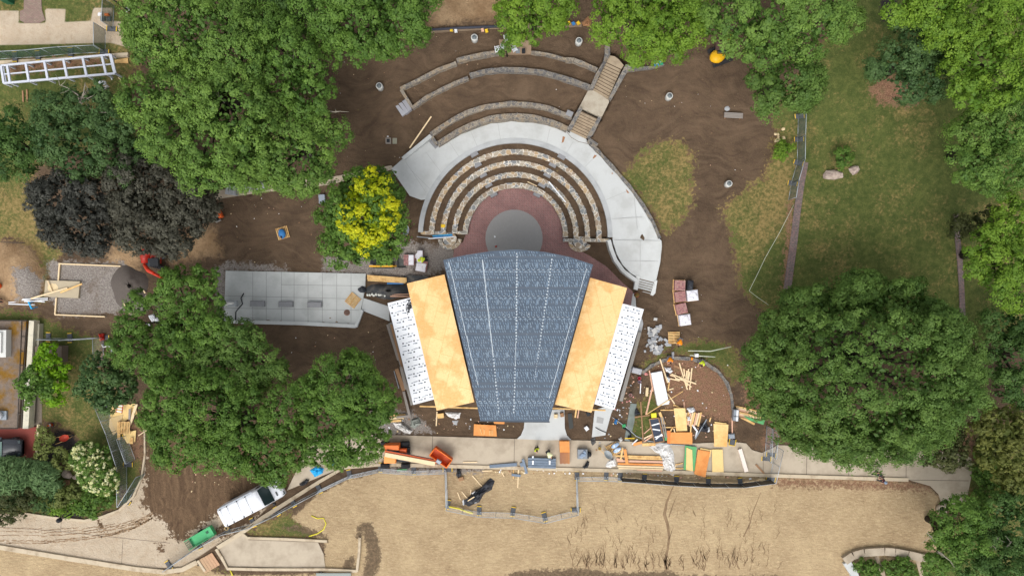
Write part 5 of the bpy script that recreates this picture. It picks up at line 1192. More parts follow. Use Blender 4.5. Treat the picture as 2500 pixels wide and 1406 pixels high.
# ------------------------------------------------------------------ fences
def panel(a, b, label, screen=None, h=1.8, group=None, feet=(1,1), top=True, name='site_fence', nw=None, plan=None):
    """a, b: photo points of the top rail; the panel stands upright below it."""
    za, zb = gz(*a), gz(*b); A, B = Vector(at(a[0], a[1], za+h)), Vector(at(b[0], b[1], zb+h))
    A0, B0 = Vector((A.x, A.y, za)), Vector((B.x, B.y, zb)); c = (A0+B0)/2
    t = thing(name, label, 'fence panel', tuple(c), 0, group)
    m = MB(); n = max(1, round((B-A).length/1.6))
    for i in range(2 if n < 2 else n+1):
        f = i/max(1, n); p = A0.lerp(B0, f); m.tube([p-c+Vector((0,0,.02)), p-c+Vector((0,0,h))], .028, 6)
    m.tube([A-c, B-c], .03, 6); m.tube([A0-c+Vector((0,0,.12)), B0-c+Vector((0,0,.12))], .025, 6); m.build('frame', galv, t)
    d = (B0-A0); L = d.length; d.normalize(); nrm = Vector((-d.y, d.x, 0))
    if screen is not None:
        m = MB(); nz = 6; V_ = []
        for i in range(nz+1):
            f = i/nz; p = A0.lerp(B0, f)-c+nrm*(.03*math.sin(i*2.1)); V_ += [p+Vector((0,0,.08)), p+Vector((0,0,h-.03))]
        m.add(V_, [(2*i,2*i+2,2*i+3,2*i+1) for i in range(nz)]); m.build('screen', screen, t)
    else:
        m = MB(); k = int(L/.2)
        for i in range(1, k): p = A0.lerp(B0, i/k)-c; m.beam(p+Vector((0,0,.1)), p+Vector((0,0,h)), .007, .007)
        for i in range(1, 12): z = Vector((0,0,.1+h*i/12)); m.beam(A0-c+z, B0-c+z, .007, .007)
        m.build('wire_mesh', galv, t)
    for e, P in zip(feet, (A0, B0)):
        if e:
            q_ = P-c; m = MB(); rz_ = math.atan2(nrm.y, nrm.x); m.box(q_+nrm*.12*e+Vector((0,0,.06)), (.95,.44,.12), rz_, bev=.03); f_ = m.build('foot', foot_m, t)
            m = MB()
            for s_ in (-1,1): m.box(q_+nrm*(.12*e+s_*.44)+Vector((0,0,.125)), (.07,.44,.012), rz_)
            m.build('yellow_edge', yell, f_)
    return t
FG = 'temporary wire fence panels along the sand'
BF = [(396,1396),(470,1345),(540,1306),(605,1290),(665,1262),(705,1240),(770,1206),(845,1170),(922,1153),(1005,1159),(1086,1156)]
where = ['at the lower left corner of the road','beside the boardwalk','by the green skip','above the sunken terrace','below the rear of the white van','with a yellow foot below the van','below the nose of the van','below the blue plastic sheet','below the orange basket end of the lift','left of the corner with the fenced sand plot']
for i in range(10): panel(BF[i], BF[i+1], 'grey temporary fence panel '+where[i], screen_grey if i < 6 else None, 1.5, FG, (1, 0))
PL = [(1086,1156),(1089,1246),(1168,1262),(1252,1264),(1332,1277),(1412,1257),(1410,1172)]
wp = ['left side of the sand plot with the black tarp','lower left of the sand plot, hung with yellow tape','bottom of the sand plot, left of the middle','bottom of the sand plot, right of the middle','lower right of the sand plot','right side of the sand plot']
for i in range(6): panel(PL[i], PL[i+1], 'grey wire fence panel on the '+wp[i], None, 1.6, FG, (1, 0))
RF = [(1412,1174),(1485,1174),(1520,1176),(1580,1180),(1660,1186),(1740,1190),(1820,1190),(1895,1180)]
wr = ['right of the sand plot corner','by the litter at the sand wall','with the black screen starting, below the lumber stack','with black screen below the plastic heap','with black screen below the orange boards','with black screen below the white beam','with black screen ending at the leaf litter']
for i in range(7): panel(RF[i], RF[i+1], 'temporary fence panel '+wr[i], screen_black if i >= 2 else None, 1.5, FG, (1, 0))
# promenade barrier, right of the scrap
for a, b, l in (((1888,1048),(1884,1130),'thin leaning fence rail over the leaf litter beside the big maple'),((1902,1055),(1896,1120),'wire fence panel with a blue ring by the big maple'),((1913,1100),(1895,1180),'wire fence panel crossing the promenade to the sand')):
    panel(a, b, l, None, 1.8, 'fence panels crossing the promenade', (0, 1))
for a, b, l in (((1969,272),(1967,330),'green screened fence panel nearest the dark green tree'),((1967,330),(1966,388),'green screened fence panel beside the lime shrub'),((1966,388),(1951,440),'green screened fence panel slanting across the brick path'),((1951,440),(1944,482),'last green screened fence panel, over the brick path')):
    panel(a, b, l, screen_grey, 1.9, 'screened fence on the right lawn', (1, 0))
for a, b, l in (((-60,130),(0,126),'green screened fence panel at the left edge above the white frame'),((0,126),(58,123),'green screened fence panel above the left end of the white frame'),((58,123),(140,115),'green screened fence panel above the middle of the white frame'),((140,115),(226,111),'green screened fence panel above the right end of the white frame'),((228,110),(228,55),'green screened fence panel standing across the upper road'),((247,52),(250,-6),'green screened fence panel at the top edge across the concrete pad')):
    panel(a, b, l, screen_green, 1.9, 'green screened fence at upper left', (1, 0))
for a, b, l in (((88,829),(148,830),'sagging fence panel leaving the cream parapet'),((142,831),(226,827),'white railed fence panel on the grass below the slab'),((226,827),(228,897),'white railed fence panel turning down beside the tree'),((232,998),(258,1060),'long leaning fence panel left of the plywood scrap heap'),((258,1060),(285,1145),'long leaning fence panel beside the flowering shrub'),((285,1145),(285,1238),'fence panel over the flowering shrub to the kerb corner'),((286,1238),(331,1166),'fence panel along the kerb curve'),((284,1072),(306,1132),'short inner fence panel below the plywood heap')):
    panel(a, b, l, screen_green if l.startswith(('fence panel along','sagging')) else None, 1.8, 'site fence at lower left', (1, 0))
def rope(name, pts, r, lb, cat, mat=rope_m, dz=.5, group=None):
    m = MB(); m.tube([gp(x, y, dz) for x, y in pts], r, 5); return m.top(name, mat, lb, cat, group)
rope('rope_line', [(1938,500),(1905,565),(1868,630),(1848,672),(1829,710),(1850,726),(1876,744)], .022, 'pale rope barrier strung in a V over the right grass', 'rope', dz=.8)
rope('rope_line', [(1680,856),(1735,857),(1785,846)], .05, 'pale rope line over the grass above the curved wall', 'rope', dz=.6)
rope('rope_line', [(1684,867),(1746,871)], .05, 'short pale rope beside the white box above the curved wall', 'rope', dz=.6)
rope('yellow_tape', [(760,1258),(775,1265),(790,1264),(796,1278),(790,1292),(775,1302),(755,1308)], .06, 'curl of yellow caution tape lying on the sand near the sunken terrace', 'tape', caution, .03)
rope('yellow_tape', [(1096,1236),(1120,1241),(1140,1248),(1155,1252)], .09, 'crumpled yellow tape on the fence of the sand plot', 'tape', caution, .3)
rope('yellow_tape', [(562,1391),(568,1404)], .07, 'yellow tape end at the bottom edge under the boardwalk', 'tape', caution, .03)
rope('cable', [(595,716),(588,728),(592,742),(583,752),(575,762),(575,782)], .05, 'black cable snaking over the left end of the patio', 'cable', black_p, .28)
rope('garden_hose', [(1495,1018),(1530,1043),(1553,1064),(1580,1075),(1630,1084),(1697,1088)], .045, 'long pale hose running from the side ramp to the plastic heap', 'hose', M('pale_hose', C(170,176,180), .1, 5, .6), .06)
rope('drain_hose', [(1521,1043),(1535,1052),(1540,1058),(1539,1066)], .09, 'thick black hose beside the grey-green strip', 'hose', black_p, .1)
rope('electric_cable', [(1454,1043),(1466,1050),(1480,1056)], .04, 'dark cable lying on the side ramp', 'cable', black_p, .16)
rope('stretched_string', [(0,591),(60,593)], .03, 'dark string over the heap of tan dirt', 'string', black_p, .8)

# ------------------------------------------------------------------ loose timber and boards
def board(p0, p1, wpx, label, mat, z0=.03, th=.05, name='timber_board', cat='board', group=None, z1=None):
    za = sz(*p0)+z0; zb = sz(*p1)+(z0 if z1 is None else z1); k = 1/S
    A, B = Vector(at(p0[0], p0[1], za)), Vector(at(p1[0], p1[1], zb)); d = (B-A); L = d.length
    m = MB(); m.beam(A+Vector((0,0,th/2)), B+Vector((0,0,th/2)), wpx*k, th)
    return m.top(name, mat, label, cat, group)
HG = 'boards of the criss-cross timber heap on the mulch'
def hb(a, b, w=3.0, mt=wood_pale, z=.05): hb.k += 1; return board(a, b, w, 'pale timber board lying in the criss-cross heap on the mulch circle', mt, z+.012*hb.k, .05, group=HG)
hb.k = 0
for a, b in (((1658,886),(1678,951)),((1669.5,900),(1671,918)),((1681,900),(1676,942)),((1689,898),(1683.5,951)),((1684,907),(1677,942)),((1677,904),(1674,926)),((1639,912.5),(1699.5,937)),((1648,923),(1698,935.5)),((1636,924),(1659,929)),((1657,919),(1688,944.5)),((1636,915),(1650,920))): hb(a, b)
board((1645,892),(1675,905), 5, 'wide brown board at the top of the criss-cross heap', wood_brown)
board((1611,876),(1630,934), 3.2, 'long pale board leaning over the white bags by the white panel', wood_pale, .12)
board((1585,903.5),(1594,955), 3, 'pinkish board along the left side of the big white panel', wood_pink, .05)
board((1593,943),(1577,1012), 3.8, 'pinkish board running down from the left of the big white panel', wood_pink, .10)
board((1634,932),(1630.4,954), 3, 'short board just right of the big white panel', wood, .05)
board((1632,951),(1644,948), 2.6, 'stubby board end right of the big white panel', wood_pale, .05)
board((1629,960),(1647,985.5), 2.8, 'slanting board below right of the big white panel', wood_pale, .06)
board((1670,981),(1670,996), 2.4, 'short upright board above the tall strand board sheet', wood_pink, .05)
board((1612,1000.5),(1645,1000.5), 2.6, 'level yellow board left of the tall strand board sheet', wood, .05)
board((1644,988),(1662,996), 4, 'short wide board at the top left of the tall strand board sheet', wood, .08)
board((1613,1043),(1652,1042), 2.6, 'yellow board behind the dark window frame', wood, .06)
board((1564,980),(1570,1079), 3, 'long weathered timber upright left of the dark window frame', wood_brown, .08)
board((1549,1018),(1586,1013), 2.8, 'weathered board lying across the grey-green strip', wood_brown, .16)
board((1711,1012),(1720,1016), 2, 'pinkish stick sticking out of the slat bundle', wood_pink, .2)
board((1725,1023),(1697,1071), 2.2, 'long grey pole leaning over the black bag', grey_m, .25, .06, 'grey_pole', 'pole')
board((1735,1019),(1732,1029), 3, 'small yellow offcut right of the black bag', wood, .03)
board((1572,1058),(1592,1041), 2.2, 'thin board on the bare soil left of the dark window frame', wood_pink, .05)
board((1572,1070),(1592,1060), 3.4, 'pale pink board below the dark window frame', wood_pale, .07)
board((1573,1077),(1594,1063), 3.2, 'second pale pink board below the dark window frame', wood_pink, .11)
board((1546,1085),(1567,1079), 7, 'short wide orange board above the lumber stack', osb_or, .06)
board((1568,1085),(1600,1084), 7, 'yellow board lying above the concrete by the plastic heap', wood, .05)
board((1543,1084),(1556,1072), 3, 'white trim offcut above the lumber stack', white_p, .08)
board((1633,1057),(1643,1042), 3, 'pale board leaning on the orange sheet', wood, .15)
board((1645,1046),(1650,1066), 2.4, 'thin pale board standing on the orange sheet', wood_pale, .2)
board((1687,1035),(1685,1066), 3, 'pale board lying up the right side of the orange sheet', wood, .2)
board((1690,1036),(1700,1050), 4, 'white trim piece below the slat bundle', white_p, .15)
board((1702,1050),(1698,1068), 4, 'white trim piece under the grey pole', white_p, .1)
board((1640,1160),(1651,1131), 2, 'thin stick right of the plastic heap', wood_pale, .05)
board((1649,1134),(1667,1130), 2.2, 'thin board between plastic heap and green sheet, upper one', wood, .06)
board((1649,1143),(1668,1143), 2.4, 'thin board between plastic heap and green sheet, lower one', wood, .06)
board((1845,1133),(1865.6,1155.5), 4, 'brown offcut plank lying near the white beam', wood_brown, .05)
board((1805,1095),(1821,1150), 9, 'white boxed beam lying on the right part of the promenade', M('white_beam', C(240,226,214), .04, 3, .6), .05, .22, 'white_beam', 'beam')
board((1053,285),(1000,362), 3, 'long pale board leaning on the concrete wall above the walkway', wood_pale, .3, .05, z1=.4)
board((1392,444),(1382,442), 1, 'tiny stick', wood) if False else None
board((1340,444),(1381,494), 3, 'long white trim board across the third seat wall', white_p, .35, .05)
board((1288,444),(1311,455), 2, 'thin stick lying on the soil of the third ring', wood_pale, .06)
board((1111,532),(1111,553), 1.8, 'thin white strip standing on the left end of the second seat wall', white_p, .5)
LS = 'boards of the long lumber stack on the promenade'
for i, (y, x0, x1, w, mt) in enumerate(((1112,1502,1612,4.4,wood),(1117,1530,1616,4.4,wood),(1119,1505,1520,4,wood_pink),(1124,1506,1618,5,wood_pink),(1131,1508,1618,4.6,osb_or),(1137,1507,1620,4.2,wood_pale),(1142,1510,1618,3.4,wood_pale),(1146,1555,1616,2.4,wood_pink))):
    board((x0,y),(x1,y+3), w, ['top yellow board of the long lumber stack','second yellow board of the long lumber stack','short pink board end in the long lumber stack','pinkish board in the middle of the long lumber stack','orange-toned board of the long lumber stack','broad pale board near the bottom of the long lumber stack','narrow pale board near the bottom of the long lumber stack','thin pink board at the bottom of the long lumber stack'][i], mt, .12+.03*(i%3), .09, 'lumber_board', 'board', LS)
board((1520,1093),(1515,1122), 4, 'orange board lying across the left end of the lumber stack', wood, .38)
board((1525,1096),(1531,1132), 7, 'wider ochre board lying across the left end of the lumber stack', osb_or, .34)
board((1594,1144),(1602,1155), 2.4, 'small stick below the lumber stack', wood, .1)
SB = 'slats of the bundle beside the tall strand board sheet'
for i in range(9):
    x0 = 1712-5.2*i; x1 = 1704-5.0*i; mt = (wood, wood_pale, wood_pink)[i % 3]
    board((x0, 1006+i%3),(max(x1,1666), 1040-(i%2)*3), 4, 'narrow pale slat in the tied bundle right of the tall strand board sheet', mt, .12+.03*(i%4), .06, 'timber_batten', 'slat', SB)
for i in range(8):
    y0 = 991+3.6*i; board((1796+i, y0),(1857+i*.6, y0+14), 3.2, 'long pale slat of the bundle under the big maple edge', (wood, wood_pale, wood_pink, wood_brown)[i % 4], .08+.03*(i%3), .06, 'timber_batten', 'slat', 'slat bundle under the maple edge')
board((1809,1018),(1842,1035), 5, 'wide yellow plank below the slat bundle at the maple edge', wood, .08)
for i, (a, b) in enumerate((((897,673),(993,680)),((897,676.5),(993,683.5)),((897,680),(993,687)),((898,684),(990,690)))):
    board(a, b, 3.4, 'yellow plank of the stack between patio and band shell', wood, .5, .12, 'timber_plank', 'plank', 'planks stacked between patio and band shell')
board((953,723),(1000,724), 3, 'pinkish board between dark sheet and white roof', wood_pink, .3)
board((957,719),(1000,718), 2.4, 'thin pinkish board above the other beside the white roof', wood_pink, .34)
board((946,792),(973,879), 6, 'grey plank leaning along the left outside of the white roof', wood_grey, .6)
board((955,792),(983,900), 5, 'brown plank along the left outside of the white roof', wood_brown, .7)
board((968,900),(986,953), 9, 'brown board platform at the lower left of the white roof', wood_brown, .9)
board((979,895),(992,950), 7, 'grey scaffold board at the lower left of the white roof', wood_grey, 1.0)
board((986,955),(1001,1016), 6, 'grey beam running down from the lower left corner of the white roof', wood_grey, .3, .2)
board((962,905),(974,948), 1.6, 'thin dark rail beside the brown board platform', grey_m, .6)
board((1067,1004),(1065,1039), 3, 'pale post lying below the left strand board wing', wood_pale, .1)
board((1407,998),(1404,1019), 4, 'pale stud below the right strand board wing', wood, .2)
board((1413,1000),(1410,1020), 3, 'pinkish stud beside the first below the right strand board wing', wood_pink, .2)
board((1130,1128),(1165,1127), 2.2, 'thin pale board on the promenade by the grey boards', wood_pale, .03)
board((1177,1149),(1202,1148), 2.4, 'thin pale board on the sand below the grey boards', wood_pale, .04)
board((1254,1145),(1253,1168), 2, 'short pale stick under the grey offcut on the sand', wood, .03)
board((1266,1145),(1264,1190), 2.6, 'longer pale stick under the grey offcut on the sand', wood_pale, .03)
for a, b, l in (((1153,1160),(1178,1188),'long pale stick reaching the middle of the black tarp roll'),((1127,1199),(1141,1216),'pale stick at the left end of the black tarp roll'),((1117,1201),(1124,1219),'thinner stick left of the black tarp roll'),((1150,1194),(1148,1206),'tiny upright stick above the black tarp roll'),((1142,1222),(1158,1212),'stick lying on the left part of the black tarp roll'),((1224,1150),(1231,1163),'thin twig-like stick on the sand right of the tarp')):
    board(a, b, 2.2, l, wood_pale, .04 if 'lying on' not in l else .6)
for i, (a, b) in enumerate((((145,644),(296,650)),((147,645),(144,685)),((139,727),(136,768)),((136,768),(258,773)))):
    board(a, b, 3, ['top formwork board of the gravel pad','left upper formwork board of the gravel pad','left lower formwork board of the gravel pad','bottom formwork board of the gravel pad'][i], wood_pale, .05, .14, 'formwork_board', 'board', 'formwork round the gravel pad')
for a, b, l in (((303,739),(346,701),'pale formwork board angled by the gravel heap'),((346,701),(356,715),'short end of the angled formwork by the gravel heap'),((303,739),(318,765),'lower end of the angled formwork under the tree')):
    board(a, b, 3, l, wood_pale, .1, .15, 'formwork_board', 'board')
board((56,222),(57,250), 3.4, 'left one of two short boards on the upper left lawn', wood_brown, .05)
board((66,219),(67,249), 3.2, 'right one of two short boards on the upper left lawn', wood_brown, .05)
board((289,190),(308,208), 2, 'thin board on the grass right of the white frame', wood_pale, .05)
board((170,1229),(183,1226), 2, 'thin board under the flowering shrub', wood_pale, .5)
board((338,1063),(358,1050), 2, 'thin pale stick right of the plywood scrap heap', wood_pale, .05)
board((355,1022),(353,1110), 2.6, 'long brown edging board right of the plywood scrap heap', wood_brown, .06)
def sheet(poly, label, mat, z=.04, th=.03, name='plywood_sheet', cat='sheet', group=None, gfix=None):
    m = MB(); cx = sum(p[0] for p in poly)/len(poly); cy = sum(p[1] for p in poly)/len(poly); g0 = sz(cx, cy) if gfix is None else gfix
    m.prism([at(x, y, g0+z+th) for x, y in poly], th); return m.top(name, mat, label, cat, group)
sheet([(1645,996),(1673,996),(1678,1051),(1651,1052)], 'tall strand board sheet in the middle of the scrap yard', osb, .35, .05)
sheet([(1637,1055),(1690,1055),(1690.5,1084),(1636,1082)], 'wide orange strand board sheet below the tall one', osb_or, .22, .05)
sheet([(1628,1051),(1637,1051),(1637,1083),(1629,1082)], 'narrow orange sheet at the left of the wide orange one', M('rust_sheet', C(222,130,70), .1, 2, .75), .2, .04)
sheet([(1622,1053),(1629,1053),(1629,1075),(1623,1075)], 'narrow green sheet behind the orange sheets', greenply, .12, .04)
sheet([(1673,1087),(1701,1091),(1696,1149),(1669,1146)], 'green sheathing sheet standing out right of the plastic heap', greenply, .16, .04)
sheet([(1676,1092),(1690,1098),(1692,1150),(1675,1147)], 'strand board piece lying on the green sheathing sheet', osb_lt, .21, .04)
sheet([(1710,1093),(1737,1098),(1734,1116),(1706,1108)], 'light strand board sheet under the orange stack', osb_lt, .10, .06)
sheet([(1704,1097),(1734,1102),(1722,1165),(1695,1157)], 'top orange strand board of the leaning stack by the sand wall', osb_or, .2, .08)
sheet([(1738,1096.6),(1764.5,1096.6),(1767,1151.7),(1739,1151.7)], 'clean light strand board sheet flat on the promenade', osb_lt, .14, .05)
sheet([(1745,1029),(1774,1033),(1772,1086),(1743,1088)], 'lower sheet of the light strand board stack on the grass', osb_lt, .08, .05)
sheet([(1742,1034),(1778.6,1036),(1775,1090),(1744,1090)], 'upper sheet of the light strand board stack on the grass', osb, .14, .05)
sheet([(1157,1035),(1211,1038),(1213,1065),(1156,1063)], 'orange plywood platform with offcuts below the grey roof', osb_or, .2, .05)
for a, b, l in (((1172,1045),(1176,1059),'slanting offcut on the orange plywood platform'),((1182,1047),(1182,1060),'offcut at the left of the upright ones on the orange plywood platform'),((1195,1050),(1195,1062),'first of three upright offcuts on the orange plywood platform'),((1199,1050),(1199,1062),'middle of three upright offcuts on the orange plywood platform'),((1203,1050),(1203,1062),'last of three upright offcuts on the orange plywood platform')):
    board(a, b, 1.8, l, wood, .27, .05, 'timber_offcut', 'offcut')
sheet([(1206,1028),(1232,1029),(1231,1035),(1206,1034)], 'orange plywood strip tucked under the rear edge of the grey roof', osb_or, .1)
sheet([(1366,1077),(1390,1077),(1391,1104),(1367,1104)], 'tan board stack on the promenade beside the two workers', osb_or, .1, .5, 'board_stack', 'board stack')
t = thing('brown_board_stack', 'stack of reddish brown boards against the tan board stack', 'board stack', gp(1379,1118,.1))
for i in range(5): m = MB(); m.strip([(1369.5+4.8*i,1104.5),(1369.5+4.8*i,1132-(i%2))], 4.4, .5, .35); m.part('board', M('red_brown_board%d' % i, C(160+i*6,112+i*4,84), .12, 3, .75), t)
t = thing('siding_stack', 'stack of slate blue boards with white straps on the promenade', 'board stack', gp(1323,1130,.1))
for i in range(4): m = MB(); m.strip([(1289,1120+6.2*i),(1357,1122+6.2*i)], 5.6, .45+.04*(i%2), .35); m.part('board', slate, t)
for x in (1301,1342):
    for y in (1115,1126,1131): m = MB(); c = at(x, y, .54); m.box(c, (.16,.2,.06), bev=.01); m.part('strap', white_p, t)
board((1195,1138),(1262,1133), 8, 'single slate blue board lying left of the siding stack', slate, .16, .06, 'siding_board')
board((1276,1120),(1286,1155), 6, 'slate blue board tilted across the sand wall', slate, .3, .06, 'siding_board')
board((1272,1129),(1278,1144), 8, 'short slate blue board beside the tilted one', slate, .12, .06, 'siding_board')
board((1249,1158),(1271,1161), 6, 'slate blue offcut on two sticks on the sand', slate, .12, .05, 'siding_board')
for i, (p, mt, l) in enumerate((([(272,990),(330,985),(335,1010),(300,1030),(268,1020)], osb_lt,'largest pale plywood scrap at the top of the left scrap heap'),([(268,1020),(300,1012),(292,1050),(276,1062),(266,1040)], M('plywood_tan', C(214,186,136), .08, 2, .8),'tan plywood scrap at the left of the scrap heap'),([(300,1055),(332,1050),(330,1078),(310,1082),(304,1070)], osb_lt,'pale plywood scrap at the bottom of the left scrap heap'),([(286,1030),(294,1028),(293,1073),(286,1073)], wood,'upright yellow board in the left scrap heap'),([(318,1040),(326,1020),(336,987),(330,985),(316,1030)], wood_pale,'long pale board at the right of the left scrap heap'),([(314,998),(319,998),(318,1024),(313,1024)], wood_grey,'weathered short plank in the left scrap heap'),([(318,1068),(324,1068),(324,1083),(316,1083)], wood,'small board end at the foot of the left scrap heap'))):
    sheet(p, l, mt, .06+.05*i, .05, 'plywood_scrap', 'scrap', 'left plywood scrap heap')

# ------------------------------------------------------------------ pallets, bricks, stones
def pallet_local(n=7, w=1.15, l=1.15, mt=wood, h=.13):
    t = bpy.data.objects.new('pallet', None); col.objects.link(t)
    for k in range(3): m = MB(); m.box((0,-l/2+.06+k*(l-.12)/2,h*.4),(w,.1,h*.8)); m.build('runner', wood_brown, t)
    for k in range(n): m = MB(); m.box((-w/2+.05+k*(w-.1)/(n-1),0,h*.9),(w/n*.62,l,h*.2)); m.build('slat', mt, t)
    return t
def place(t, px, py, rz, label, cat, dz=.02, group=None, zfix=None):
    t.location = gp(px, py, dz) if zfix is None else at(px, py, zfix); t.rotation_euler = (0,0,rz); return tag(t, label, cat, group)
pl0 = place(pallet_local(8), 862, 733, R(52), 'empty wooden pallet set diagonally on the patio', 'pallet', zfix=.26)
pl1 = copy_tree(pl0); place(pl1, 1645, 824, R(-88), 'empty wooden pallet beside the worker in orange', 'pallet')
pl2 = copy_tree(pl0); place(pl2, 691, 569, R(16), 'wooden pallet with a blue drum on the bare soil', 'pallet')
pl3 = copy_tree(pl0); place(pl3, 304, 1043, R(2), 'pale pallet on top of the left plywood scrap heap', 'pallet', .35)
pl4 = copy_tree(pl0); place(pl4, 1497, 1096, R(28), 'grey slatted pallet carrying blue bags by the lumber stack', 'pallet', .05)
t = thing('blue_drum', 'crushed blue drum wrap lying on the pallet on the bare soil', 'drum', gp(690,571,.17), R(20))
m = MB(); m.blob((0,0,.22), (.34,.5,.26), 14, 8, .06, flat=.6); m.build('drum', blue_p, t)
m = MB(); m.blob((-.1,-.3,.42), (.1,.16,.06), 8, 5, .1); m.build('dark_lid', black_p, t)
def bricks_on_pallet(px, py, rz, label, wrap=0, nx=6, ny=9, w=1.0, l=.98, zf=None):
    p = copy_tree(pl0); p.name = 'brick_pallet'; place(p, px, py, rz, label, 'brick pallet', .02, 'paver brick pallets')
    if wrap < 2:
        m = MB(); q_ = random.Random(int(px))
        m.box((0,0,.42),(w,l,.5))
        for i in range(nx):
            for j in range(ny): m.box((-w/2+(i+.5)*w/nx,-l/2+(j+.5)*l/ny,.70),(w/nx*.93,l/ny*.9,.08),mi=q_.choice((0,0,1,2)))
        m.build('brick_stack', [brk[0], brk[1], brk[2]], p)
    if wrap:
        m = MB(); m.box((0,0,.5),(w*1.06,l*1.06,.72),bev=.08); 
        m.blob((.05,.1,.86),(.38,.3,.05),10,5,.2,seed=int(px)); m.blob((-.2,-.2,.86),(.25,.2,.04),10,5,.2,seed=int(py)); m.build('plastic_wrap', plastic_w if wrap == 2 else plw, p)
    return p
brk = [M('paver_red', C(176,128,124), .1, 5, .85), M('paver_dark_red', C(150,108,108), .1, 5, .85), M('paver_grey_red', C(178,140,132), .1, 5, .85)]
plw = M('printed_white_wrap', C(232,230,236), .06, 5, .45, c2=C(196,176,184), s2=4, lo=.55, hi=.72)
bricks_on_pallet(1656,697, R(-2), 'red paver pallet topmost of the column by the right track')
bricks_on_pallet(1657,724, R(6), 'red paver pallet left of the white wrapped one')
bricks_on_pallet(1660,753, R(13), 'red paver pallet turned slightly, above the lower white wrapped one')
bricks_on_pallet(1686,721, R(6), 'white plastic wrapped pallet right of the second paver pallet', 3)
bricks_on_pallet(1668,780, R(8), 'lowest white plastic wrapped pallet of the column', 3)
for (x, y, a, l, wr) in ((1000,635,0,'low red paver stack at the left of the three near the loader',1),(1021,625,2,'paver stack with a corner unwrapped beside the yellow vest',1),(1031,650,-10,'wrapped paver stack below the yellow vest',1)):
    t = thing('paver_stack', l, 'brick pallet', gp(x,y,.02), R(a), 'paver stacks by the loader')
    m = MB(); q_ = random.Random(x); m.box((0,0,.2),(1.0,1.0,.4))
    for i in range(6):
        for j in range(8): m.box((-.5+(i+.5)/6,-.5+(j+.5)/8,.43),(.155,.113,.08),mi=q_.choice((0,1,2)))
    m.build('brick_stack', brk, t)
    m = MB(); 
    for (cx, cy, sx, sy) in {1000:((.22,0,.5,.98),),1021:((.2,0,.62,1.02),(-.25,.0,.4,.45)),1031:((-.05,-.12,.95,.8),(-.25,.35,.55,.35))}[x]: m.box((cx,cy,.5),(sx,sy,.08),bev=.03)
    m.build('plastic_wrap', plw, t)
t = thing('black_crate', 'black wrapped bundle beside the topmost red paver pallet', 'bundle', gp(1681,696,.02), R(-3)); m = MB(); m.box((0,0,.4),(.55,.9,.8),bev=.1); m.blob((0,.1,.8),(.2,.3,.08),10,5,.2); m.build('wrap', tarp_b, t)
t = thing('slab_pallet', 'grey slab stack leftmost of three under the light green tree', 'slab stack', gp(570,466,.05), R(-8))
m = MB(); 
for i in range(3): m.box((-.34+.34*i,0,.35),(.32,.9,.6),bev=.02)
m.build('slab', paver_g, t)
for (x, y, a, l) in ((606,458,8,'grey slab stack in the middle of three under the light green tree'),(640,455,4,'grey slab stack rightmost of three under the light green tree')):
    c = copy_tree(t); place(c, x, y, R(a), l, 'slab stack', .05)
sheet([(777,475),(792,475),(793,497),(779,497)], 'blue-grey slab half under the yellow-topped maple', M('blue_grey_slab', C(150,158,170), .06, 3, .8), .2, .3, 'stone_slab', 'slab')
t = thing('stone_bench', 'grey block bench with a pale wrap, leftmost on the patio', 'bench', at(564,741,.25)); m = MB(); m.box((0,0,.22),(1.35,.55,.44),bev=.05); m.build('seat_block', M('wrapped_block', C(176,180,182), .08, 4, .7), t)
m = MB(); m.blob((-.1,0,.44),(.5,.18,.05),10,5,.3); m.build('plastic_fold', plastic_w, t)
for x, l in ((631,'brownish grey block bench second from the left on the patio'),(700,'grey block bench third from the left on the patio'),(770,'grey block bench rightmost on the patio')):
    t = thing('stone_bench', l, 'bench', at(x,741+(x-600)*.015,.25)); m = MB(); m.box((0,0,.22),(1.35,.55,.44),bev=.06); m.build('seat_block', bench_m, t); m = MB(); m.box((0,0,-.0),(1.1,.4,.04)); m.build('base', joint_m, t)
paver_2 = M('pale_paving_stone', C(198,196,192), .1, 2, .85); paver_3 = M('dark_paving_stone', C(150,152,156), .12, 2, .85)
q = random.Random(21); SG = 'loose grey paving stones in the spill beside the band shell'
spots = [(1592+q.gauss(2,7)+ (y_-800)*.08, y_+q.gauss(0,2)) for y_ in [q.uniform(803,862) for _ in range(46)]]+[(1600,779),(1604,797),(1609,803),(1596,806),(1590,803),(1612,797)]
pv = None
for i, (x, y) in enumerate(spots):
    if pv is None:
        m = MB(); m.box((0,0,.09),(.36,.24,.17),bev=.02); pv = m.build('paving_stone', paver_g); o = pv; PV = [pv.data]+[pv.data.copy() for _ in range(2)]; PV[1].materials[0] = paver_2; PV[2].materials[0] = paver_3
    else: o = pv.copy(); col.objects.link(o); o.data = PV[i % 3]
    tag(o, 'loose grey paving stone in the heap right of the white roof', 'paving stone', SG); o.location = gp(x, y, .02+.08*(i%3 if 805 < y < 850 and abs(x-1597) < 9 else 0)); o.rotation_euler = (q.uniform(-.15,.15), q.uniform(-.15,.15), q.uniform(0,3.1)); f = q.uniform(.75,1.3); o.scale = (f, f*q.uniform(.8,1.2), 1)
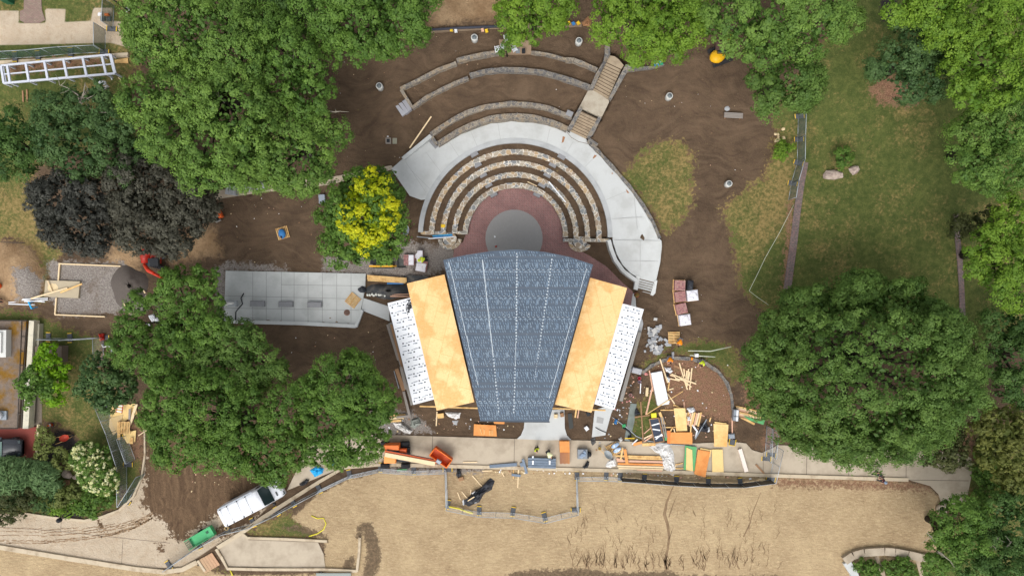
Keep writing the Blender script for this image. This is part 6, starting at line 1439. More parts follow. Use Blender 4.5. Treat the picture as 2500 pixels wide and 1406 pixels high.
for x, y, a, w, l in ((1625,830,-40,.44,'pale paving stone left of the empty pallet'),(1627,839,30,.36,'grey paving stone below the pale one by the pallet'),(1632,842,5,.5,'long grey paving stone by the worker in orange'),(1613,847,60,.55,'long pale paving stone right of the heap'),(1642,866,88,.6,'pinkish stone block above the orange worker on the curved wall'),(1606,862,20,.4,'paving stone at the foot of the heap'),(1574,857,0,.2,'small white stone left of the heap')):
    o = pv.copy(); o.data = pv.data; col.objects.link(o); o.location = gp(x, y, .02); o.rotation_euler = (0,0,R(a)); o.scale = (w/.36,1,1); o.name = 'paving_stone'; tag(o, l, 'paving stone', 'single paving stones'); 
m = MB(); m.strip([(1563,775),(1566,790),(1562,808),(1556,818)], [7,9,9,6], .25, .3); m.top('stone_curb_pile', paver_g, 'row of pale stones along the right outside of the white roof', 'stone row')
m = MB(); ln, ws = wobbly([(1568,910),(1590,893),(1620,880),(1650,874),(1690,876),(1725,888),(1755,908),(1775,935),(1786,965),(1790,1000)], 8, .3, 77)
m.strip(ln, ws, lambda x, y: gz(x, y)+.14, .4); m.top('curved_edging_wall', flag_grey, 'curved grey stone edging wall round the mulch circle', 'low wall')
sheet([(1786,1020),(1789,1020),(1790,1085),(1787,1085)], 'thin brown edging strip below the grey toolbox', wood_pink, .02, .1, 'edging_strip', 'edging')

# ------------------------------------------------------------------ lamp bases, bench, rocks, pit
for (x, y, l) in ((1159,97,'concrete lamp base nearest the upper left terrace wall end, with red paint'),(1412,105,'concrete lamp base left of the top of the stone stair'),(929,214,'concrete lamp base on the soil left of the terraces'),(1631,238,'concrete lamp base between stair and wooden bench'),(1775,450,'concrete lamp base on the soil near the right grass')):
    t = thing('lamp_footing', l, 'lamp base', gp(x,y+1,0), 0, 'concrete lamp bases on the bare soil')
    m = MB(); m.lathe((0,0,-.3), [(.31,0),(.31,.95),(.29,.98),(.24,.98)], 24); m.build('column', M('lamp_base_conc%d' % x, C(206,206,200), .06, 5, .8), t)
    m = MB(); m.lathe((0,0,.684), [(.22,0),(.0,.002)], 20); m.build('recess', M('recess_grey%d' % x, C(128,136,138), .15, 8, .8), t)
    for k in range(4): m = MB(); a = k*1.57+.7; m.tube([(.14*math.cos(a),.14*math.sin(a),.66),(.14*math.cos(a),.14*math.sin(a),.82)], .02, 6); m.build('anchor_bolt', galv, t)
t = thing('park_bench', 'weathered grey wooden bench on the bare soil under the dark green tree', 'bench', gp(1787,285,0), R(-3))
for k in range(4): m = MB(); m.box((0,-.2+.13*k,.46),(1.75,.11,.04)); m.build('seat_slat', wood_grey, t)
for s_ in (-1,1): m = MB(); m.box((s_*.7,0,.22),(.08,.5,.44)); m.build('leg', wood_brown, t)
def rock(px, py, r, label, mat=stone_rock, rz=0, seed=0, group=None, name='boulder', cat='boulder', dz=0):
    m = MB(); m.blob((0,0,r[2]*.35), r, 9, 6, .16, seed=seed, smooth=False); o = m.build(name, mat); o.location = gp(px, py, dz); o.rotation_euler = (0,0,rz); return tag(o, label, cat, group)
rock(2031,428,(.95,.5,.5),'large pale angular boulder on the right lawn', rz=.15, seed=4); rock(2084,416,(.5,.42,.4),'smaller tan boulder right of the large pale one', seed=5, rz=-.5)
rock(1912,316,(.18,.16,.14),'cream stone highest of the little group by the lime shrub', stone_cream, seed=6, name='garden_stone', cat='stone')
for i,(x,y,r_) in enumerate(((1893,328,.16),(1899,329,.15),(1900,335,.13),(1913,337,.18))): rock(x,y,(r_,r_*.85,r_*.8),['cream stone at the left of the little group','cream stone next to the left one of the little group','smallest cream stone of the little group','greenish cream stone touching the lime shrub'][i], stone_cream, seed=8+i, name='garden_stone', cat='stone')
rock(1897,343,(.36,.17,.18),'long cream stone lowest of the little group', stone_cream, R(30), 12, name='garden_stone', cat='stone')
rock(166,1156,(.42,.48,.4),'pale rounded boulder left of the flowering shrub', stone_rock, .4, 13); rock(187,1164,(.32,.24,.25),'small pale boulder under the flowering shrub', stone_rock, 0, 14)
rock(163,1178,(.3,.4,.1),'flat brown stone below the pale boulders', wood_brown, 0, 15)
rock(1858,1170,(.3,.2,.2),'pale rock on the leaf litter by the black screened fence', stone_cream, 0, 16)
rock(1775,266,(.3,.22,.1),'small flat grey stone left of the wooden bench', paver_g, R(35), 17)
t = thing('catch_basin', 'open catch basin with its lid beside it on the left soil slope', 'drain', gp(950,345,0))
m = MB(); m.box((-.05,0,.1),(.5,.55,.25)); m.build('frame', wood_grey, t); m = MB(); m.box((-.05,0,.235),(.3,.34,.03)); m.build('opening', black_p, t); m = MB(); m.box((.55,.0,.08),(.42,.55,.1),bev=.02); m.build('lid', M('lid_grey', C(150,148,130), .1, 5, .8), t); m = MB(); m.box((-.1,.42,.1),(.16,.08,.1)); m.build('bracket', white_p, t)
t = thing('drain_grate', 'round drain grate with reddish rim on the patio corner', 'drain', at(847,763,.254)); m = MB(); m.lathe((0,0,0), [(.3,0),(.3,.02),(.0,.021)], 20); m.build('rim', M('grate_rim', C(150,110,92), .15, 8, .8), t)
for k in range(5): m = MB(); m.box((-.2+.1*k,0,.025),(.05,.5-.12*abs(k-2),.012)); m.build('slot', hole_m, t)
t = thing('flower_pot', 'terracotta pot with orange flowers on the landing by the end steps', 'pot', at(1553,720,.05)); m = MB(); m.lathe((0,0,0), [(.18,0),(.26,.3),(.22,.3)], 16); m.build('pot', M('terracotta', C(150,84,60), .1, 5, .8), t); m = MB(); m.blob((0,0,.36),(.22,.22,.15),10,6,.3); m.build('plant', M('pot_plant', C(120,96,52), .3, 14, .9), t)
t = thing('planter_ring', 'round concrete planter at the end of the sand by the lower right tree', 'planter', gp(2293,1240,0)); m = MB(); m.lathe((0,0,0), [(.42,0),(.46,.55),(.34,.55),(.32,.35),(0,.35)], 20); m.build('bowl', conc_old, t); m = MB(); m.lathe((0,0,.36), [(.31,0),(0,.02)], 16); m.build('soil', black_bed, t)

# ------------------------------------------------------------------ heaps, tarps and odd items
m = MB(); n = 22; q = random.Random(3)
def heap(cx, cy, rx, ry, h, name, mat, label, cat='heap', seed=1, rz=0, z0=0.0):
    m = MB(); q = random.Random(seed); rings = 7; n = 22; vs = []; fs = []
    for i in range(rings+1):
        f = .9*i/rings
        for k in range(n):
            a = 2*math.pi*k/n; w = 1+.08*math.sin(3*a+seed)+.05*math.sin(5*a+2*seed)
            ex, ey = rx*(1-f)*w*math.cos(a), ry*(1-f)*w*math.sin(a); px, py = cx+ex*math.cos(rz)-ey*math.sin(rz), cy+ex*math.sin(rz)+ey*math.cos(rz)
            z = h*(1-(1-f)**1.6)*(1+q.uniform(-.10,.10)); vs.append(gp(px, py, z0+z-.02))
    for i in range(rings):
        for k in range(n): fs.append((i*n+k, (i+1)*n+k, (i+1)*n+(k+1)%n, i*n+(k+1)%n)[::-1])
    fs.append(tuple(rings*n+k for k in range(n))[::-1])
    m.add(vs, fs, 0, True); return m.top(name, mat, label, cat)
heap(315,698,46,50,1.0,'gravel_heap',dirt_heap,'dark grey gravel heap by the red digger',seed=2)
heap(948,710,58,19,.7,'dark_ground_sheet',tarp_g,'heap under a dark ground sheet between patio and band shell','sheeted heap',seed=3)
for i in range(9): rock(898+5.2*i+q.uniform(-1,1), 720+q.uniform(-2,2), (.12,.12,.1), 'white stone holding down the dark ground sheet', hat_w, 0, 40+i, 'white stones on the dark ground sheet', 'white_stone', 'stone', .3)
heap(884,707,10,8,.3,'black_bag',tarp_b,'crumpled black bag at the right edge of the patio','bag',seed=5,z0=.25)
sheet([(945,690),(985,690),(985,694),(945,694)], 'thin blue sheet strip above the dark ground sheet', blue_p, .45, .03, 'blue_strip', 'sheet')
sheet([(985,672),(1046,674),(1040,690),(990,690)], 'black sheet at the upper left corner of the strand board wing', tarp_g, .3, .03, 'black_sheet', 'sheet')
def drape(poly, h, name, mat, label, cat, seed=1, z0=0.02, sub=9):      # crumpled sheet filling a photo outline
    q = random.Random(seed); n = len(poly); cx = sum(p[0] for p in poly)/n; cy = sum(p[1] for p in poly)/n
    P = []
    for i in range(n):
        a, b = poly[i], poly[(i+1)%n]
        for f in (0,.33,.66): P.append((a[0]+(b[0]-a[0])*f+q.uniform(-.8,.8), a[1]+(b[1]-a[1])*f+q.uniform(-.8,.8)))
    n = len(P); vs = []; fs = []; rings = 5
    for i in range(rings+1):
        f = i/rings*.92
        for (x, y) in P:
            z = h*min(1, (i/rings)*2.2)*(1+q.uniform(-.3,.3)) if i else 0
            vs.append(gp(x+(cx-x)*f+q.uniform(-.6,.6), y+(cy-y)*f+q.uniform(-.6,.6), z0+z))
    for i in range(rings):
        for k in range(n): fs.append((i*n+k, i*n+(k+1)%n, (i+1)*n+(k+1)%n, (i+1)*n+k))
    fs.append(tuple(rings*n+k for k in range(n)))
    A = sum(P[i][0]*P[(i+1)%n][1]-P[(i+1)%n][0]*P[i][1] for i in range(n))
    if A > 0: fs = [f[::-1] for f in fs]
    m = MB(); m.add(vs, fs, 0, False); return m.top(name, mat, label, cat)
drape([(1196,1166),(1207.7,1173),(1201,1194),(1184.5,1203),(1170.6,1224),(1147,1235.6),(1133.5,1231),(1131,1221.7),(1142.7,1214.7),(1154,1201),(1175,1187)], .45, 'black_tarp', tarp_b, 'long crumpled roll of black tarp on the fenced sand plot', 'tarp', 2)
drape([(1115,1142),(1124,1143),(1126,1160),(1118,1168),(1113,1160)], .35, 'black_bag', tarp_b, 'small black tarp bag hanging at the sand wall', 'tarp', 3)
m = MB(); c = gp(1126,1168,.1); m.box(c, (.5,.36,.3), .3, bev=.03); m.top('brown_crate', wood_brown, 'brown crate at the end of the small black bag on the sand', 'crate')
drape([(1128,1224),(1132,1218),(1134,1230),(1131,1234)], .12, 'white_sheet', white_p, 'white sheet end at the left of the black tarp roll', 'sheet', 4)
drape([(1156,1224),(1165,1226),(1158,1229)], .12, 'white_sheet', white_p, 'white sheet corner below the black tarp roll', 'sheet', 14)
drape([(1150,1204),(1160,1196),(1162,1199),(1153,1207)], .5, 'white_sheet', white_p, 'white sheet fold on the upper side of the black tarp roll', 'sheet', 15)
drape([(1585,1091),(1595,1084),(1632,1081),(1641,1095),(1646,1113),(1649,1143),(1645,1161),(1631,1156),(1616,1139),(1616,1123),(1607,1107)], .3, 'plastic_heap', plastic_w, 'big crumpled heap of clear plastic wrap at the end of the lumber stack', 'plastic sheet', 5, sub=9)
drape([(958,1030),(975,1027),(990,1040),(1006,1053),(1000,1059),(985,1055),(965,1042)], .4, 'plastic_wrap', plastic_w, 'torn white plastic wrap beside the tree, left of the orange platform', 'plastic sheet', 6)
drape([(1086,1007),(1126,1007),(1122,1020),(1110,1023),(1098,1018)], .15, 'plastic_wrap', plastic_w, 'piece of plastic wrap below the left strand board wing', 'plastic sheet', 7)
drape([(1105,1026),(1118,1026),(1116,1037),(1107,1036)], .04, 'tan_slab', paver_g, 'tan paper scrap below the plastic wrap at the left wing', 'scrap', 8)
drape([(1620,895),(1637,897),(1643,906),(1637,912),(1626,906)], .3, 'white_bag', white_p, 'white plastic bag at the top right of the big white panel', 'bag', 9)
drape([(1624,912),(1634,910),(1634,918),(1625,920)], .25, 'dark_bag', tarp_b, 'dark bag below the white one by the big white panel', 'bag', 10)
drape([(1627,918),(1636,922),(1636,934),(1631,934)], .25, 'white_bag', white_p, 'lower white plastic bag by the big white panel', 'bag', 11)
drape([(1676,996),(1694,993),(1698,1004),(1682,1010)], .3, 'white_bag', white_p, 'white plastic over the top of the slat bundle', 'bag', 12)
drape([(1676,1016),(1684,1014),(1687,1026),(1678,1028)], .4, 'white_bag', white_p, 'white bag on the left of the slat bundle', 'bag', 13)
drape([(1710,1036),(1724,1026),(1732,1050),(1728,1055),(1706,1052)], .3, 'black_bag', tarp_b, 'black bag lying right of the slat bundle', 'bag', 16)
drape([(1727,1042),(1733,1041),(1733,1052),(1728,1054)], .3, 'white_bag', white_p, 'small white bag at the right end of the black bag', 'bag', 17)
drape([(1485,1125),(1500,1118),(1505,1135),(1490,1142),(1478,1138)], .15, 'dust_sheet', plastic_w, 'dusty pale sheet left of the lumber stack', 'sheet', 18)
drape([(1420,1142),(1428,1135),(1434,1124),(1440,1128),(1436,1140),(1426,1146)], .3, 'black_tarp', tarp_b, 'black tarp scrap by the sand wall right of the grey cart', 'tarp', 19)
drape([(1548,1008),(1552,995),(1563,1006),(1562,1012),(1550,1014)], .3, 'black_bag', tarp_b, 'black bag on the right of the grey-green strip', 'bag', 20)
drape([(757,1147),(775,1136),(790,1144),(788,1154),(768,1165)], .3, 'blue_sheet', blue_t, 'bright blue plastic sheet under the trees beside the van', 'sheet', 21)
drape([(800,1130),(815,1122),(816,1136),(806,1138)], .3, 'blue_sheet', blue_t, 'smaller bright blue plastic sheet right of the first', 'sheet', 22)
drape([(730,1180),(748,1169),(757,1172),(745,1184),(732,1186)], .3, 'black_bag', tarp_b, 'black bag on the track in front of the van', 'bag', 23)
for i, (x, y, r_) in enumerate(((372,776,10),(383,781,7),(362,793,6),(396,790,7),(405,797,6),(385,803,5))): drape([(x-r_,y-r_*.6),(x+r_*.4,y-r_),(x+r_,y+r_*.5),(x-r_*.2,y+r_)], .3, 'white_scrap', white_p, ['largest white scrap under the tree left of the patio','white scrap just right of the largest under that tree','leftmost white scrap under that tree','white scrap towards the patio under that tree','rightmost white scrap under that tree','lowest white scrap under that tree'][i], 'scrap', 30+i)
m = MB(); m.strip([(1547,985),(1540,1030),(1531,1076)], [15,17,13], lambda x, y: gz(x,y)+.06, .04); m.top('geotextile_strip', M('grey_green_textile', C(132,140,136), .08, 2, .9, c2=C(112,120,112), s2=.8), 'grey-green textile strip rolled out beside the side ramp', 'textile strip')
t = thing('white_panel_stack', 'big white insulation panel lying in the scrap yard', 'panel', gp(1611,948,0)); m = MB(); m.prism([at(x,y,.55) for x,y in ((1590,911),(1615.7,906),(1634,986),(1606,990.6))], .42); m.part('panel', white_p, t); m = MB(); m.prism([at(x,y,.13) for x,y in ((1594,915),(1613,911),(1630,982),(1609,986))], .12); m.part('skid', wood_brown, t)
board((1578.6,1011),(1632,976.5), 1.8, 'thin yellow batten crossing the lower end of the white panel', wood, .62, .03)
board((1632,976.5),(1667,955), 1.8, 'thin yellow batten continuing right of the white panel', wood, .62, .03, z1=.2)
t = thing('window_unit', 'framed dark window panel with white battens across it', 'window panel', gp(1603,1050,.05)); P = ((1585,1023),(1608,1020),(1621,1077),(1598,1081))
m = MB(); m.prism([at(x,y,.3) for x,y in P], .2); m.part('dark_panel', M('navy_panel', C(58,66,82), .1, 2, .4), t)
m = MB()
for i in range(4): a, b = P[i], P[(i+1)%4]; m.beam(at(a[0],a[1],.32+.003*i), at(b[0],b[1],.32+.003*i), .10, .08)
m.part('frame', wood_brown, t)
for (a, b) in (((1591,1038),(1610,1033)),((1593,1047),(1612,1050)),((1598,1067),(1618,1062)),((1601,1072),(1616,1059))): m = MB(); m.beam(at(a[0],a[1],.37), at(b[0],b[1],.37+.01), .12, .03); m.part('batten', white_p, t)
m = MB(); c = gp(1596,1013,.3); m.box(c, (.5,.44,.3), .1, bev=.03); m.top('yellow_case', M('bright_yellow_case', C(240,228,60), .05, 4, .5), 'bright yellow case above the dark window panel', 'case')
for x0, l in ((1613,'grey board leaning right of the dark window panel, nearer one'),(1618,'grey board leaning right of the dark window panel, farther one')): board((x0,1018),(x0+10,1068), 3, l, wood_grey, .2)
board((1610,1006),(1622,1035), 6, 'ochre board behind the grey leaning boards', wood, .15)
t = thing('tool_box', 'long grey metal toolbox at the lower end of the curved edging wall', 'toolbox', gp(1793,1011,.05), R(-4)); m = MB(); m.box((0,0,.3),(.52,1.1,.55),bev=.05); m.build('box', grey_m, t); m = MB(); m.box((.08,0,.60),(.2,1.08,.06),bev=.02); m.build('lid', white_p, t); m = MB(); m.box((0,-.1,.635),(.54,.05,.02)); m.build('strap', black_p, t)
t = thing('fence_foot_stack', 'dark fence foot with yellow edges standing by the strand board stack', 'fence foot', gp(1787,1078,.03), R(-10)); m = MB(); m.box((0,0,.1),(.5,.55,.2),bev=.03); m.build('block', foot_m, t)
for a, b, c_ in ((-.3,0,(.05,.6)),(.3,0,(.05,.6)),(0,-.33,(.6,.05))): m = MB(); m.box((a,b,.12),(c_[0],c_[1],.1)); m.build('yellow_edge', yell, t)
m = MB(); m.box(gp(1786,1064,.15), (.6,.5,.3), .1, bev=.08); m.top('grey_bin', grey_m, 'grey bin just above the yellow-edged fence foot', 'bin')
sheet([(1814,1014),(1858,1027.7),(1864,1011),(1872.6,1012),(1864,1036.6),(1830,1026)], 'green L-shaped sheathing offcut under the maple edge', greenply, .25, .04)
t = thing('material_cart', 'grey cart with pale bags standing on the promenade', 'cart', gp(1421,1105,0)); m = MB(); m.box((0,0,.3),(.95,.95,.5),bev=.05); m.build('box', M('cart_grey', C(140,146,152), .15, 4, .6, fine=.15), t); m = MB(); m.blob((0,-.1,.58),(.3,.25,.1),10,6,.3); m.blob((.2,.2,.58),(.15,.2,.08),8,5,.3,seed=4); m.build('bag', hat_blue, t); m = MB(); m.blob((.62,-.1,.3),(.25,.35,.3),10,6,.2); m.build('black_bag', black_p, t)
def barrow(px, py, rz, label, mt):
    t = thing('wheelbarrow', label, 'wheelbarrow', gp(px,py,.02), rz)
    m = MB(); vs = []; n = 14
    for (f, z) in ((1,.62),(.62,.32),(.0,.30)):
        for k in range(n): a = 2*math.pi*k/n; vs.append((.48*f*math.cos(a)*(1 if math.cos(a)<0 else 1.1), .33*f*math.sin(a), z))
    fs = [(i*n+k, i*n+(k+1)%n, (i+1)*n+(k+1)%n, (i+1)*n+k) for i in range(2) for k in range(n)]
    m.add(vs, fs, 0, True); m.build('tray', mt, t)
    for s_ in (-1,1): m = MB(); m.tube([(.55,s_*.08,.2),(0,s_*.25,.34),(-.95,s_*.3,.6)], .025, 6); m.build('handle', wood, t)
    m = MB(); m.tube([(.6,-.05,.18),(.6,.05,.18)], .18, 14); m.build('wheel', tyre_m, t); return t
barrow(993,563, R(-92), 'grey wheelbarrow beside the yellow-topped maple', M('barrow_grey', C(172,178,186), .1, 4, .5, c2=C(140,146,156), s2=4))
barrow(1483,1106, R(-50), 'grey wheelbarrow left of the lumber stack', M('barrow_grey_b', C(160,166,168), .1, 4, .5))
barrow(166,1066, R(18), 'red wheelbarrow with a blue handle on the black mulch', M('barrow_red', C(176,70,52), .1, 4, .5))
t = thing('mixing_tub', 'speckled grey mixing tub with a metal stand right of the white roof', 'tub', gp(1553,904,0), R(-14)); m = MB(); m.box((0,0,.35),(.95,.55,.3),bev=.06); m.build('tub', M('speckled_tub', C(178,178,182), .3, 9, .7, fine=.3), t); m = MB(); m.tube([(-.6,-.3,.5),(-.6,.35,.5)], .025, 6); m.tube([(-.6,0,.5),(-.4,0,.45)], .025, 6); m.build('handle', grey_m, t)
for (x, y, mt, l) in ((1559.5,922.5,M('bucket_red', C(186,64,84), .1, 5, .5),'red bucket right of the white roof'),(1560,931,M('bucket_grey', C(150,130,140), .1, 5, .5),'greyish pink bucket below the red one'),(1463,1093,M('bucket_ochre', C(196,170,104), .1, 5, .5),'ochre bucket left of the wheelbarrow near the lumber stack'),(1538,963,M('bucket_clay', C(176,140,134), .1, 5, .6),'clay coloured bucket at the foot of the white roof')):
    t = thing('bucket', l, 'bucket', gp(x,y,.02)); m = MB(); m.lathe((0,0,0), [(.13,0),(.17,.34),(.145,.34),(.12,.03),(0,.03)], 16); m.build('pail', mt, t); m = MB(); m.tube([(.17*math.cos(a),.17*math.sin(a),.34-.06*math.sin(a)) for a in (0,.5,1,1.57,2.1,2.6,3.14)], .012, 5); m.build('bail', grey_m, t)
drape([(1572,908),(1581,908),(1583,914),(1575,916)], .2, 'pink_foam', foam_pink, 'pink foam piece left of the big white panel', 'foam', 24)
drape([(1541,913),(1548,918),(1549,926),(1543,922)], .2, 'brown_bag', M('brown_paper', C(168,130,112), .15, 5, .8), 'brown paper bag near the red bucket', 'bag', 25)
board((1579.5,945),(1578,966), 6, 'cream roll lying left of the big white panel', stone_cream, .05, .22, 'cream_roll', 'roll')
board((1564,936),(1563,960), 2.2, 'pale pipe near the buckets', white_p, .05, .06, 'pipe', 'pipe')
t = thing('blue_bag_stack', 'two blue and white bags lying on the grey slatted pallet', 'bags', gp(1504,1092,.22), R(25)); 
for i in (-1,1): m = MB(); m.blob((0,i*.24,.1),(.42,.22,.13),12,7,.06); m.build('bag', M('blue_bag%d' % i, C(150,180,214), .12, 3, .6, c2=C(226,232,238), s2=4), t)
drape([(1502,1020),(1508,1024),(1504,1036),(1498,1034)], .2, 'blue_scrap', blue_p, 'blue plastic scrap beside the side ramp', 'scrap', 26)
drape([(1509,1070),(1517,1066),(1520,1076),(1512,1080)], .2, 'grey_bag', plastic_w, 'grey plastic bag above the blue bags', 'bag', 27)
t = thing('hose_reel', 'black round hose end with a yellow bar at the foot of the grey-green strip', 'hose reel', gp(1536,1068,.05)); m = MB(); m.lathe((0,0,0), [(.18,0),(.18,.25),(.0,.26)], 16); m.build('drum', black_p, t); m = MB(); m.box((0,0,.3),(.95,.08,.05)); m.build('yellow_bar', yell, t)
drape([(1518,1036),(1528,1034),(1528,1044),(1520,1046)], .12, 'green_hose', green_p, 'tangle of green hose beside the grey-green strip', 'hose', 28)
m = MB(); m.box(gp(1700,867,.45), (.32,.32,.5), 0, bev=.02); m.top('white_box', white_p, 'small white box on a stand in the grass above the curved wall', 'box')
rock(1689,875,(.14,.14,.12),'small orange bag on the curved edging wall', hv_o, 0, 50, None, 'orange_bag', 'bag', .3)
m = MB(); m.box(at(1082,552,.75), (.42,.32,.28), 0, bev=.05); m.top('yellow_case', yell, 'yellow case on the left end of the third seat wall', 'case')
for i, (a, b, mt) in enumerate((((1056,576),(1104,573),blue_t),((1057,580),(1105,575),blue_p),((1046,583),(1110,578),white_p),((1018,578),(1050,581),galv))): board(a, b, 2, ['bright blue pole on the left stone pier','darker blue pole on the left stone pier','white pole across the left stone pier','steel pole left of the left stone pier'][i], mt, .55, .05, 'pole', 'pole')
for i, (a, b) in enumerate((((22,738),(86,735)),((22,742),(86,744)),((54,732),(110,737)),((56,730),(118,728)),((60,736),(118,732)))): board(a, b, 2.2, 'white plastic pipe in the pile beside the small slab', white_p, .05+.05*(i%2), .08, 'plastic_pipe', 'pipe', 'white pipes by the small slab')
t = thing('blue_sawhorse', 'blue sawhorse beside the white pipes', 'sawhorse', gp(84,745,0), R(25)); m = MB(); m.box((0,0,.6),(.12,.75,.1)); m.build('bar', blue_t, t)
for s_ in (-1,1):
    for r_ in (-1,1): m = MB(); m.beam((r_*.22,s_*.3,0),(0,s_*.3,.58),.05,.05); m.build('leg', blue_t, t)
t = thing('concrete_slab', 'small tan concrete slab with a pale round patch by the gravel pad', 'slab', gp(151,706,0)); m = MB(); m.prism([at(x,y,.3) for x,y in ((111,684),(195,687),(191,728),(107,724))], .35); m.part('slab', M('tan_slab', C(186,172,146), .06, 2, .85), t); m = MB(); m.prism([at(129+13*math.cos(k*.35), 703+11*math.sin(k*.35)*(1+.1*math.sin(3*k)), .304) for k in range(18)], .01); m.part('pale_patch', stone_cream, t)
board((76,729),(165,703), 3.4, 'long pale plank laid across the small slab', wood_pale, .34, .06); board((148,714),(201,693), 4, 'second pale plank on the right of the small slab', wood, .40, .06); board((117,686),(128,714), 2.4, 'short pale stake over the round patch of the small slab', wood_pale, .34, .05)
t = thing('orange_barrel', 'orange barrel cut by the left edge beside the dirt heap', 'barrel', gp(-3,698,.3)); m = MB(); m.lathe((0,0,0), [(.3,0),(.33,.1),(.27,.5),(.3,.95),(.0,.97)], 18); m.build('drum', M('barrel_orange', C(236,96,30), .08, 4, .5), t); m = MB(); m.lathe((0,0,.5), [(.285,0),(.29,.15)], 18); m.build('stripe', white_p, t)
t = thing('traffic_cone', 'orange traffic cone with a white collar by the clipped hedge', 'cone', gp(127,1036,0), 0); m = MB(); m.box((0,0,.03),(.4,.4,.06),bev=.02); m.build('base', black_p, t); m = MB(); m.lathe((0,0,.06), [(.17,0),(.04,.68),(.0,.69)], 16); m.build('cone', M('cone_orange', C(240,96,24), .05, 4, .5), t); m = MB(); m.lathe((0,0,.3), [(.128,0),(.09,.18)], 16); m.build('collar', white_p, t)
t = thing('cable_spool', 'silver cable spool with wooden cheeks under the left trees', 'spool', gp(282,855,.0), R(90)); 
m = MB(); m.tube([(-.3,0,.35),(.3,0,.35)], .22, 16); m.build('cable', galv, t)
for s_ in (-1,1): m = MB(); m.tube([(s_*.31,0,.35),(s_*.35,0,.35)], .36, 18); m.build('cheek', wood_brown, t)
for i, (x, y, r_, mt, l) in enumerate(((248,823,.55,red_p,'heap of red and white netting by the tree left of the patio'),(268,838,.3,grey_m,'grey machine part beside the red netting'))): drape([(x-r_*14,y-8),(x+r_*12,y-10),(x+r_*16,y+6),(x-r_*8,y+10)], .35, 'netting_heap', mt, l, 'netting', 60+i)
for i, (x, y) in enumerate(((252,844),(266,843))): rope('white_hose', [(x-4,y-4),(x,y+3),(x+6,y+2),(x+12,y-2)], .06, ['left white hose loop below the red netting','right white hose loop below the red netting'][i], 'hose', white_p, .1)
t = thing('red_ladder', 'short red and white step ladder on top of the left scrap heap', 'ladder', gp(293,997,.45), R(-8)); 
for s_ in (-1,1): m = MB(); m.box((s_*.26,0,.05),(.08,.85,.06)); m.build('rail', red_p, t)
for k in range(3): m = MB(); m.box((0,-.28+.28*k,.07),(.5,.1,.05)); m.build('rung', white_p, t)
t = thing('timber_pergola', 'long white plastic-wrapped timber frame on the grass at upper left', 'frame', gp(142,170,0))
A_, B_, C_, D_ = (3,161),(270,134),(281,180),(10,204); zf = gz(142,170)+1.1
def fp(u, v): # u along, v across
    x = (A_[0]*(1-u)+B_[0]*u)*(1-v)+(D_[0]*(1-u)+C_[0]*u)*v; y = (A_[1]*(1-u)+B_[1]*u)*(1-v)+(D_[1]*(1-u)+C_[1]*u)*v; return (x, y)
wrap_m = M('white_wrap_film', C(208,212,222), .08, 3, .45, fine=.06)
def fb(p, q_, w, z=0, nm='rail'): m = MB(); m.beam(at(p[0],p[1],zf+z), at(q_[0],q_[1],zf+z), w, .14); return m.part(nm, wrap_m, t)
fb(fp(0,0), fp(1,0), .16); fb(fp(0,1), fp(1,1), .18); fb(fp(0,0), fp(0,1), .2, .01); fb(fp(1,0), fp(1,1), .26, .01); fb(fp(0,.5), fp(1,.5), .10, -.06, 'middle_rail')
for u in (.055,.225,.395,.57,.745,.92): fb(fp(u,0), fp(u,1), .2, .02, 'cross_bar')
for u in (.0,.055,.225,.395,.57,.745,.92,1.): 
    for v in (0,1): p = fp(u,v); m = MB(); c = at(p[0],p[1],zf-.08); m.beam((c[0],c[1],zf-1.1),(c[0],c[1],zf-.08),.14,.14); m.part('post', wrap_m, t)
m = MB(); m.prism([at(x,y,zf-.3) for x,y in ((3,163),(9,162),(17,203),(11,203))], .05); m.part('end_sheet', wrap_m, t)
drape([(236,197),(258,198),(260,208),(240,208)], .2, 'white_scrap', white_p, 'white panel scrap on the grass right of the bare branches', 'scrap', 70); drape([(238,216),(262,208),(268,212),(250,226),(240,228)], .3, 'white_sheet', plastic_w, 'torn pale sheet draped by the blue-green tree', 'sheet', 71)
board((268,183),(274,196), 2, 'white rail end below the right end of the white frame', white_p, .1)
m = MB(); m.prism([at(x,y,gz(290,143)+.3) for x,y in ((274,134),(310,132),(312,139),(278,140))], .3); m.top('kerb_end_slab', conc_old, 'pale slab with an orange stain right of the white frame', 'slab'); sheet([(280,147),(312,142),(313,155),(280,154)], 'plain plywood sheet right of the white frame', wood, .1)
t = thing('green_bin', 'dark green bin cut by the top edge at upper left', 'bin', gp(27,4,0)); m = MB(); m.box((0,0,.5),(.65,.6,1.0),bev=.05); m.build('body', green_d, t); m = MB(); m.box((0,0,1.03),(.7,.65,.06),bev=.02); m.build('lid', green_d, t)
t = thing('street_lamp', 'black lamp post leaning into view at the top left with a pale round footing', 'street lamp', gp(311,25,0)); m = MB(); m.lathe((0,0,0), [(.22,0),(.22,.06),(.0,.07)], 18); m.build('footing', M('footing_ring', C(200,200,196), .05, 4, .8), t); m = MB(); m.tube([(0,0,.05),(0,0,.5),(0,0,4.2)], [.14,.07,.05], 10); m.build('pole', black_p, t); m = MB(); m.lathe((0,0,4.2), [(.05,0),(.2,.15),(.2,.5),(.05,.65),(0,.75)], 14); m.build('lantern', black_p, t)
t = thing('street_lamp', 'black lamp post in the garden corner above the road with a dark round lamp', 'street lamp', gp(190,1246,0)); m = MB(); m.tube([(0,0,0),(0,0,2.5)], [.08,.05], 10); m.build('pole', black_p, t); m = MB(); m.lathe((0,0,2.5), [(.05,0),(.22,.1),(.22,.4),(.05,.5),(0,.55)], 14); m.build('lantern', black_p, t)
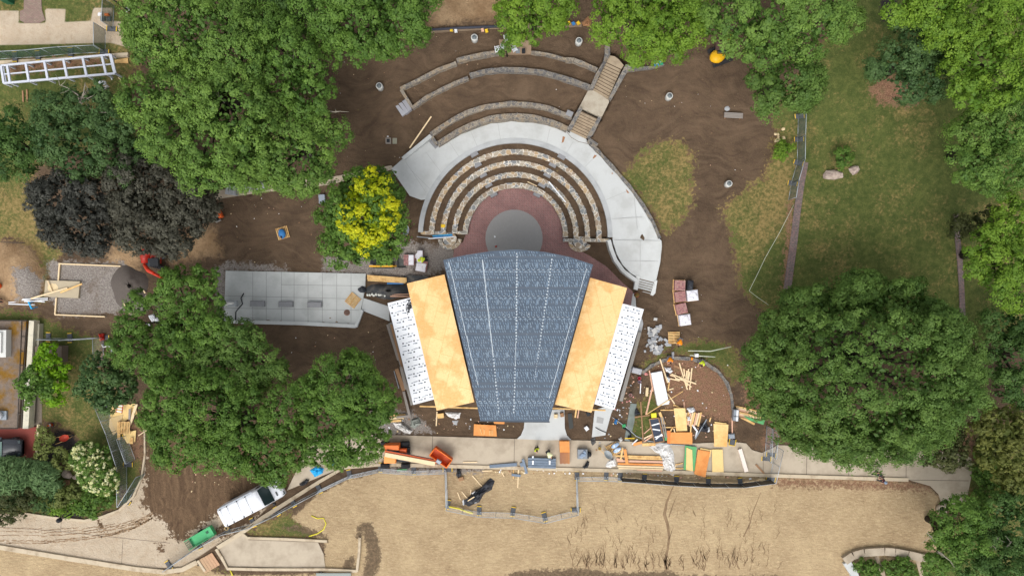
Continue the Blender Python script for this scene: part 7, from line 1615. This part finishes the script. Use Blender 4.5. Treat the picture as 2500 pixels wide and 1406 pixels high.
t = thing('traffic_barrier', 'small orange topped barrier feet on the upper concrete pad', 'barrier', gp(258,45,.03)); m = MB(); m.box((-.2,-.1,.1),(.4,.4,.16),bev=.03); m.box((.35,-.1,.1),(.4,.4,.16),bev=.03); m.build('foot', foot_m, t); m = MB(); m.box((.3,.2,.3),(.4,.2,.25),bev=.04); m.build('orange_top', orange_p, t); m = MB(); m.blob((-.45,.3,.15),(.18,.2,.15),8,5,.2); m.build('white_bag', white_p, t)
def post_sign(px, py): pass
t = thing('info_sign', 'blue and green site sign on the low wall right of the stair top', 'sign', gp(1604,161,0), R(6)); m = MB(); m.box((-.22,0,.75),(.40,.5,.05)); m.build('blue_board', M('sign_blue', C(40,140,210), .05, 3, .5), t); m = MB(); m.box((.2,.04,.76),(.36,.5,.05)); m.build('green_board', M('sign_green', C(56,160,120), .05, 3, .5), t); m = MB(); m.blob((-.22,0,.79),(.1,.12,.015),10,5,0); m.box((.2,.04,.79),(.16,.05,.01)); m.box((.2,.04,.79),(.05,.16,.01)); m.build('white_symbol', white_p, t); m = MB(); m.tube([(0,0,0),(0,0,.74)], .04, 8); m.build('post', galv, t)
for i, (x, y, a) in enumerate(((1237,98,20),(1228,120,70),(1215,126,10),(1254,111,-40),(1256,124,30))):
    t = thing('plastic_chair', ['white plastic chair highest on the tan pad, behind leaves','white plastic chair between the leaves on the tan pad','white plastic chair just off the left corner of the tan pad','white plastic chair tilted beside the grey mat','white plastic chair touching the lower edge of the tan pad'][i], 'chair', gp(x,y,.12), R(a), 'white chairs on the tan pad')
    m = MB(); m.box((0,0,.44),(.46,.44,.04),bev=.015); m.build('seat', white_p, t); m = MB(); m.box((-.23,0,.68),(.05,.44,.46)); m.build('backrest', white_p, t)
    for sx in (-1,1):
        for sy in (-1,1): m = MB(); m.tube([(sx*.2,sy*.2,0),(sx*.19,sy*.19,.44)], .022, 6); m.build('leg', white_p, t)
    for sy in (-1,1): m = MB(); m.box((0,sy*.24,.62),(.42,.05,.03)); m.build('armrest', white_p, t)
sheet([(1259,119),(1269,119),(1269,131),(1259,131)], 'grey mat on the tan pad beside the white chairs', M('mat_grey', C(130,136,140), .08, 3, .8), .14, .02, 'grey_mat', 'mat', gfix=gz(1257,100))
m = MB(); m.box(at(1278,125,gz(1257,100)+.3), (.3,.36,.4), 0, bev=.04); m.top('black_case', black_p, 'black case on the right of the tan pad', 'case')
m = MB(); m.tube([gp(1040,74,.2),gp(1120,69,.2),gp(1245,64,.2)], .12, 8); m.top('drain_pipe', M('dark_pipe_blue', C(66,68,78), .1, 4, .6), 'long dark pipe lying along the upper promenade', 'pipe')
for i, (x, y, mt, l) in enumerate(((1102,73,yell,'yellow fence foot on the upper promenade'),(1113,76,white_p,'white box on the upper promenade'),(1178,74,wood_pink,'tan block on the upper promenade'),(1188,76,yell,'second yellow fence foot on the upper promenade'),(1389,57,yell,'yellow tool among the trees at the upper promenade'),(1400,58,blue_p,'blue tool beside the yellow one at the upper promenade'),(1412,57,yell,'small yellow case near the brown boards at the upper promenade'))): m = MB(); m.box(gp(x,y,.2), (.26,.3,.2), .1*i, bev=.03); m.top('site_item', mt, l, 'tool')
drape([(1420,55),(1436,40),(1445,52),(1440,68),(1424,64)], .3, 'brown_boards', M('brown_panel', C(164,120,84), .1, 3, .8), 'brown board pile at the upper promenade between two trees', 'board pile', 72)
drape([(1240,140),(1246,133),(1249,146),(1243,150)], .1, 'x', wood, 'x', 'x') if False else None
t = thing('survey_flag', 'small red cone and white scrap on the grey circle by the roof edge', 'marker', at(1211,602,.05)); m = MB(); m.lathe((0,0,0), [(.1,0),(.02,.3),(0,.31)], 10); m.build('cone', red_b, t)
m = MB(); m.box(at(1208,578,.08), (.14,.18,.1), .3, bev=.02); m.top('white_scrap', white_p, 'tiny white block on the grey circle', 'scrap')
t = thing('beach_sign_board', 'grey board bench at the bottom edge by the sunken terrace', 'bench', gp(817,1400,0)); m = MB(); m.box((0,0,.4),(3.4,.5,.08),bev=.02); m.build('seat', M('grey_green_seat', C(150,156,150), .06, 2, .6), t)
for x in (-1.3,1.3): m = MB(); m.box((x,0,.18),(.1,.4,.36)); m.build('leg', galv, t)
t = thing('post_socket', 'wooden box base with a post hole beside the green skip', 'post base', gp(554,1288,.02), R(-35)); m = MB(); m.box((0,0,.08),(.42,.42,.16),bev=.02); m.build('base', M('tan_base', C(196,170,124), .1, 5, .8), t); m = MB(); m.lathe((0,0,.165), [(.1,0),(0,.003)], 12); m.build('hole', black_p, t)
drape([(500,1372),(522,1358),(524,1362),(505,1378),(480,1380)], .1, 'black_mesh', tarp_b, 'strip of black mesh along the fence by the boardwalk', 'mesh', 73)
board((969,1147),(993,1146), 4, 'green board lying below the sand wall under the lift', greenply, .05)
# pile at the left of the orange platform
for i, (a, b, w, mt, l) in enumerate((((945,1015),(990,1012),4,wood,'yellow plank at the top of the pile by the tree'),((948,1022),(985,1018),5,wood_pale,'pale plank in the pile by the tree'),((950,1028),(980,1026),5,wood,'lower yellow plank in the pile by the tree'),((968,1018),(1000,1015),5,wood_grey,'weathered plank in the pile by the tree'))): board(a, b, w, l, mt, .1+.06*i, .07, 'timber_plank', 'plank')
drape([(1003,1024),(1022,1018),(1029,1034),(1012,1046),(1001,1040)], .3, 'grey_scrap', M('grey_scrap_mix', C(140,144,136), .4, 8, .7, fine=.3), 'heap of grey mesh scrap right of the torn plastic wrap', 'scrap', 74)
m = MB(); m.box(gp(1076,1014,.2), (.6,.45,.35), .1, bev=.02); m.top('plywood_box', osb, 'plywood box below the left strand board wing', 'box')
for i, (x, y, mt) in enumerate(((1357,1015,stone_cream),(1372,1012,wood_brown),(1436,1010,black_p),(1432,1045,white_p))): m = MB(); m.box(gp(x,y,.25), (.35,.4,.3), .2*i, bev=.03); m.top('site_box', mt, ['cream box under the rear edge of the right wing','brown box beside the cream one under the right wing','black case below the right strand board wing','white box on the soil between apron and side ramp'][i], 'box')
sheet([(1386,1010),(1396,1008),(1400,1044),(1390,1048)], 'dark grating on the soil right of the pale apron', hole_m, .05, .03, 'grating', 'grating')
sheet([(1458,1017),(1474,1021),(1472,1034),(1456,1031)], 'grey square patch sheet on the side ramp', M('patch_grey', C(168,168,166), .05, 3, .8), .13, .01, 'patch_sheet', 'sheet', gfix=0)
drape([(1441,1072),(1452,1066),(1456,1080),(1446,1088)], .06, 'dark_mat', tarp_g, 'dark mat at the foot of the side ramp', 'mat', 75)
# black scorch of cable on the white roof
m = MB(); q = random.Random(8)
for i in range(14):
    x, y = 1003+q.uniform(-6,2), 746+q.uniform(-12,14); zz = 4.25; m.tube([at(x,y,zz), at(x+q.uniform(-6,6),y+q.uniform(-7,7),zz+.1), at(x+q.uniform(-9,4),y+q.uniform(-11,11),zz)], .035, 4)
m.top('cable_tangle', black_p, 'tangle of black cable on the upper left white roof', 'cable')

# ------------------------------------------------------------------ stuff
def scatter(name, area, n, size, mats, seed, lab=None, flat=.5, z=.02):
    q = random.Random(seed); m = MB(); poly = np.array(area); x0, y0 = poly.min(0); x1, y1 = poly.max(0); k = 0
    while k < n:
        x, y = q.uniform(x0,x1), q.uniform(y0,y1)
        if not bool(inside(np.array([x]), np.array([y]), area)[0]): continue
        k += 1; s_ = size*q.uniform(.5,1.6); m.box(gp(x,y,z), (s_*q.uniform(.6,1.6), s_, s_*flat), q.uniform(0,3.1), mi=q.randrange(len(mats)))
    o = m.build(name, mats); return tag(o, kind='stuff')
chip = [stone_cream, wood_pink, white_p, wood_brown]
scatter('soil_chips', [(830,90),(1200,90),(1400,200),(1380,260),(1060,320),(960,400),(830,400)], 40, .035, chip, 1)
scatter('soil_chips', [(1500,180),(1800,180),(1880,320),(1760,500),(1640,330),(1460,320)], 22, .035, chip, 2)
scatter('soil_chips', [(1560,760),(1700,640),(1800,740),(1760,830),(1560,880)], 20, .035, chip, 3)
scatter('soil_chips', [(560,490),(780,470),(780,620),(560,650)], 20, .05, chip, 4)
scatter('soil_chips', [(690,800),(940,800),(960,900),(720,900)], 22, .055, chip, 5)
scatter('site_litter', [(1485,930),(1530,900),(1560,900),(1540,1000),(1480,1060),(1440,1100),(1530,1110),(1490,1060)], 90, .09, chip+[paver_g, foam_pink], 6)
scatter('site_litter', [(930,1000),(1260,1035),(1250,1062),(930,1055)], 60, .09, chip+[paver_g], 7)
scatter('site_litter', [(1540,880),(1780,880),(1790,1080),(1560,1080)], 80, .08, chip, 8)
scatter('site_litter', [(1180,1140),(1880,1160),(1880,1172),(1180,1152)], 90, .10, chip, 9)
scatter('mud_chips', [(470,1130),(640,1130),(600,1210),(440,1200)], 22, .07, [wood_pink, stone_cream, wood_brown], 10)
def streaks(name, items, mat, z=.012):
    m = MB()
    for ln, w in items: m.strip(ln, w, lambda x, y: gz(x, y)+z, .006)
    o = m.build(name, mat); return tag(o, kind='stuff')
q = random.Random(99); it = []
def rootlet(x, y, l, w, dep=0):
    n = 6; ln = [(x, y)]
    for i in range(n): ln.append((ln[-1][0]+q.gauss(0,1.5+w*.3), ln[-1][1]-l/n))
    w *= 1.45; it.append((ln, [w*(1-.75*i/n) for i in range(n+1)]))
    if dep < 2 and l > 12:
        for _ in range(q.randint(1,2)):
            k = q.randint(1,4); s_ = q.choice((-1,1)); x2, y2 = ln[k]; l2 = l*q.uniform(.35,.6); n2 = 4; b_ = [(x2,y2)]
            for i in range(n2): b_.append((b_[-1][0]+s_*q.uniform(.8,2.6), b_[-1][1]-l2/n2))
            it.append((b_, [w*.6*(1-.8*i/n2) for i in range(n2+1)]))
for k in range(120):
    x = q.uniform(1390,1900); y = q.choice((q.uniform(1300,1392), q.uniform(1245,1310))); rootlet(x, y, q.uniform(9,34), q.uniform(.5,1.5))
for k in range(64): rootlet(q.uniform(1395,1840), q.uniform(1366,1394), q.uniform(14,44), q.uniform(1.0,2.8))
it.append(([(1626,1392),(1624,1370),(1630,1340),(1634,1310),(1630,1280),(1622,1255),(1628,1225),(1640,1195),(1645,1185)], [6,7,5,6,7,8,5,3,1.5]))
it.append(([(1633,1262),(1640,1240),(1652,1210)], [3,2.5,1])); it.append(([(1815,1310),(1830,1280),(1838,1250),(1858,1200)], [3,3,2,1]))
streaks('washout_streaks', it, M('washed_silt', C(130,107,82), .15, 2, .95, c2=C(152,128,98), s2=1.5))
it = []; q = random.Random(17)
for off, w0 in ((0,5),(7,4.5),(-13,4),(-22,3.6),(4,2.4),(-30,3.2)):
    base = [(0,1318),(100,1320),(200,1312),(280,1300),(330,1285),(372,1262)]
    for i in range(len(base)-1):
        for j in range(14):
            if q.random() < .12: continue
            f = j/14; g = (j+q.uniform(.9,1.7))/14; a, b = base[i], base[i+1]; fade = 1-.5*(1-i/4)
            y0 = q.uniform(-1.2,1.2)+off*(1-.15*i)
            it.append(([(a[0]+(b[0]-a[0])*f, a[1]+(b[1]-a[1])*f+y0),(a[0]+(b[0]-a[0])*g, a[1]+(b[1]-a[1])*g+y0+q.uniform(-1,1))], [w0*q.uniform(.3,1)*fade, w0*q.uniform(.3,1)*fade]))
streaks('tyre_marks', it, M('road_mud_marks', C(160,134,105), .15, 3, .95, c2=C(134,108,82), s2=.8), .010)

for i, P in enumerate(([(1266,291),(1280,290),(1282,296),(1272,299)],[(1319,299),(1330,300),(1331,305),(1322,304)],[(1452,378),(1457,381),(1449,388),(1447,386)],[(1494,421),(1497,424),(1493,426)],[(1528,462),(1534,468),(1537,472),(1531,471)],[(1374,333),(1380,335),(1376,347),(1371,350)])):
    m = MB(); m.prism([at(x, y, walk_z(x, y)+.012) for x, y in P], .01); tag(m.build('dirt_patch', M('dirt_patch%d' % i, C(166,122,90), .25, 4, .95, fine=.2)), kind='stuff')

q = random.Random(4)
for i, (x, y) in enumerate(((620,782),(655,783),(686,784),(718,785),(752,786),(790,788),(822,786),(806,776),(850,790))):
    m = MB(); r_ = q.uniform(2.5,5); m.prism([at(x+r_*1.3*math.cos(k*.9)*q.uniform(.6,1.1), y+r_*.6*math.sin(k*.9)*q.uniform(.6,1.1), .259) for k in range(7)], .006); tag(m.build('dirt_patch', M('patio_stain%d' % i, C(128,108,88), .3, 5, .95, fine=.2)), kind='stuff')
EXPO = 0.78
# ------------------------------------------------------------------ camera and light
cam = bpy.data.cameras.new('camera'); co = bpy.data.objects.new('camera', cam); col.objects.link(co)
co.location = (0, 0, H); co.rotation_euler = (0, 0, 0)
cam.sensor_width = 36; cam.lens = 18*H/50.0; cam.clip_end = 3000; scn.camera = co
w = bpy.data.worlds.new('World'); scn.world = w; w.use_nodes = True
nt = w.node_tree; bg = nt.nodes['Background']
sky = nt.nodes.new('ShaderNodeTexSky'); sky.sky_type = 'NISHITA'; sky.sun_disc = False
sky.sun_elevation = R(56); sky.sun_rotation = R(200); sky.air_density = 1.0; sky.dust_density = 3.0
hs = nt.nodes.new('ShaderNodeHueSaturation'); hs.inputs['Saturation'].default_value = .22
nt.links.new(sky.outputs[0], hs.inputs['Color']); nt.links.new(hs.outputs[0], bg.inputs['Color']); bg.inputs['Strength'].default_value = .15
sl = bpy.data.lights.new('sun', 'SUN'); sl.energy = .75; sl.angle = R(45); sl.color = (1, .965, .92)
so = bpy.data.objects.new('sun', sl); col.objects.link(so)
el, az = R(56), R(200)
dv = Vector((math.sin(az)*math.cos(el), math.cos(az)*math.cos(el), math.sin(el)))
so.rotation_euler = dv.to_track_quat('Z', 'Y').to_euler(); so.location = (0, 0, 90)
v = scn.view_settings; v.view_transform = 'Standard'; v.look = 'None'; v.exposure = EXPO; v.gamma = 1
